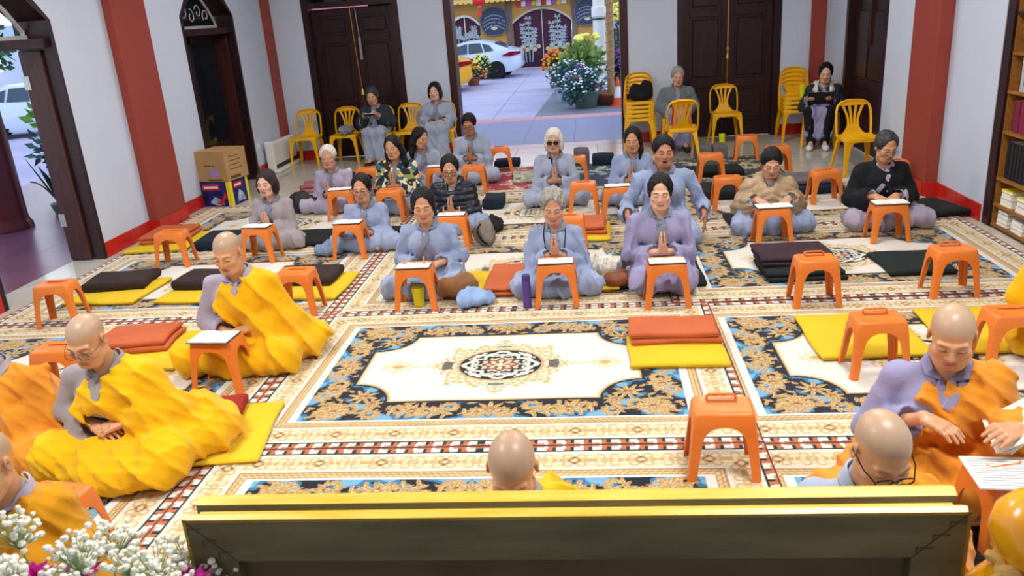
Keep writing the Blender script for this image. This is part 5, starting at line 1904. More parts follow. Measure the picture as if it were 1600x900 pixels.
t = soft('brown_handbag', 'small brown leather bag with a cord, left of the lilac robed woman', 'bag', [((0, 0, 0.06), (0.10, 0.07, 0.065)), ((0.05, 0.02, 0.07), (0.07, 0.06, 0.06))], mat('brown_leather', (134, 76, 40), 0.45, 0.15, 10, bump=0.15), (0.13, 5.62, Z), 0, 0.011, 0.006, 4)
MB().tube([tuple(q) for q in smooth_path([(-0.08, 0.02, 0.05), (-0.15, -0.04, 0.012), (-0.08, -0.12, 0.008), (0.06, -0.11, 0.008), (0.11, -0.04, 0.02)], 20)], 0.006, 6).obj('cord', mat('dark_brown_cord', (70, 44, 30), 0.7), t)
t = soft('backpack', 'olive grey backpack slumped beside the stool of the black puffer jacket', 'bag', [((0, 0, 0.10), (0.10, 0.09, 0.12)), ((0.03, -0.05, 0.07), (0.08, 0.06, 0.07)), ((0, 0.02, 0.17), (0.06, 0.06, 0.05))], mat('olive_grey_canvas', (122, 116, 104), 0.85, 0.12, 12, bump=0.3, bscale=150), (-1.00, 6.92, Z), 0, 0.011, 0.014, 6)
MB().tube([tuple(q) for q in smooth_path([(-0.03, -0.03, 0.2), (-0.05, -0.11, 0.16), (-0.02, -0.12, 0.08), (0.03, -0.11, 0.03)], 12)], 0.010, 6, 0.4).obj('shoulder_strap', M_black, t)
soft('black_bag', 'black soft bag left of the white haired woman', 'bag', [((0, 0, 0.11), (0.14, 0.12, 0.13)), ((0.16, -0.02, 0.08), (0.12, 0.12, 0.10))], mat('charcoal_nylon', (34, 36, 40), 0.6, 0.15, 10, bump=0.1), (-3.28, 8.55, Z), 0, 0.013, 0.014, 7)
soft('black_cloth', 'black jacket thrown down behind the black puffer jacket woman', 'cloth', [((0, 0, 0.05), (0.14, 0.2, 0.07)), ((0.05, -0.1, 0.04), (0.08, 0.1, 0.06))], M_black, (-1.02, 7.45, Z), 0, 0.012, 0.02, 8)
soft('black_bag', 'black bag lying on the topmost chair of the tall stack', 'bag', [((-0.07, 0, 0.12), (0.10, 0.08, 0.12)), ((0.08, 0.0, 0.14), (0.10, 0.08, 0.14)), ((0.0, 0.0, 0.06), (0.17, 0.09, 0.07))], M_black, (0.70, 11.86, 0.655), 0, 0.013, 0.01, 10)
soft('crumpled_bag', 'grey patterned plastic bag crumpled on the second yellow chair from the left', 'bag', [((0, 0, 0.06), (0.12, 0.10, 0.07)), ((0.03, -0.17, -0.02), (0.04, 0.04, 0.08)), ((0.01, -0.1, 0.05), (0.05, 0.1, 0.04))], mat('grey_print_plastic', (168, 170, 178), 0.5, 0.3, 30, col2=(90, 92, 100)), (-3.66, 11.78, 0.425), 0, 0.011, 0.02, 12, 2.4)
soft('face_mask', 'small white cloth lying on the floor before the second yellow chair', 'cloth', [((0, 0, 0.03), (0.06, 0.05, 0.035))], mat('white_cotton', (228, 230, 232), 0.85, 0.05), (-3.34, 10.6, 0.06), 0, 0.009, 0.01, 14)
so = copy_tree(STO[0])
so.location = (1.14, 10.66, 0.428)
so.rotation_euler = (0, 0, R(90))
so['label'] = 'orange stool set upon the seat of the turned yellow chair'

# cartons by the left wall
def carton(label, loc, rz, sx_, sy, sz, m, flaps=True):
    t = empty('carton', loc, R(rz), label, 'box')
    MB().box(-sx_ / 2, sx_ / 2, -sy / 2, sy / 2, 0, sz - 0.004, 0.004).obj('carton_body', m, t)
    if flaps:
        MB().box(-sx_ / 2, sx_ / 2, -sy / 2, -0.002, sz - 0.004, sz).obj('flap', m, t)
        MB().box(-sx_ / 2, sx_ / 2, 0.002, sy / 2, sz - 0.004, sz).obj('flap', m, t)
    return t


kraft = mat('kraft_cardboard', (176, 138, 92), 0.85, 0.06, 8, bump=0.05)
bluep = mat('glossy_blue_print', (30, 44, 128), 0.35, 0.25, 9, col2=(22, 28, 70))
c1 = carton('blue, red and yellow printed carton on the floor by the left wall', (-4.51, 9.32, 0.002), -8, 0.40, 0.40, 0.30, bluep)
ylw = mat('yellow_print', (240, 214, 40), 0.4, 0.03)
redp = mat('red_print', (206, 34, 48), 0.4, 0.04)
whp = mat('pale_print', (206, 206, 214), 0.4, 0.2, 12, col2=(120, 140, 190))
MB().box(0.15, 0.2015, -0.2015, -0.15, 0.0, 0.298).obj('yellow_edge', ylw, c1)
MB().box(0.199, 0.2015, 0.15, 0.2, 0, 0.298).obj('yellow_edge', ylw, c1)
MB().box(-0.17, 0.06, -0.2025, -0.2, 0.2, 0.27).obj('red_label', redp, c1)
MB().box(0.2, 0.2025, -0.12, 0.06, 0.2, 0.27).obj('red_label', redp, c1)
MB().box(-0.15, 0.04, -0.2035, -0.202, 0.222, 0.246).obj('label_lettering', M_whitepl, c1)
MB().box(0.202, 0.2035, -0.10, 0.04, 0.222, 0.246).obj('label_lettering', M_whitepl, c1)
MB().prism_y([(-0.10, 0.05), (-0.02, 0.12), (0.06, 0.08), (0.10, 0.02), (0.0, 0.01)], -0.203, -0.2).obj('printed_figure', whp, c1)
MB().prism_x([(-0.08, 0.03), (-0.02, 0.17), (0.05, 0.13), (0.10, 0.03)], 0.2, 0.203).obj('printed_figure', whp, c1)
MB().prism_y([(0.0, 0.03), (0.06, 0.02), (0.14, 0.12), (0.12, 0.17), (0.08, 0.1)], -0.204, -0.2).obj('printed_swirl', redp, c1)
c2 = carton('brown cardboard carton with a lilac label, stacked on the printed carton', (-4.50, 9.33, 0.303), -12, 0.42, 0.42, 0.36, kraft)
MB().box(-0.02, 0.09, -0.2125, -0.21, 0.06, 0.14).obj('lilac_label', mat('lilac_paper', (160, 130, 214), 0.6, 0.05), c2)
ink = mat('brown_ink', (90, 66, 44), 0.8, 0.1)
pr = MB()
pr.box(-0.06, 0.14, -0.2115, -0.21, 0.012, 0.032).box(-0.10, 0.0, -0.2115, -0.21, 0.185, 0.197)
for k in range(4):
    pr.box(0.21, 0.2115, -0.14, 0.10 - 0.04 * (k % 2), 0.13 + 0.05 * k, 0.138 + 0.05 * k)
pr.box(0.21, 0.2115, -0.15, 0.05, 0.02, 0.055)
pr.obj('box_print', ink, c2)
MB().box(0.02, 0.06, -0.2125, -0.21, 0.18, 0.2).obj('green_sticker', mat('green_print', (70, 110, 70), 0.6), c2)

# white panel heater on the left wall
ht = empty('panel_heater', (XL + 0.02, 11.66, 0.0), 0, 'white panel heater standing along the left wall near the corner', 'heater')
MB().box(0.04, 0.13, -0.46, 0.46, 0.10, 0.43, 0.015).obj('heater_body', M_whitepl, ht)
MB().box(0.03, 0.15, -0.52, -0.46, 0.0, 0.46, 0.012).obj('end_post', M_whitepl, ht)
MB().box(0.02, 0.20, -0.5, 0.48, 0.0, 0.05, 0.012).obj('base_rail', M_whitepl, ht)
MB().box(0.05, 0.131, -0.44, 0.44, 0.055, 0.10).obj('air_slot', mat('dark_slot', (60, 60, 56), 0.7), ht)
sw = empty('wall_socket', (XL, 11.05, 0.42), 0, 'small white socket plate on the left wall beside the heater', 'socket')
MB().box(0, 0.012, -0.04, 0.04, -0.04, 0.04, 0.003).obj('plate', M_whitepl, sw)
MB().lathe([(0.018, 0), (0.018, 0.01), (0.001, 0.012)], 10, (0, 0, 0)).obj('plug', M_whitepl, sw, False, (0.012, 0, 0)).rotation_euler = (0, R(90), 0)

# ------------------------------------------------------------ recessed bookcase on the right
bc = empty('bookcase', (XR, 4.6, 0), 0, 'dark wooden bookcase recessed in the right wall, filled with books', 'bookcase')
D_ = 0.40
MB().box(0.0, D_, 2.33, 2.44, 0.0, 2.9, 0.006).obj('side_panel', M_wood, bc)
MB().box(0.0, D_, 0.0, 0.1, 0.0, 2.9, 0.006).obj('side_panel', M_wood, bc)
honey = mat('honey_wood', (150, 98, 40), 0.5, 0.2, 8, stretch=(4, 0.6, 4))
MB().box(D_ - 0.02, D_, 0.1, 2.33, 0, 2.9).obj('back_panel', honey, bc)
MB().box(0.03, D_ - 0.02, 2.318, 2.33, 0.03, 2.9).obj('lining', honey, bc)
SH = [0.03, 0.20, 0.42, 0.80, 1.12, 1.42, 1.72, 2.1, 2.5]
for z in SH:
    MB().box(0.02, D_ - 0.02, 0.1, 2.318, z - 0.022, z).obj('shelf', honey if z < 1.6 else M_wood, bc)
BK = {}


def book_row(z, hh, dd, cols, n, th, label, y_end=6.90, jit=0.0, flat=False, x=XR + 0.05):
    y = y_end
    for k in range(n):
        c = cols[k % len(cols)]
        m = mat('book_cloth_%d_%d_%d' % c, c, 0.6, 0.06, 10)
        h_ = hh * (1 - jit * rng.random())
        t_ = th * (0.85 + 0.3 * rng.random())
        key = (round(h_, 2), round(t_, 2))
        b = empty('book', (x + 0.02 * rng.random() * (1 if jit else 0), y - t_ / 2, z + 0.001), 0, label % ORD[k], 'book', 'books in the recessed bookcase')
        cv = MB()
        cv.box(0, 0.004, -t_ / 2, t_ / 2, 0, h_).box(0, dd, -t_ / 2, -t_ / 2 + 0.003, 0, h_).box(0, dd, t_ / 2 - 0.003, t_ / 2, 0, h_)
        cv.obj('cover', m, b)
        MB().box(0.004, dd - 0.004, -t_ / 2 + 0.003, t_ / 2 - 0.003, 0.004, h_ - 0.004).obj('pages', M_paper, b)
        y -= t_ + 0.002


ORD = ['first from the far end', 'second from the far end', 'third from the far end', 'fourth from the far end', 'fifth from the far end', 'sixth from the far end', 'seventh from the far end', 'eighth from the far end', 'ninth from the far end', 'tenth from the far end']
book_row(0.42, 0.30, 0.24, [(26, 28, 30), (34, 36, 38)], 9, 0.055, 'black binder on the third shelf from below, %s', 6.86)
book_row(0.80, 0.25, 0.26, [(120, 30, 58), (128, 36, 62)], 5, 0.11, 'maroon box binder on the shelf above the black binders, %s', 6.84)
book_row(1.12, 0.26, 0.22, [(178, 184, 196), (200, 204, 210)], 7, 0.05, 'grey white folder on the shelf above the maroon binders, %s', 6.80)
book_row(1.42, 0.24, 0.2, [(70, 52, 50), (110, 90, 80), (60, 60, 66)], 9, 0.035, 'brown spined book on the fourth shelf above the folders, %s', 6.80)
book_row(1.72, 0.28, 0.2, [(222, 222, 216), (190, 190, 186)], 7, 0.045, 'pale spined book on the highest shelf in view, %s', 6.84)


def book_pile(y, z, specs, label):
    for k, (w_, d_, t_, c, a) in enumerate(specs):
        m = mat('book_cloth_%d_%d_%d' % c, c, 0.6, 0.06, 10)
        b = empty('book', (XR + 0.04 + d_ / 2, y, z + 0.001), R(a), label % ORD[k].replace('from the far end', 'from below'), 'book', 'books in the recessed bookcase')
        MB().box(-d_ / 2, d_ / 2, -w_ / 2, w_ / 2, 0, 0.003).box(-d_ / 2, d_ / 2, -w_ / 2, w_ / 2, t_ - 0.003, t_).obj('cover', m, b)
        MB().box(-d_ / 2 + 0.003, d_ / 2 - 0.003, -w_ / 2 + 0.003, w_ / 2 - 0.003, 0.003, t_ - 0.003).obj('pages', M_paper, b)
        z += t_ + 0.001


Wt, Cr, Yl, Gy, Rd = (226, 226, 222), (214, 206, 160), (232, 214, 50), (150, 150, 150), (206, 48, 36)
book_pile(6.78, 0.03, [(0.17, 0.22, 0.03, Wt, 1), (0.17, 0.22, 0.035, Wt, -2), (0.16, 0.2, 0.03, Cr, 2), (0.16, 0.2, 0.03, Gy, 0)], 'pale book in the floor level pile nearest the far end, %s')
book_pile(6.54, 0.03, [(0.19, 0.22, 0.035, Wt, -2), (0.18, 0.22, 0.03, Wt, 3), (0.18, 0.22, 0.03, Wt, -4)], 'white book in the second floor level pile, %s')
book_pile(6.28, 0.03, [(0.2, 0.22, 0.04, Wt, 2), (0.2, 0.22, 0.03, Wt, 0), (0.2, 0.26, 0.045, Rd, 6)], 'book in the third floor level pile, with a red one on top, %s')
book_pile(6.02, 0.03, [(0.2, 0.22, 0.04, Wt, 2), (0.2, 0.22, 0.04, Cr, 0)], 'pale book in the fourth floor level pile, %s')
book_pile(6.76, 0.20, [(0.18, 0.22, 0.06, Cr, 1), (0.17, 0.2, 0.05, Cr, -2), (0.17, 0.2, 0.02, Yl, 3)], 'cream or yellow book of the first pile on the second shelf, %s')
book_pile(6.50, 0.20, [(0.2, 0.22, 0.05, Wt, 2), (0.19, 0.22, 0.04, Gy, -3), (0.19, 0.2, 0.03, Yl, 1)], 'book of the second pile on the second shelf, %s')
book_pile(6.24, 0.20, [(0.2, 0.22, 0.06, Wt, -2), (0.2, 0.22, 0.06, Wt, 4), (0.2, 0.22, 0.02, Yl, -2)], 'book of the third pile on the second shelf, %s')
# ------------------------------------------------------------ the sitters
Zg = 0.0
person('woman in blue grey robe and brown trousers, front row left, hands on her lap', (-1.27, 5.72, 0.685), (-1.27, 5.80), dict(arms='lap', robe='blue', hair='tied', skin='tan', nod=14, trousers=1, zc=0.05, s=0.98, hyaw=6))
person('grey haired woman with neck cord praying in the middle of the front row', (-0.305, 5.66, 0.645), (-0.30, 5.74), dict(robe='blue', hair='grey', haircol='grey', skin='old', nod=20, zc=0.03, s=0.95, beads=True, lanyard=True, pz=0.075))
person('woman in lilac robe with dark tied hair praying, front row right', (0.46, 5.66, 0.715), (0.46, 5.78), dict(robe='lilac', hair='tied', skin='fair', nod=12, zc=0.055, s=1.0, hyaw=-4, legs='seiza', wide=1.05))
person('woman with plum black bob praying near the left wall', (-3.08, 7.22, 0.625), (-3.08, 7.30), dict(robe='stone', hair='bob', haircol='red', skin='fair', nod=8, zc=0.03, s=0.94, hyaw=-6))
person('woman in glasses and pale blue robe, hands folded, left side', (-2.11, 7.02, 0.575), (-2.10, 7.12), dict(robe='blue', hair='tied', skin='tan', nod=12, zc=0.03, s=0.94, glasses='thin', pz=0.0, roll=0))
person('white haired woman in mauve grey robe praying at the left', (-2.92, 8.62, 0.615), (-2.92, 8.70), dict(robe='mauve', hair='short', haircol='white', skin='old', nod=10, zc=0.03, s=0.95, hyaw=4))
person('long haired woman praying in a floral jacket', (-2.13, 8.42, 0.71), (-2.13, 8.5), dict(robe='blue', hair='long', skin='tan', nod=10, zc=0.06, s=0.97, coat='floral', open=0.02, roll=-6, hyaw=-10))
person('long haired woman turning aside, behind the floral jacket', (-2.08, 9.62, 0.62), (-2.06, 9.7), dict(robe='pale', hair='long', skin='tan', nod=16, zc=0.03, s=0.95, arms='thigh', yaw=20, hyaw=35, roll=8))
person('woman in glasses praying in a black puffer jacket', (-1.37, 7.50, 0.62), (-1.36, 7.62), dict(robe='blue', hair='tied', skin='tan', nod=18, zc=0.03, s=0.97, coat='navy', puff=0.0001, hood=True, glasses='black', hyaw=6))
person('man in glasses praying beside the open doorway', (-1.50, 9.80, 0.73), (-1.50, 9.92), dict(robe='pale', hair='man', skin='brown', nod=20, zc=0.06, s=0.98, glasses='thin', hyaw=-4, fold=0.013))
person('white haired woman in sunglasses praying, with a bag strap across', (-0.41, 8.42, 0.69), (-0.41, 8.52), dict(robe='pale', hair='bob', haircol='white', skin='old', nod=6, zc=0.05, s=0.98, glasses='dark', strap=True, hyaw=-4))
person('woman praying with hair over one shoulder, before the stacked chairs', (0.40, 8.32, 0.67), (0.40, 8.42), dict(robe='blue', hair='side', skin='tan', nod=14, zc=0.05, s=0.97, hyaw=-8, px=-0.03))
person('sturdy man chanting with open mouth behind the lilac robed woman', (0.585, 6.82, 0.80), (0.60, 6.92), dict(robe='blue', hair='man', skin='brown', nod=8, zc=0.07, s=1.08, hs=1.04, wide=1.12, fat=1.12, arms='hang', mouth='open', legs='seiza', hyaw=4))
person('woman in beige quilted jacket reading on the right side', (1.51, 6.99, 0.62), (1.51, 7.14), dict(robe='blue', hair='man', haircol='black', skin='old', nod=26, zc=0.04, s=0.98, coat='beige', puff=0.5, hood=True, arms='read', rd=(-0.02, -0.40, 0.36), rw=0.13, palms='down', hyaw=-6, wide=1.05))
person('woman in glasses and black wool coat reading by the right wall', (2.44, 6.98, 0.71), (2.46, 7.12), dict(robe='mauve', hair='short', haircol='dgrey', skin='tan', nod=24, zc=0.05, s=1.0, coat='black', arms='read', rd=(-0.06, -0.40, 0.34), rw=0.08, palms='down', glasses='thin', hyaw=10, buttons=True, coathem=0.10, collar=ROBE['mauve']))
person('elderly sitter in dark slate jacket reading, on a chair before the left double door', (-3.13, 11.52, 0.985), (-3.13, 11.74), dict(legs='chair', robe='pale', hair='man', haircol='dgrey', skin='old', nod=20, s=0.98, coat='dark', open=0.05, coathem=0.34, arms='read', rd=(-0.02, -0.36, 0.74), rw=0.085, hem=0.14))
person('woman in pale robe sitting with folded hands by the doorway', (-2.24, 11.66, 0.98), (-2.24, 11.82), dict(legs='chair', robe='pale', hair='wavy', skin='fair', nod=4, s=0.98, arms='lap', hem=0.12, hyaw=-4))
person('old man in grey jacket dozing on a chair by the right double door', (1.18, 11.46, 0.995), (1.17, 11.64), dict(legs='chair', robe='lilac', hair='man', haircol='grey', skin='old', nod=14, s=1.0, coat='greyw', open=0.05, coathem=0.40, arms='lap', wide=1.03, hem=0.12))
person('woman with white fleece collar reading a dark book in the right corner', (3.04, 11.08, 0.955), (3.02, 11.24), dict(legs='chair', robe='lilac', hair='tied', skin='fair', nod=18, s=0.97, coat='dark', open=0.04, coathem=0.30, fur=True, arms='read', rd=(0.0, -0.36, 0.66), rw=0.15, yaw=-14, trousers=True, shoes='white', hem=0.2))

# ------------------------------------------------------------ the monks
person('bespectacled bald monk in bright yellow outer robe, left foreground', (-2.375, 3.24, 0.69), (-2.33, 3.42), dict(bald=True, skin='monk', robe='stone', kesa='yellow', arms='lap', nod=24, zc=0.06, s=1.05, wide=1.06, glasses='thin', spill=[((0.30, 0.0, 0.12), (0.20, 0.22, 0.13)), ((0.1, -0.34, 0.10), (0.26, 0.14, 0.10))]))
person('bald monk in yellow outer robe sitting before white pages, middle left', (-2.20, 4.42, 0.75), (-2.20, 4.58), dict(bald=True, skin='monk', robe='mauve', kesa='yellow', arms='lap', nod=20, zc=0.06, s=1.05, wide=1.03, hyaw=-2, spill=[((0.28, 0.0, 0.11), (0.18, 0.2, 0.12))]))
person('monk in orange outer robe cut off by the left edge', (-3.0, 3.28, 0.66), (-2.98, 3.44), dict(bald=True, skin='monk', robe='stone', kesa='orange', arms='lap', nod=20, zc=0.05, s=1.03))
person('bald monk in ochre outer robe in the lower left corner', (-2.155, 2.26, 0.625), (-2.16, 2.38), dict(bald=True, skin='monk', robe='mauve', kesa='ochre', arms='lap', nod=16, zc=0.04, s=0.98, drape=False, wide=0.92, glasses='thin'))
person('bald monk bowing his head behind the gilt frame, centre', (-0.30, 2.26, 0.59), (-0.30, 2.44), dict(bald=True, skin='monk', robe='stone', kesa='yellow', arms='lap', nod=34, zc=0.04, s=1.0, hidehands=True))
person('bald monk in black rimmed glasses behind the right end of the gilt frame', (0.83, 2.20, 0.675), (0.82, 2.42), dict(bald=True, skin='monk', robe='pale', kesa='orange', arms='lap', nod=30, zc=0.05, s=1.02, glasses='black', hyaw=8, hidehands=True, fat=1.05))
person('bald monk in orange outer robe turning white pages, right foreground', (1.34, 2.97, 0.71), (1.40, 3.14), dict(bald=True, skin='monk', robe='lilac', kesa='orange', arms='read', rd=(-0.02, -0.36, 0.36), rw=0.10, nod=24, zc=0.06, s=1.04, wide=1.06, yaw=-14, hyaw=-6, fat=1.06, cuff=0.70, hand={-1: ((-0.10, -0.30, 0.40), (0.8, -0.55, -0.12), (0.0, 0.1, -1), 1, 0.4, 0.05), 1: ((0.19, -0.34, 0.41), (-0.62, -0.7, 0.1), (-0.45, 0.1, -0.85), -1, 0.5, 0.05)}))
person('monk in bright yellow robe cut off by the right edge', (2.60, 4.42, 0.70), (2.62, 4.55), dict(bald=True, skin='monk', robe='gold', kesa='yellow', arms='lap', nod=20, zc=0.05, s=1.05))
# ------------------------------------------------------------ outdoors
GZ = -0.40
M_conc = mat('pale_driveway_concrete', (160, 156, 184), 0.75, 0.07, 0.5, bump=0.05, bscale=8, col2=(180, 175, 196))
M_stone = mat('grey_paving_stone', (112, 118, 128), 0.7, 0.12, 2.0, bump=0.1, bscale=10)
M_porch = mat('blue_grey_porch_tile', (88, 110, 166), 0.35, 0.06, 2.0, spec=0.5)
M_pink = mat('pink_red_edge_tile', (206, 130, 138), 0.4, 0.06, 3.0)
M_ptile = mat('purple_brown_porch_tile', (120, 78, 98), 0.25, 0.12, 2.0, spec=0.5)
gr = MB().box(-60, 60, 2, 90, GZ - 0.3, GZ - 0.012).obj('ground', M_conc)
tag(gr, kind='structure')
# driveway slabs, laid row by row with open joints
for j in range(11):
    for i in range(4):
        MB().box(-5.9 + i * 1.78, -5.9 + (i + 1) * 1.78 - 0.02, 17.2 + j * 1.65, 17.2 + (j + 1) * 1.65 - 0.025, GZ - 0.012, GZ).obj('slab', M_conc, gr)
pv = MB().prism_z([(-1.42, 17.2), (0.9, 17.2), (1.6, 27.4), (-1.05, 26.2)], GZ - 0.012, GZ + 0.012).obj('paving', M_stone)
tag(pv, kind='structure')
pp = empty('porch', kind='structure')
for i in range(8):
    for j in range(4):
        MB().box(-4.3 + i * 0.8, -3.503 + i * 0.8, 12.52 + j * 0.72, 13.237 + j * 0.72, -0.012, 0.0).obj('tile', M_porch, pp)
MB().box(-4.3, 2.1, 12.5, 15.9, GZ, -0.012).obj('porch_slab', M_grout, pp)
for i in range(10):
    MB().box(-4.3 + i * 0.64, -3.665 + i * 0.64, 15.4, 15.9, -0.012, 0.001).obj('edge_tile', M_pink, pp)
p2 = empty('side_porch', kind='structure')
MB().box(-8.6, XL - T, 2.5, 13.0, GZ, -0.012).obj('porch_slab', M_grout, p2)
for i in range(6):
    for j in range(16):
        MB().box(-8.6 + i * 0.595, -8.008 + i * 0.595, 2.6 + j * 0.6, 3.197 + j * 0.6, -0.012, 0.0).obj('tile', M_ptile, p2)
MB().box(XL - T, XL, A0 + 0.05, A1 - 0.05, -0.012, 0.002).obj('threshold', M_floor, p2)
MB().box(-2.0, 0.45, YB, YB + 0.32, -0.012, 0.002).obj('threshold', M_floor, pp)
# porch roofs
prf = MB().box(-7.2, XL - T, 2.2, 13.2, 3.55, 3.75).box(-4.9, 4, YB + T, 15.6, 3.55, 3.75).obj('porch_roof', M_ceil)
tag(prf, kind='structure')
sl = Sdf
col_ = empty('porch_column', (-6.83, 8.45, 0), 0, 'round dark red column outside the left doorway', 'column')
M_dred = mat('dark_red_lacquer', (92, 24, 30), 0.3, 0.06, 3)
MB().lathe([(0.30, 0.0), (0.30, 0.05), (0.275, 0.09), (0.265, 0.14), (0.265, 3.5)], 28).obj('shaft', M_dred, col_, True)


def leafy(mb, c, r, n, size, seed, up=0.3, sz=(1, 1, 1), shell=0.55):
    """real leaf blades scattered through a crown"""
    rs = np.random.RandomState(seed)
    for _ in range(n):
        d = rs.normal(size=3)
        d /= np.linalg.norm(d)
        q = (shell + (1 - shell) * rs.rand()) * r
        p = np.array(c) + d * q * np.array(sz)
        t = d + rs.normal(size=3) * 0.5 + np.array([0, 0, up])
        t /= np.linalg.norm(t)
        b = np.cross(t, rs.normal(size=3))
        b /= np.linalg.norm(b)
        nn = np.cross(t, b)
        L = size * (0.7 + 0.6 * rs.rand())
        w_ = L * 0.28
        mb.add([p, p + t * L * 0.5 + b * w_ + nn * L * 0.06, p + t * L, p + t * L * 0.5 - b * w_ + nn * L * 0.06], [(0, 1, 2, 3)])
    return mb


def blooms(mb, c, r, n, size, seed, sz=(1, 1, 1), zlo=-0.3):
    rs = np.random.RandomState(seed)
    k = 0
    while k < n:
        d = rs.normal(size=3)
        d /= np.linalg.norm(d)
        if d[2] < zlo:
            continue
        p = np.array(c) + d * r * np.array(sz) * (0.92 + 0.14 * rs.rand())
        s_ = size * (0.7 + 0.6 * rs.rand())
        mb.ball(tuple(p), s_, 6, 4, (1, 1, 0.7))
        k += 1
    return mb


GR = {'g': mat('leaf_green', (64, 104, 56), 0.6, 0.35, 3, col2=(40, 76, 48)), 'l': mat('pale_leaf_green', (142, 166, 96), 0.6, 0.25, 3), 'd': mat('deep_leaf_green', (34, 66, 52), 0.6, 0.3, 3), 'b': mat('blue_leaf_green', (70, 110, 104), 0.6, 0.3, 3)}
FL = {'y': mat('yellow_petal', (246, 200, 30), 0.6, 0.1), 'o': mat('orange_petal', (236, 130, 30), 0.6, 0.1), 'w': mat('white_petal', (232, 238, 244), 0.6, 0.03), 'p': mat('purple_petal', (96, 50, 130), 0.6, 0.15), 'ly': mat('lemon_petal', (236, 232, 110), 0.6, 0.1), 'r': mat('red_petal', (190, 50, 60), 0.6, 0.1)}
POT = {'t': mat('terracotta', (150, 92, 62), 0.7, 0.12, 5), 'b': mat('brown_glazed_pot', (140, 88, 54), 0.35, 0.15, 5), 'g': mat('grey_green_pot', (86, 100, 98), 0.6, 0.1, 5), 'w': mat('white_blue_pot', (160, 180, 210), 0.4, 0.1, 5)}


def potted(label, x, y, pot, pr_, ph, crown, leafm, nleaf, fl, z=GZ, seed=0, lsize=0.12):
    t = empty('potted_plant', (x, y, z), 0, label, 'plant')
    MB().lathe([(pr_ * 0.66, 0), (pr_ * 0.72, 0.02), (pr_ * 0.95, ph * 0.85), (pr_ * 1.06, ph * 0.88), (pr_ * 1.06, ph), (pr_ * 0.9, ph), (pr_ * 0.85, ph * 0.9)], 20).obj('pot', POT[pot], t, True)
    lf = MB()
    for k, (cx, cy, cz, r, sz) in enumerate(crown):
        leafy(lf, (cx, cy, cz), r, nleaf // len(crown), lsize, seed + k, 0.3, sz, 0.3)
    tag(lf.obj('foliage', GR[leafm], t), kind='stuff')
    for k, (m, cx, cy, cz, r, n, s_, sz) in enumerate(fl):
        tag(blooms(MB(), (cx, cy, cz), r, n, s_, seed * 7 + k, sz).obj('blossoms', FL[m], t, True), kind='stuff')
    return t


potted('white flowering pot plant nearest the doorway outside', -0.15, 20.2, 'g', 0.36, 0.42, [(0, 0, 0.62, 0.46, (1.1, 1, 0.75)), (-0.22, -0.15, 0.42, 0.36, (1, 1, 0.8))], 'b', 1300, [('w', -0.02, -0.05, 0.55, 0.5, 110, 0.030, (1.1, 1, 0.85)), ('r', -0.05, -0.1, 0.6, 0.42, 6, 0.04, (1, 1, 0.6))], seed=1, lsize=0.10)
potted('white and purple flowering pot plant left of the nearest one outside', -0.60, 21.7, 'w', 0.34, 0.42, [(0, 0, 0.66, 0.48, (1.1, 1, 0.8))], 'b', 1000, [('w', 0, -0.05, 0.64, 0.52, 90, 0.030, (1.1, 1, 0.85)), ('p', 0.3, -0.15, 0.7, 0.38, 60, 0.04, (1, 1, 0.6))], seed=2, lsize=0.10)
potted('pot of orange and yellow marigolds beside the bamboo gate', -0.88, 25.7, 't', 0.34, 0.42, [(0, 0, 0.7, 0.5, (1, 1, 0.9))], 'g', 800, [('o', -0.1, -0.05, 0.72, 0.53, 90, 0.05, (1, 1, 0.9)), ('y', 0, -0.1, 0.58, 0.53, 70, 0.05, (1, 1, 0.9))], seed=3)
potted('pale green spiky pot plant with round lemon blooms', -0.22, 24.0, 't', 0.36, 0.40, [(0, 0, 0.86, 0.52, (1, 1, 0.9))], 'l', 900, [('ly', 0.22, 0, 1.45, 0.24, 9, 0.12, (1.4, 1, 0.6))], seed=4, lsize=0.24)
potted('purple flowering pot plant behind the trunk', 1.0, 22.9, 'g', 0.4, 0.42, [(0, 0, 0.72, 0.5, (1.1, 1, 0.85))], 'd', 1000, [('p', 0, -0.1, 0.85, 0.5, 110, 0.055, (1, 1, 0.7))], seed=5)
potted('tall yellow green shrub in a pot at the right of the doorway view', 1.2, 26.0, 't', 0.45, 0.55, [(0, 0, 1.2, 0.62, (0.9, 1, 1.2)), (0.1, 0, 2.0, 0.52, (1, 1, 0.9))], 'b', 1300, [('ly', 0.0, -0.1, 2.05, 0.55, 90, 0.065, (1, 1, 0.8))], seed=6)
potted('yellow and orange flowering pots by the white car', -4.1, 28.7, 't', 0.26, 0.3, [(-0.22, 0, 0.52, 0.36, (1, 1, 0.9)), (0.3, 0, 0.6, 0.36, (1, 1, 1))], 'g', 900, [('y', -0.2, -0.15, 0.62, 0.32, 36, 0.06, (1, 1, 0.8)), ('o', 0.05, -0.15, 0.36, 0.42, 55, 0.045, (1.2, 1, 0.8)), ('ly', 0.32, 0, 0.68, 0.36, 60, 0.045, (1, 1, 1))], seed=7, lsize=0.11)
potted('small leafy pot plant at the far right of the doorway view', 1.5, 21.5, 't', 0.3, 0.35, [(0, 0, 0.5, 0.4, (1, 1, 0.8))], 'd', 500, [], seed=8)

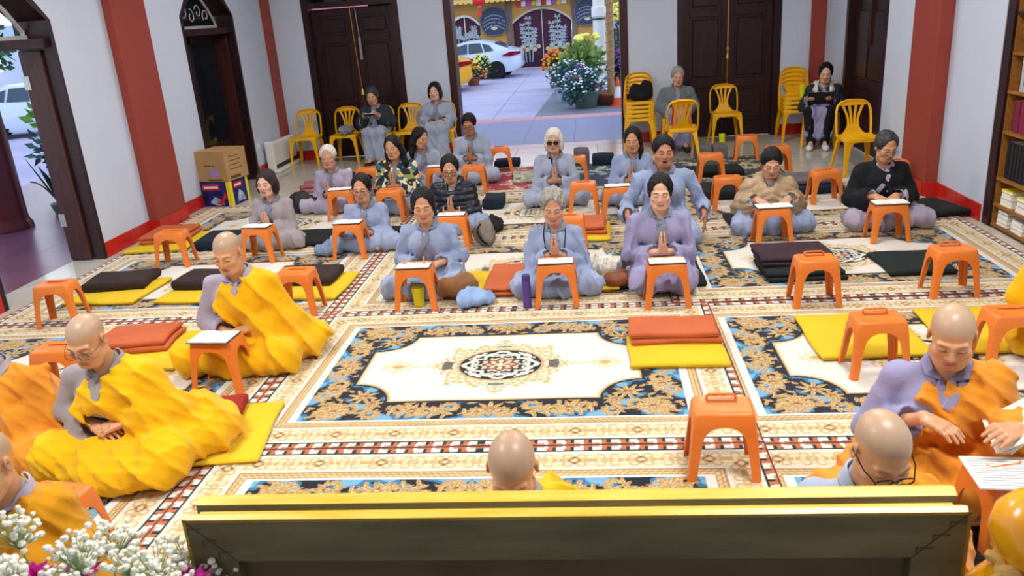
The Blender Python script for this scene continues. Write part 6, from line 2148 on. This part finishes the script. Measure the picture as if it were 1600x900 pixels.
# bare trunk in a pot, wrapped in a string of lights
tr = empty('trunk_in_pot', (0.47, 20.75, GZ), 0, 'bare wrapped tree trunk rising from a wide brown pot outside', 'plant')
MB().lathe([(0.36, 0), (0.42, 0.03), (0.52, 0.26), (0.5, 0.3), (0.44, 0.3), (0.42, 0.2)], 24).obj('pot', POT['b'], tr, True)
MB().tube([(0.02, 0, 0.1), (0.02, 0, 0.6), (0.05, 0, 1.4), (0.03, 0, 2.2), (0.06, 0, 3.2)], [0.12, 0.09, 0.085, 0.085, 0.08], 10).obj('trunk', mat('wrapped_bark', (158, 124, 88), 0.85, 0.2, 14, bump=0.4, bscale=40), tr, True)
MB().tube([(0.02 + 0.10 * math.cos(a), 0.10 * math.sin(a), 0.5 + a * 0.035) for a in np.linspace(0, 70, 260)], 0.008, 4).obj('light_string', mat('amber_cord', (206, 160, 90), 0.5), tr)
cn = empty('traffic_cone', (0.64, 20.1, GZ), 0, 'orange and white traffic cone beside the trunk pot', 'cone')
MB().box(-0.18, 0.18, -0.18, 0.18, 0, 0.03, 0.01).obj('base', mat('cone_orange', (232, 84, 50), 0.5), cn)
MB().lathe([(0.14, 0.03), (0.12, 0.15), (0.105, 0.22)], 18).obj('lower_cone', mat('cone_orange'), cn, True)
MB().lathe([(0.105, 0.22), (0.06, 0.48)], 18).obj('white_band', M_whitepl, cn, True)
MB().lathe([(0.06, 0.48), (0.025, 0.70), (0.001, 0.705)], 18).obj('cone_tip', mat('cone_orange'), cn, True)
pl = empty('white_pole', (0.32, 27.2, GZ), 0, 'thick white pole with a square base among the pot plants', 'pole')
MB().loft([[(x * s_, y * s_, z) for x, y in ((-1, -1), (1, -1), (1, 1), (-1, 1))] for z, s_ in ((0, 0.48), (0.45, 0.44), (0.62, 0.36))]).obj('base', M_whitepl, pl)
MB().lathe([(0.2, 0.6), (0.2, 2.0), (0.235, 2.02), (0.235, 2.3), (0.19, 2.32), (0.18, 4.2)], 20).obj('shaft', M_whitepl, pl, True)
MB().tube([(0.22 * math.cos(a), 0.22 * math.sin(a), 1.95) for a in np.linspace(0, 2 * PI, 20, endpoint=False)], 0.025, 5, closed=True).obj('band', M_dglass, pl)

# gate house
GY = 35.5
wy = empty('gate_house', (0, GY, GZ), 0, 'ochre gate house wall with scalloped eave and pink roof', 'building')
M_ochre = mat('ochre_plaster', (196, 150, 78), 0.8, 0.06, 1.5, bump=0.05)
M_maroon = mat('maroon_gate_metal', (70, 22, 44), 0.45, 0.1, 3)
M_silver = mat('silver_ornament', (168, 180, 188), 0.4, 0.08, 6)


def arch_wall(mb, x0, x1, zs_, za, top, y0, y1, n=10):
    """wall above a segmental arch"""
    xs_ = np.linspace(x0, x1, n + 1)
    f_ = lambda x: zs_ + (za - zs_) * (1 - ((2 * x - x0 - x1) / (x1 - x0)) ** 2)
    for a, b in zip(xs_[:-1], xs_[1:]):
        mb.prism_y([(a, f_(a)), (b, f_(b)), (b, top), (a, top)], y0, y1)
    return f_


gm = MB()
for a, b in ((-12, -5.95), (-4.60, -3.22), (-0.72, 0.75), (2.1, 8)):
    gm.box(a, b, 0, 0.35, 0, 3.3)
f_s = arch_wall(gm, -5.95, -4.60, 1.9, 2.3, 3.3, 0, 0.35)
f_m = arch_wall(gm, -3.22, -0.72, 1.9, 2.42, 3.3, 0, 0.35)
f_r = arch_wall(gm, 0.75, 2.1, 1.9, 2.3, 3.3, 0, 0.35)
gm.obj('wall', M_ochre, wy)
for x in (-3.34, -0.6):
    MB().box(x - 0.12, x + 0.12, -0.08, 0.05, 0, 2.9, 0.01).obj('gate_pillar', mat('grey_brown_plaster', (120, 104, 92), 0.8, 0.08), wy)
MB().tube([(x, -0.02, f_m(x) - 0.02) for x in np.linspace(-3.22, -0.72, 24)], 0.045, 6).obj('arch_trim', mat('pale_arch_trim', (206, 200, 190), 0.6), wy)
MB().tube([(x, -0.05, f_s(x)) for x in np.linspace(-5.95, -4.60, 16)], 0.05, 6).obj('arch_trim', M_whitepl, wy)
# banner strip of coloured bunting above the middle arch
bm = [(214, 60, 60), (240, 240, 236), (190, 90, 200), (240, 200, 60), (236, 236, 230)]
for k in range(10):
    x = -3.0 + k * 0.21
    MB().box(x, x + 0.19, -0.10, -0.09, 2.50 + 0.02 * (k % 2), 2.72).obj('bunting', mat('bunting_%d' % (k % 5), bm[k % 5], 0.7), wy)


def gate_leaf(x0, x1, f_, name, bamboo=True, seed=0):
    lf = empty(name)
    lf.parent = wy
    rs = random.Random(seed)
    m = MB()
    n = 8
    xs_ = np.linspace(x0, x1, n + 1)
    for a, b in zip(xs_[:-1], xs_[1:]):
        m.prism_y([(a, 0.03), (b, 0.03), (b, f_(b) - 0.05), (a, f_(a) - 0.05)], 0.12, 0.16)
    m.obj('panel', M_maroon, lf)
    c = (x0 + x1) / 2
    o = MB()
    zt_ = 2.1 if bamboo else 1.9
    z0 = 0.25 if bamboo else 0.9
    for k, dx in enumerate((-0.12, 0.02, 0.14)):
        zt2 = zt_ - 0.35 * abs(k - 1) - 0.1 * k
        o.tube([(c + dx, 0.10, z0), (c + dx * 1.3, 0.10, (z0 + zt2) / 2), (c + dx * 1.9, 0.10, zt2)], 0.026, 6)
        for j in range(7):
            z = z0 + 0.5 + (zt2 - z0 - 0.5) * j / 6
            x = c + dx * (1 + 0.9 * (z - z0) / (zt2 - z0))
            for q in (-1, 1):
                for a in (0.2, 0.8):
                    L = 0.13 + 0.08 * rs.random()
                    o.add([(x, 0.105, z), (x + q * L * 0.5 * math.cos(a) - q * 0.025, 0.10, z + L * 0.5 * math.sin(a) + 0.03), (x + q * L * math.cos(a), 0.10, z + L * math.sin(a)), (x + q * L * 0.5 * math.cos(a) + q * 0.02, 0.10, z + L * 0.5 * math.sin(a) - 0.03)], [(0, 1, 2, 3)])
    o.obj('bamboo_ornament', M_silver, lf)
    if bamboo:
        fl = MB()
        for k in range(6):
            fl.ball((c + (k - 2.5) * 0.17, 0.10, 0.75 + 0.12 * (k % 2)), 0.10, 8, 5, (1, 0.3, 0.9))
        fl.obj('flower_ornament', mat('pale_gold_ornament', (196, 190, 150), 0.4), lf)
        rk = MB()
        for k in range(7):
            rk.tube([(c + (k - 3) * 0.15, 0.10, 0.12), (c + (k - 3) * 0.15 + 0.08, 0.10, 0.3 + 0.1 * (k % 3)), (c + (k - 3) * 0.15 + 0.16, 0.10, 0.2)], 0.022, 5)
        rk.obj('rock_ornament', mat('dark_blue_ornament', (40, 44, 84), 0.5), lf)
    return lf


gate_leaf(-3.2, -1.98, f_m, 'gate_leaf', True, 1)
gate_leaf(-1.96, -0.74, f_m, 'gate_leaf', True, 2)
MB().box(-1.99, -1.95, 0.08, 0.12, 0.03, 2.65).obj('closing_strip', M_silver, wy)
gate_leaf(-5.93, -5.28, f_s, 'side_gate_leaf', False, 3)
gate_leaf(-5.26, -4.62, f_s, 'side_gate_leaf', False, 4)
gate_leaf(0.77, 1.42, f_r, 'side_gate_leaf', False, 5)
gate_leaf(1.44, 2.08, f_r, 'side_gate_leaf', False, 6)
# scalloped fascia under the pink roof
M_fasc = mat('cream_yellow_fascia', (226, 196, 104), 0.6, 0.04)
for k in range(60):
    x = -8.0 + k * 0.22
    poly = [(x, 2.98), (x, 2.84)] + [(x + 0.11 - 0.11 * math.cos(a), 2.84 - 0.09 * math.sin(a)) for a in np.linspace(0, PI, 7)][1:-1] + [(x + 0.22, 2.84), (x + 0.22, 2.98)]
    MB().prism_y(poly, -0.72, -0.68).obj('scallop', M_fasc, wy)
MB().box(-12, 8, -0.7, 0.0, 2.95, 2.98).obj('soffit', mat('grey_brown_plaster'), wy)
rf = MB()
rf.prism_x([(-0.78, 2.98), (-0.78, 3.04), (3.0, 4.88), (3.0, 4.78)], -12, 8)
for k in range(90):
    x = -12 + k * 0.222
    rf.tube([(x, -0.80, 3.05), (x, 3.0, 4.89)], 0.07, 6)
rf.obj('roof', mat('pink_roof_tile', (214, 120, 150), 0.6, 0.1, 3), wy)


def plaque(label, x, z, sc, y):
    t = empty('hanging_plaque', (x, y, z), 0, label, 'sign')
    pts = [(-0.30, -0.52), (0.30, -0.52), (0.47, -0.30), (0.55, 0.05), (0.46, 0.35), (0.22, 0.50), (0, 0.53), (-0.22, 0.50), (-0.46, 0.35), (-0.55, 0.05), (-0.47, -0.30)]
    MB().prism_y([(a * sc, b * sc) for a, b in pts], -0.02, 0.03).obj('board', mat('slate_blue_board', (52, 66, 88), 0.5, 0.12, 6), t)
    MB().tube([(a * sc, -0.02, b * sc) for a, b in pts], 0.018, 5, closed=True).obj('rim', mat('plaque_rim', (110, 124, 150), 0.5), t)
    tx = MB()
    for r_ in range(4):
        zz = 0.22 - r_ * 0.13
        wid = 0.42 - 0.03 * abs(r_ - 1)
        n = 12
        for k in range(n):
            u = (k / (n - 1) * 2 - 1)
            if (k * 7 + r_ * 3) % 11 == 0:
                continue
            xx, z2 = u * wid, zz - 0.14 * u * u
            tx.obox((xx * sc, -0.023, z2 * sc), (0.024 * sc, 0.003, 0.016 * sc), Matrix.Rotation(u * 0.55, 3, 'Y'))
    tx.obj('lettering', mat('pale_grey_lettering', (176, 180, 186), 0.6), t)
    MB().lathe([(0.001, -0.004), (0.13 * sc, -0.004), (0.13 * sc, 0.004), (0.001, 0.004)], 18, sx=1, sy=0.5).obj('oval_badge', mat('cream_badge', (206, 200, 170), 0.6), t, False, (0, -0.024, -0.27 * sc)).rotation_euler = (R(90), 0, 0)
    MB().tube([(-0.1, 0, 0.5 * sc), (-0.06, 0, 0.5 * sc + 0.25)], 0.012, 5).tube([(0.1, 0, 0.5 * sc), (0.06, 0, 0.5 * sc + 0.25)], 0.012, 5).obj('chain', M_brass, t)
    return t


plaque('slate blue bell shaped plaque left of the bamboo gate', -3.98, 1.62, 1.08, GY - 0.14)
plaque('slate blue bell shaped plaque right of the bamboo gate, behind the white pole', -0.05, 1.72, 1.0, GY - 0.14)
# pots have lemon bulbs already; red lanterns under the eaves
def lantern(label, x, y, z, r):
    t = empty('lantern', (x, y, z), 0, label, 'lantern')
    m = mat('red_lantern_silk', (222, 40, 50), 0.5, 0.15, 8)
    for k in range(10):
        a0, a1 = 2 * PI * k / 10, 2 * PI * (k + 1) / 10
        rr = []
        for q in np.linspace(0.12, PI - 0.12, 8):
            rr.append([(r * math.sin(q) * math.cos(a), r * math.sin(q) * math.sin(a), -r * 0.85 * math.cos(q)) for a in (a0, (a0 + a1) / 2, a1)])
        MB().loft(rr, cap=False, closed=False).obj('lantern_rib', m, t, True)
    MB().lathe([(r * 0.3, 0), (r * 0.3, 0.05)], 12, (0, 0, r * 0.8)).lathe([(r * 0.3, 0), (r * 0.3, 0.05)], 12, (0, 0, -r * 0.8 - 0.05)).obj('collar', M_brass, t)
    MB().lathe([(0.02, 0), (0.09, -0.35), (0.07, -0.36)], 10, (0, 0, -r * 0.85)).obj('tassel', m, t)
    MB().tube([(0, 0, r * 0.85), (0, 0, r * 0.85 + 0.5)], 0.01, 5).obj('cord', M_brass, t)


lantern('red lantern with tassel under the eave, above the white car', -4.3, 33.4, 2.45, 0.26)
lantern('red lantern at the top of the doorway view, beside the white pole', 0.62, 26.5, 2.6, 0.22)


# ------------------------------------------------------------ cars
def car(label, loc, rz, paint, win=True):
    """sedan: length along x (rear at +x), near side at -y"""
    t = empty('car', loc, R(rz), label, 'car')
    L, Wd = 2.2, 0.86

    def section(x, lo, hi, hw, tumble=0.06):
        return [(x, -hw + 0.05, lo), (x, -hw, lo + 0.12), (x, -hw, (lo + hi) / 2 + 0.05), (x, -hw + tumble, hi), (x, -hw * 0.5, hi + 0.02), (x, hw * 0.5, hi + 0.02), (x, hw - tumble, hi), (x, hw, (lo + hi) / 2 + 0.05), (x, hw, lo + 0.12), (x, hw - 0.05, lo)]
    body = [(-2.25, 0.30, 0.55, 0.62), (-2.15, 0.20, 0.66, 0.76), (-1.7, 0.18, 0.78, 0.86), (-1.0, 0.18, 0.88, 0.9), (-0.2, 0.18, 0.92, 0.9), (0.8, 0.18, 0.96, 0.9), (1.4, 0.2, 1.02, 0.9), (1.95, 0.24, 1.05, 0.84), (2.2, 0.32, 1.00, 0.74), (2.28, 0.42, 0.86, 0.66)]
    MB().loft([section(*b) for b in body]).obj('body', paint, t, True)
    gh = [(-0.85, 0.9, 0.78, 0.0), (-0.25, 0.9, 0.76, 0.36), (0.25, 0.92, 0.75, 0.46), (0.8, 0.94, 0.74, 0.45), (1.3, 0.98, 0.72, 0.30), (1.85, 1.03, 0.66, 0.04)]
    rr = []
    for x, z, hw, hh in gh:
        rr.append([(x, -hw, z - 0.05), (x, -hw + hh * 0.42, z + hh), (x, -hw * 0.4, z + hh + 0.03), (x, hw * 0.4, z + hh + 0.03), (x, hw - hh * 0.42, z + hh), (x, hw, z - 0.05)])
    MB().loft(rr).obj('cabin', paint, t, True)
    gl = mat('car_window_glass', (40, 60, 78), 0.08, 0.15, 1.5, spec=0.7)
    for q in (-1, 1):
        for wnd in ([(-0.62, 0.92), (-0.2, 1.20), (0.3, 1.32), (0.3, 0.94)], [(0.36, 0.94), (0.36, 1.32), (0.8, 1.32), (0.92, 0.97)], [(0.98, 0.98), (0.88, 1.30), (1.15, 1.22), (1.32, 1.02)]):
            a, b = [], []
            for x, z in wnd:
                hb = 0.76 - (z - 0.92) * 0.40
                a.append((x, q * (hb + 0.012), z))
                b.append((x, q * (hb - 0.02), z))
            MB().loft([a, b]).obj('side_window', gl, t)
    MB().loft([[(1.36, -0.56, 1.27), (1.36, 0.56, 1.27), (1.80, 0.60, 1.09), (1.80, -0.60, 1.09)], [(1.36, -0.56, 1.31), (1.36, 0.56, 1.31), (1.82, 0.60, 1.12), (1.82, -0.60, 1.12)]]).obj('rear_window', gl, t)
    MB().loft([[(-0.80, -0.62, 0.94), (-0.80, 0.62, 0.94), (-0.30, 0.55, 1.24), (-0.30, -0.55, 1.24)], [(-0.83, -0.62, 0.97), (-0.83, 0.62, 0.97), (-0.32, 0.55, 1.28), (-0.32, -0.55, 1.28)]]).obj('windscreen', gl, t)
    rl = mat('tail_light_red', (150, 14, 40), 0.2, 0.1)
    for q in (-1, 1):
        MB().loft([[(1.62, q * 0.94, 0.84), (1.95, q * 0.91, 0.80), (2.34, q * 0.70, 0.86), (2.32, q * 0.72, 0.95), (1.98, q * 0.90, 0.96)], [(1.62, q * 0.80, 0.84), (1.95, q * 0.76, 0.80), (2.20, q * 0.56, 0.86), (2.18, q * 0.58, 0.94), (1.98, q * 0.76, 0.95)]]).obj('tail_light', rl, t)
    MB().box(2.10, 2.30, -0.6, 0.6, 0.40, 0.52, 0.02).obj('bumper', paint, t)
    ty = mat('black_rubber', (24, 24, 26), 0.8, 0.1)
    for x in (-1.42, 1.40):
        for q in (-1, 1):
            wv = MB().lathe([(0.2, -0.1), (0.31, -0.1), (0.33, -0.07), (0.33, 0.07), (0.31, 0.1), (0.2, 0.1)], 26).obj('wheel', ty, t, True, (x, q * 0.82, 0.33))
            wv.rotation_euler = (R(90), 0, 0)
            rm = MB().lathe([(0.06, 0.095), (0.07, 0.105), (0.001, 0.11)], 12)
            for k in range(5):
                a = 2 * PI * k / 5
                rm.obox((0.13 * math.cos(a), 0.13 * math.sin(a), 0.095 * -q * -1 if q < 0 else -0.095), (0.085, 0.03, 0.012), Matrix.Rotation(a, 3, 'Z'))
            rm.lathe([(0.001, -0.06), (0.205, -0.06), (0.205, 0.06), (0.001, 0.06)], 20)
            rm.obj('rim', mat('dark_alloy', (70, 74, 82), 0.35, 0.1, metal=0.7), wv, True)
            MB().lathe([(0.335, -0.105), (0.40, -0.105), (0.40, 0.02), (0.335, 0.02)], 26).obj('wheel_arch', ty, t, False, (x, q * 0.79, 0.34)).rotation_euler = (R(90), 0, 0)
    MB().box(-0.86, -0.72, -1.0, -0.86, 0.94, 1.06, 0.03).obj('wing_mirror', paint, t)
    return t


M_wpaint = mat('white_car_paint', (206, 220, 240), 0.25, 0.02, spec=0.5, coat=0.5)
M_ypaint = mat('yellow_car_paint', (246, 178, 30), 0.25, 0.02, spec=0.5, coat=0.5)
car('white sedan parked across the driveway, seen through the doorway', (-4.85, 31.75, GZ), -3, M_wpaint)
car('yellow car of which only the rear shows at the left of the doorway view', (-6.18, 26.9, GZ), 6, M_ypaint)
car('white car parked outside the left doorway', (-15.4, 22.0, GZ), -150, M_wpaint)

# agave and leafy plants outside the left doorway
ag = empty('agave', (-6.60, 9.25, 0), 0, 'dark agave with stiff blades outside the left doorway', 'plant')
MB().lathe([(0.12, 0), (0.15, 0.1), (0.155, 0.12), (0.12, 0.12)], 16).obj('pot', POT['g'], ag, True)
for k in range(9):
    a = k * 0.7
    rr = []
    for q in np.linspace(0, 1, 7):
        r_ = 0.04 + 0.27 * q
        z = 0.1 + 0.62 * q - 0.15 * q * q * (k % 3)
        w_ = 0.05 * (1 - q) * (0.6 + 1.2 * q) + 0.003
        px, py = r_ * math.cos(a), r_ * math.sin(a)
        tx, ty_ = -math.sin(a) * w_, math.cos(a) * w_
        rr.append([(px - tx, py - ty_, z), (px, py, z - 0.012), (px + tx, py + ty_, z), (px, py, z + 0.006)])
    MB().loft(rr).obj('leaf', GR['d'], ag)
lp = empty('leafy_shrub', (-7.55, 10.85, 0), 0, 'bright green leafy shrub outside the left doorway', 'plant')
MB().lathe([(0.2, 0), (0.26, 0.3), (0.27, 0.34), (0.22, 0.34)], 16).obj('pot', POT['w'], lp, True)
tag(leafy(MB(), (0, 0, 0.6), 0.34, 260, 0.16, 31, 0.2, (1, 1, 1.0), 0.2).obj('foliage', GR['b'], lp), kind='stuff')
tag(leafy(MB(), (0.05, 0, 1.0), 0.3, 200, 0.18, 32, 0.5, (1, 1, 1.0), 0.2).obj('young_foliage', mat('fresh_leaf_green', (110, 170, 70), 0.6, 0.2, 3), lp), kind='stuff')
MB().tube([(0, 0, 0.3), (0.03, 0, 0.8), (0.02, 0, 1.2)], 0.02, 6).obj('stem', POT['t'], lp)
for k, (x, y, r_) in enumerate([(-20, 34, 2.4), (-25.5, 31, 2.3), (-15, 37, 2.3), (-29, 26, 2.4)]):
    hd = empty('hedge_tree', (x, y, GZ), 0, ['round leafy tree far outside the left doorway, behind the white car', 'leafy tree far outside the left doorway, farther left', 'leafy tree far outside the left doorway, farther right', 'leafy tree farthest left outside the left doorway'][k], 'tree')
    MB().tube([(0, 0, 0), (0, 0, 1.6)], 0.14, 8).obj('trunk', POT['t'], hd)
    tag(leafy(MB(), (0, 0, 2.6), r_, 900, 0.4, 50 + k, 0.2, (1, 1, 0.75), 0.4).obj('crown', GR['g'], hd), kind='stuff')
bw = MB().box(-30, -9.5, 40, 40.4, GZ, 3.0).obj('yard_wall', M_wall)
tag(bw, kind='structure')
# ------------------------------------------------------------ foreground: altar table, gilt frame, flowers, gourds
at = empty('altar_table', (-0.1, 1.02, 0), 0, 'dark wooden altar table carrying the gilt frame and the flowers', 'table')
MB().box(-1.25, 1.15, -0.26, 0.42, 0.62, 0.66, 0.008).obj('tabletop', M_wood2, at)
for x in (-1.18, 1.08):
    for y_ in (-0.2, 0.36):
        MB().box(x - 0.04, x + 0.04, y_ - 0.04, y_ + 0.04, 0.0, 0.62).obj('leg', M_wood2, at)
MB().box(-1.14, 1.04, 0.34, 0.38, 0.5, 0.62).obj('apron', M_wood2, at)

fr_ = empty('gilt_frame', (-0.081, 1.15, 0.661), R(0.6), 'large gilt frame seen from behind, standing upright on the altar table', 'frame')
M_gilt = mat('gilt_paint', (222, 178, 40), 0.32, 0.10, 14, spec=0.55, stretch=(0.4, 3, 3), col2=(236, 204, 90))
M_back = mat('olive_stained_wood', (112, 104, 72), 0.6, 0.22, 5, stretch=(0.7, 3, 4), bump=0.12, bscale=40, col2=(86, 79, 52))
M_backd = mat('dark_back_board', (84, 68, 44), 0.6, 0.15, 6)
W2, Hh, S_ = 0.668, 0.527, 0.088
# mitred members; profile runs from the back face to the gilt front
prof = [(0.0, 0.0), (0.0, -0.006), (0.018, -0.001), (0.028, -0.006), (0.034, -0.014), (0.044, -0.013), (0.050, -0.003), (0.072, 0.001), (0.084, -0.004), (0.088, -0.016)]


def member(pa, pb, ia, ib, name):
    """pa-pb outer edge, ia-ib inner edge (x, z)"""
    a, b, c, d = [Vector((q[0], 0, q[1])) for q in (pa, pb, ib, ia)]
    out = (Vector((pa[0], 0, pa[1])) - Vector((ia[0], 0, ia[1])))
    mid_n = ((a + b) / 2 - (c + d) / 2).normalized()
    ra, rb = [], []
    for y_, o in prof:
        ra.append(tuple(a + (a - d).normalized() * o * 1.414 + Vector((0, y_, 0))))
        rb.append(tuple(b + (b - c).normalized() * o * 1.414 + Vector((0, y_, 0))))
    ra += [tuple(d + Vector((0, 0.088, 0))), tuple(d + Vector((0, 0.0, 0)))]
    rb += [tuple(c + Vector((0, 0.088, 0))), tuple(c + Vector((0, 0.0, 0)))]
    me = MB().loft([ra, rb]).mesh(name, False)
    me.materials.append(M_gilt)
    me.materials.append(M_back)
    for p_ in me.polygons:
        if p_.normal.y < -0.8 or abs(p_.normal.dot(mid_n)) > 0.9 and p_.normal.dot(mid_n) < 0:
            p_.material_index = 1
    return link(name, me, None, fr_)


O = [(-W2, 0.0), (W2, 0.0), (W2, Hh), (-W2, Hh)]
I = [(-W2 + S_, S_), (W2 - S_, S_), (W2 - S_, Hh - S_), (-W2 + S_, Hh - S_)]
for k in range(4):
    member(O[k], O[(k + 1) % 4], I[k], I[(k + 1) % 4], 'frame_member')
MB().box(-W2 + S_ - 0.002, W2 - S_ + 0.002, 0.020, 0.028, S_ - 0.002, Hh - S_ + 0.002).obj('back_board', M_backd, fr_)
M_staple = mat('dark_rust_staple', (58, 50, 32), 0.6)
for sx_ in (-1, 1):
    for k in range(3):
        t_ = 0.22 + 0.28 * k
        cx, cz = sx_ * (W2 - S_ * t_), Hh - S_ * t_
        MB().prism_y([(cx - 0.014, cz - 0.013), (cx - 0.0118, cz - 0.013), (cx - 0.0118, cz - 0.001), (cx + 0.014, cz - 0.001), (cx + 0.014, cz + 0.0012), (cx - 0.014, cz + 0.0012)], -0.0006, 0.001).obj('corner_staple', M_staple, fr_)
for sx_ in (-1, 1):
    MB().prism_y([(sx_ * W2, Hh), (sx_ * (W2 - 0.002), Hh), (sx_ * (W2 - S_), Hh - S_ + 0.0015), (sx_ * (W2 - S_ + 0.001), Hh - S_)], -0.0007, 0.001).obj('mitre_joint', M_staple, fr_)

# baby's breath with magenta blooms
fv = empty('flower_vase', (-0.96, 1.10, 0.640), 0, "vase of white baby's breath and magenta blooms in the lower left corner", 'flowers')
MB().lathe([(0.05, 0.021), (0.09, 0.05), (0.10, 0.14), (0.06, 0.24), (0.05, 0.28), (0.07, 0.30), (0.055, 0.30), (0.045, 0.26)], 24).obj('vase', mat('blue_white_porcelain', (220, 226, 236), 0.2, 0.1), fv, True)
rs_ = np.random.RandomState(21)
stems = MB()
bl = MB()
CL = [(-0.16, 0.0, 0.46), (-0.08, -0.04, 0.50), (0.0, 0.03, 0.47), (0.05, -0.03, 0.535), (0.10, 0.03, 0.47), (0.17, 0.0, 0.49), (0.22, -0.04, 0.455), (-0.22, 0.02, 0.49), (-0.11, 0.04, 0.53), (0.01, -0.05, 0.43), (0.13, -0.05, 0.43), (0.25, 0.03, 0.44), (-0.02, 0.06, 0.455), (0.19, 0.06, 0.47), (-0.05, -0.08, 0.42), (0.08, -0.08, 0.425), (0.2, -0.08, 0.42), (-0.15, -0.06, 0.43), (0.27, -0.03, 0.42), (0.04, 0.08, 0.48)]
for cx, cy, cz in CL:
    stems.tube([(0.01 * cx, 0, 0.24), (cx * 0.5, cy * 0.5, cz * 0.62), (cx, cy, cz - 0.04)], 0.0022, 4)
    for k in range(52):
        d = rs_.normal(size=3)
        d /= np.linalg.norm(d)
        r_ = 0.055 * rs_.rand() ** 0.5
        p = (cx + d[0] * r_, cy + d[1] * r_, cz + d[2] * r_ * 0.8)
        stems.tube([(cx, cy, cz - 0.04), p], 0.0009, 3)
        s_ = 0.0060 * (0.7 + 0.6 * rs_.rand())
        bl.ball(p, s_, 6, 4, (1, 1, 0.8))
stems.obj('stems', mat('pale_stem_green', (150, 170, 120), 0.7, 0.1), fv)
tag(bl.obj('white_blossoms', mat('ivory_petal', (240, 240, 226), 0.7, 0.03), fv, True), kind='stuff')
M_mag = mat('magenta_petal', (214, 20, 160), 0.6, 0.15, 20)
for cx, cy, cz in ((-0.07, 0.0, 0.455), (0.23, 0.0, 0.445), (0.0, 0.03, 0.44), (-0.17, -0.02, 0.44)):
    b = MB()
    for lay, (n, rr_, tl) in enumerate(((9, 0.042, 0.3), (8, 0.032, 0.7), (6, 0.02, 1.1))):
        for k in range(n):
            a = 2 * PI * k / n + lay * 0.3
            ca_, sa_ = math.cos(a), math.sin(a)
            L = rr_
            up = math.sin(tl) * L
            ou = math.cos(tl) * L
            b.add([(cx, cy, cz), (cx + ca_ * ou * 0.6 - sa_ * 0.011, cy + sa_ * ou * 0.6 + ca_ * 0.011, cz + up * 0.55), (cx + ca_ * ou, cy + sa_ * ou, cz + up), (cx + ca_ * ou * 0.6 + sa_ * 0.011, cy + sa_ * ou * 0.6 - ca_ * 0.011, cz + up * 0.55)], [(0, 1, 2, 3)])
    b.obj('magenta_bloom', M_mag, fv)
    stems_ = MB().tube([(0, 0, 0.24), (cx * 0.6, cy, cz * 0.7), (cx, cy, cz)], 0.003, 5).obj('stem', mat('pale_stem_green'), fv)

# golden gourds on the right
M_gold = mat('golden_lacquer', (238, 160, 20), 0.25, 0.06, 6, spec=0.6, coat=0.4)
for label, x, y_, z, sc in (('golden gourd ornament with a twisted cord, lower right corner', 0.655, 1.10, 0.661, 1.0), ('second golden gourd ornament just beyond the right edge', 0.80, 1.16, 0.661, 1.0)):
    g = empty('golden_gourd', (x, y_, z), 0, label, 'ornament')
    MB().lathe([(0.06, 0), (0.10, 0.03), (0.11, 0.10), (0.095, 0.20), (0.06, 0.26), (0.05, 0.28)], 24).obj('stand', M_wood2, g, True)
    pr_ = [(0.02, 0.28), (0.06, 0.29), (0.085, 0.33), (0.092, 0.37), (0.085, 0.41), (0.062, 0.445), (0.042, 0.465), (0.042, 0.48), (0.058, 0.50), (0.066, 0.53), (0.060, 0.56), (0.04, 0.585), (0.018, 0.60), (0.010, 0.63), (0.006, 0.66)]
    MB().lathe([(r_ * sc, zz) for r_, zz in pr_], 28).obj('gourd', M_gold, g, True)
    MB().tube([((0.05 + 0.006 * math.cos(a * 9)) * math.cos(a), (0.05 + 0.006 * math.cos(a * 9)) * math.sin(a), 0.472 + 0.006 * math.sin(a * 9)) for a in np.linspace(0, 2 * PI, 60, endpoint=False)], 0.010, 6, closed=True).obj('twisted_cord', mat('pale_gold_cord', (222, 176, 96), 0.6, 0.1), g, True)
    MB().tube([tuple(q) for q in smooth_path([(-0.05, -0.02, 0.47), (-0.085, -0.03, 0.44), (-0.09, -0.02, 0.40), (-0.097, -0.02, 0.34)], 10)], 0.009, 6).obj('cord_end', mat('pale_gold_cord'), g, True)

# dark singing bowl on the floor under the right front stool
sb = empty('singing_bowl', (1.32, 2.42, 0.02), 0, 'black bowl with a gold rim on the floor by the front right stool', 'bowl')
MB().lathe([(0.06, 0), (0.10, 0.02), (0.14, 0.07), (0.15, 0.12), (0.14, 0.125), (0.12, 0.06), (0.001, 0.03)], 28).obj('bowl', mat('black_lacquer', (20, 22, 30), 0.3, 0.1), sb, True)
MB().tube([(0.15 * math.cos(a), 0.15 * math.sin(a), 0.122) for a in np.linspace(0, 2 * PI, 32, endpoint=False)], 0.007, 6, closed=True).obj('rim', M_brass, sb, True)
for q in scene.objects:
    pass
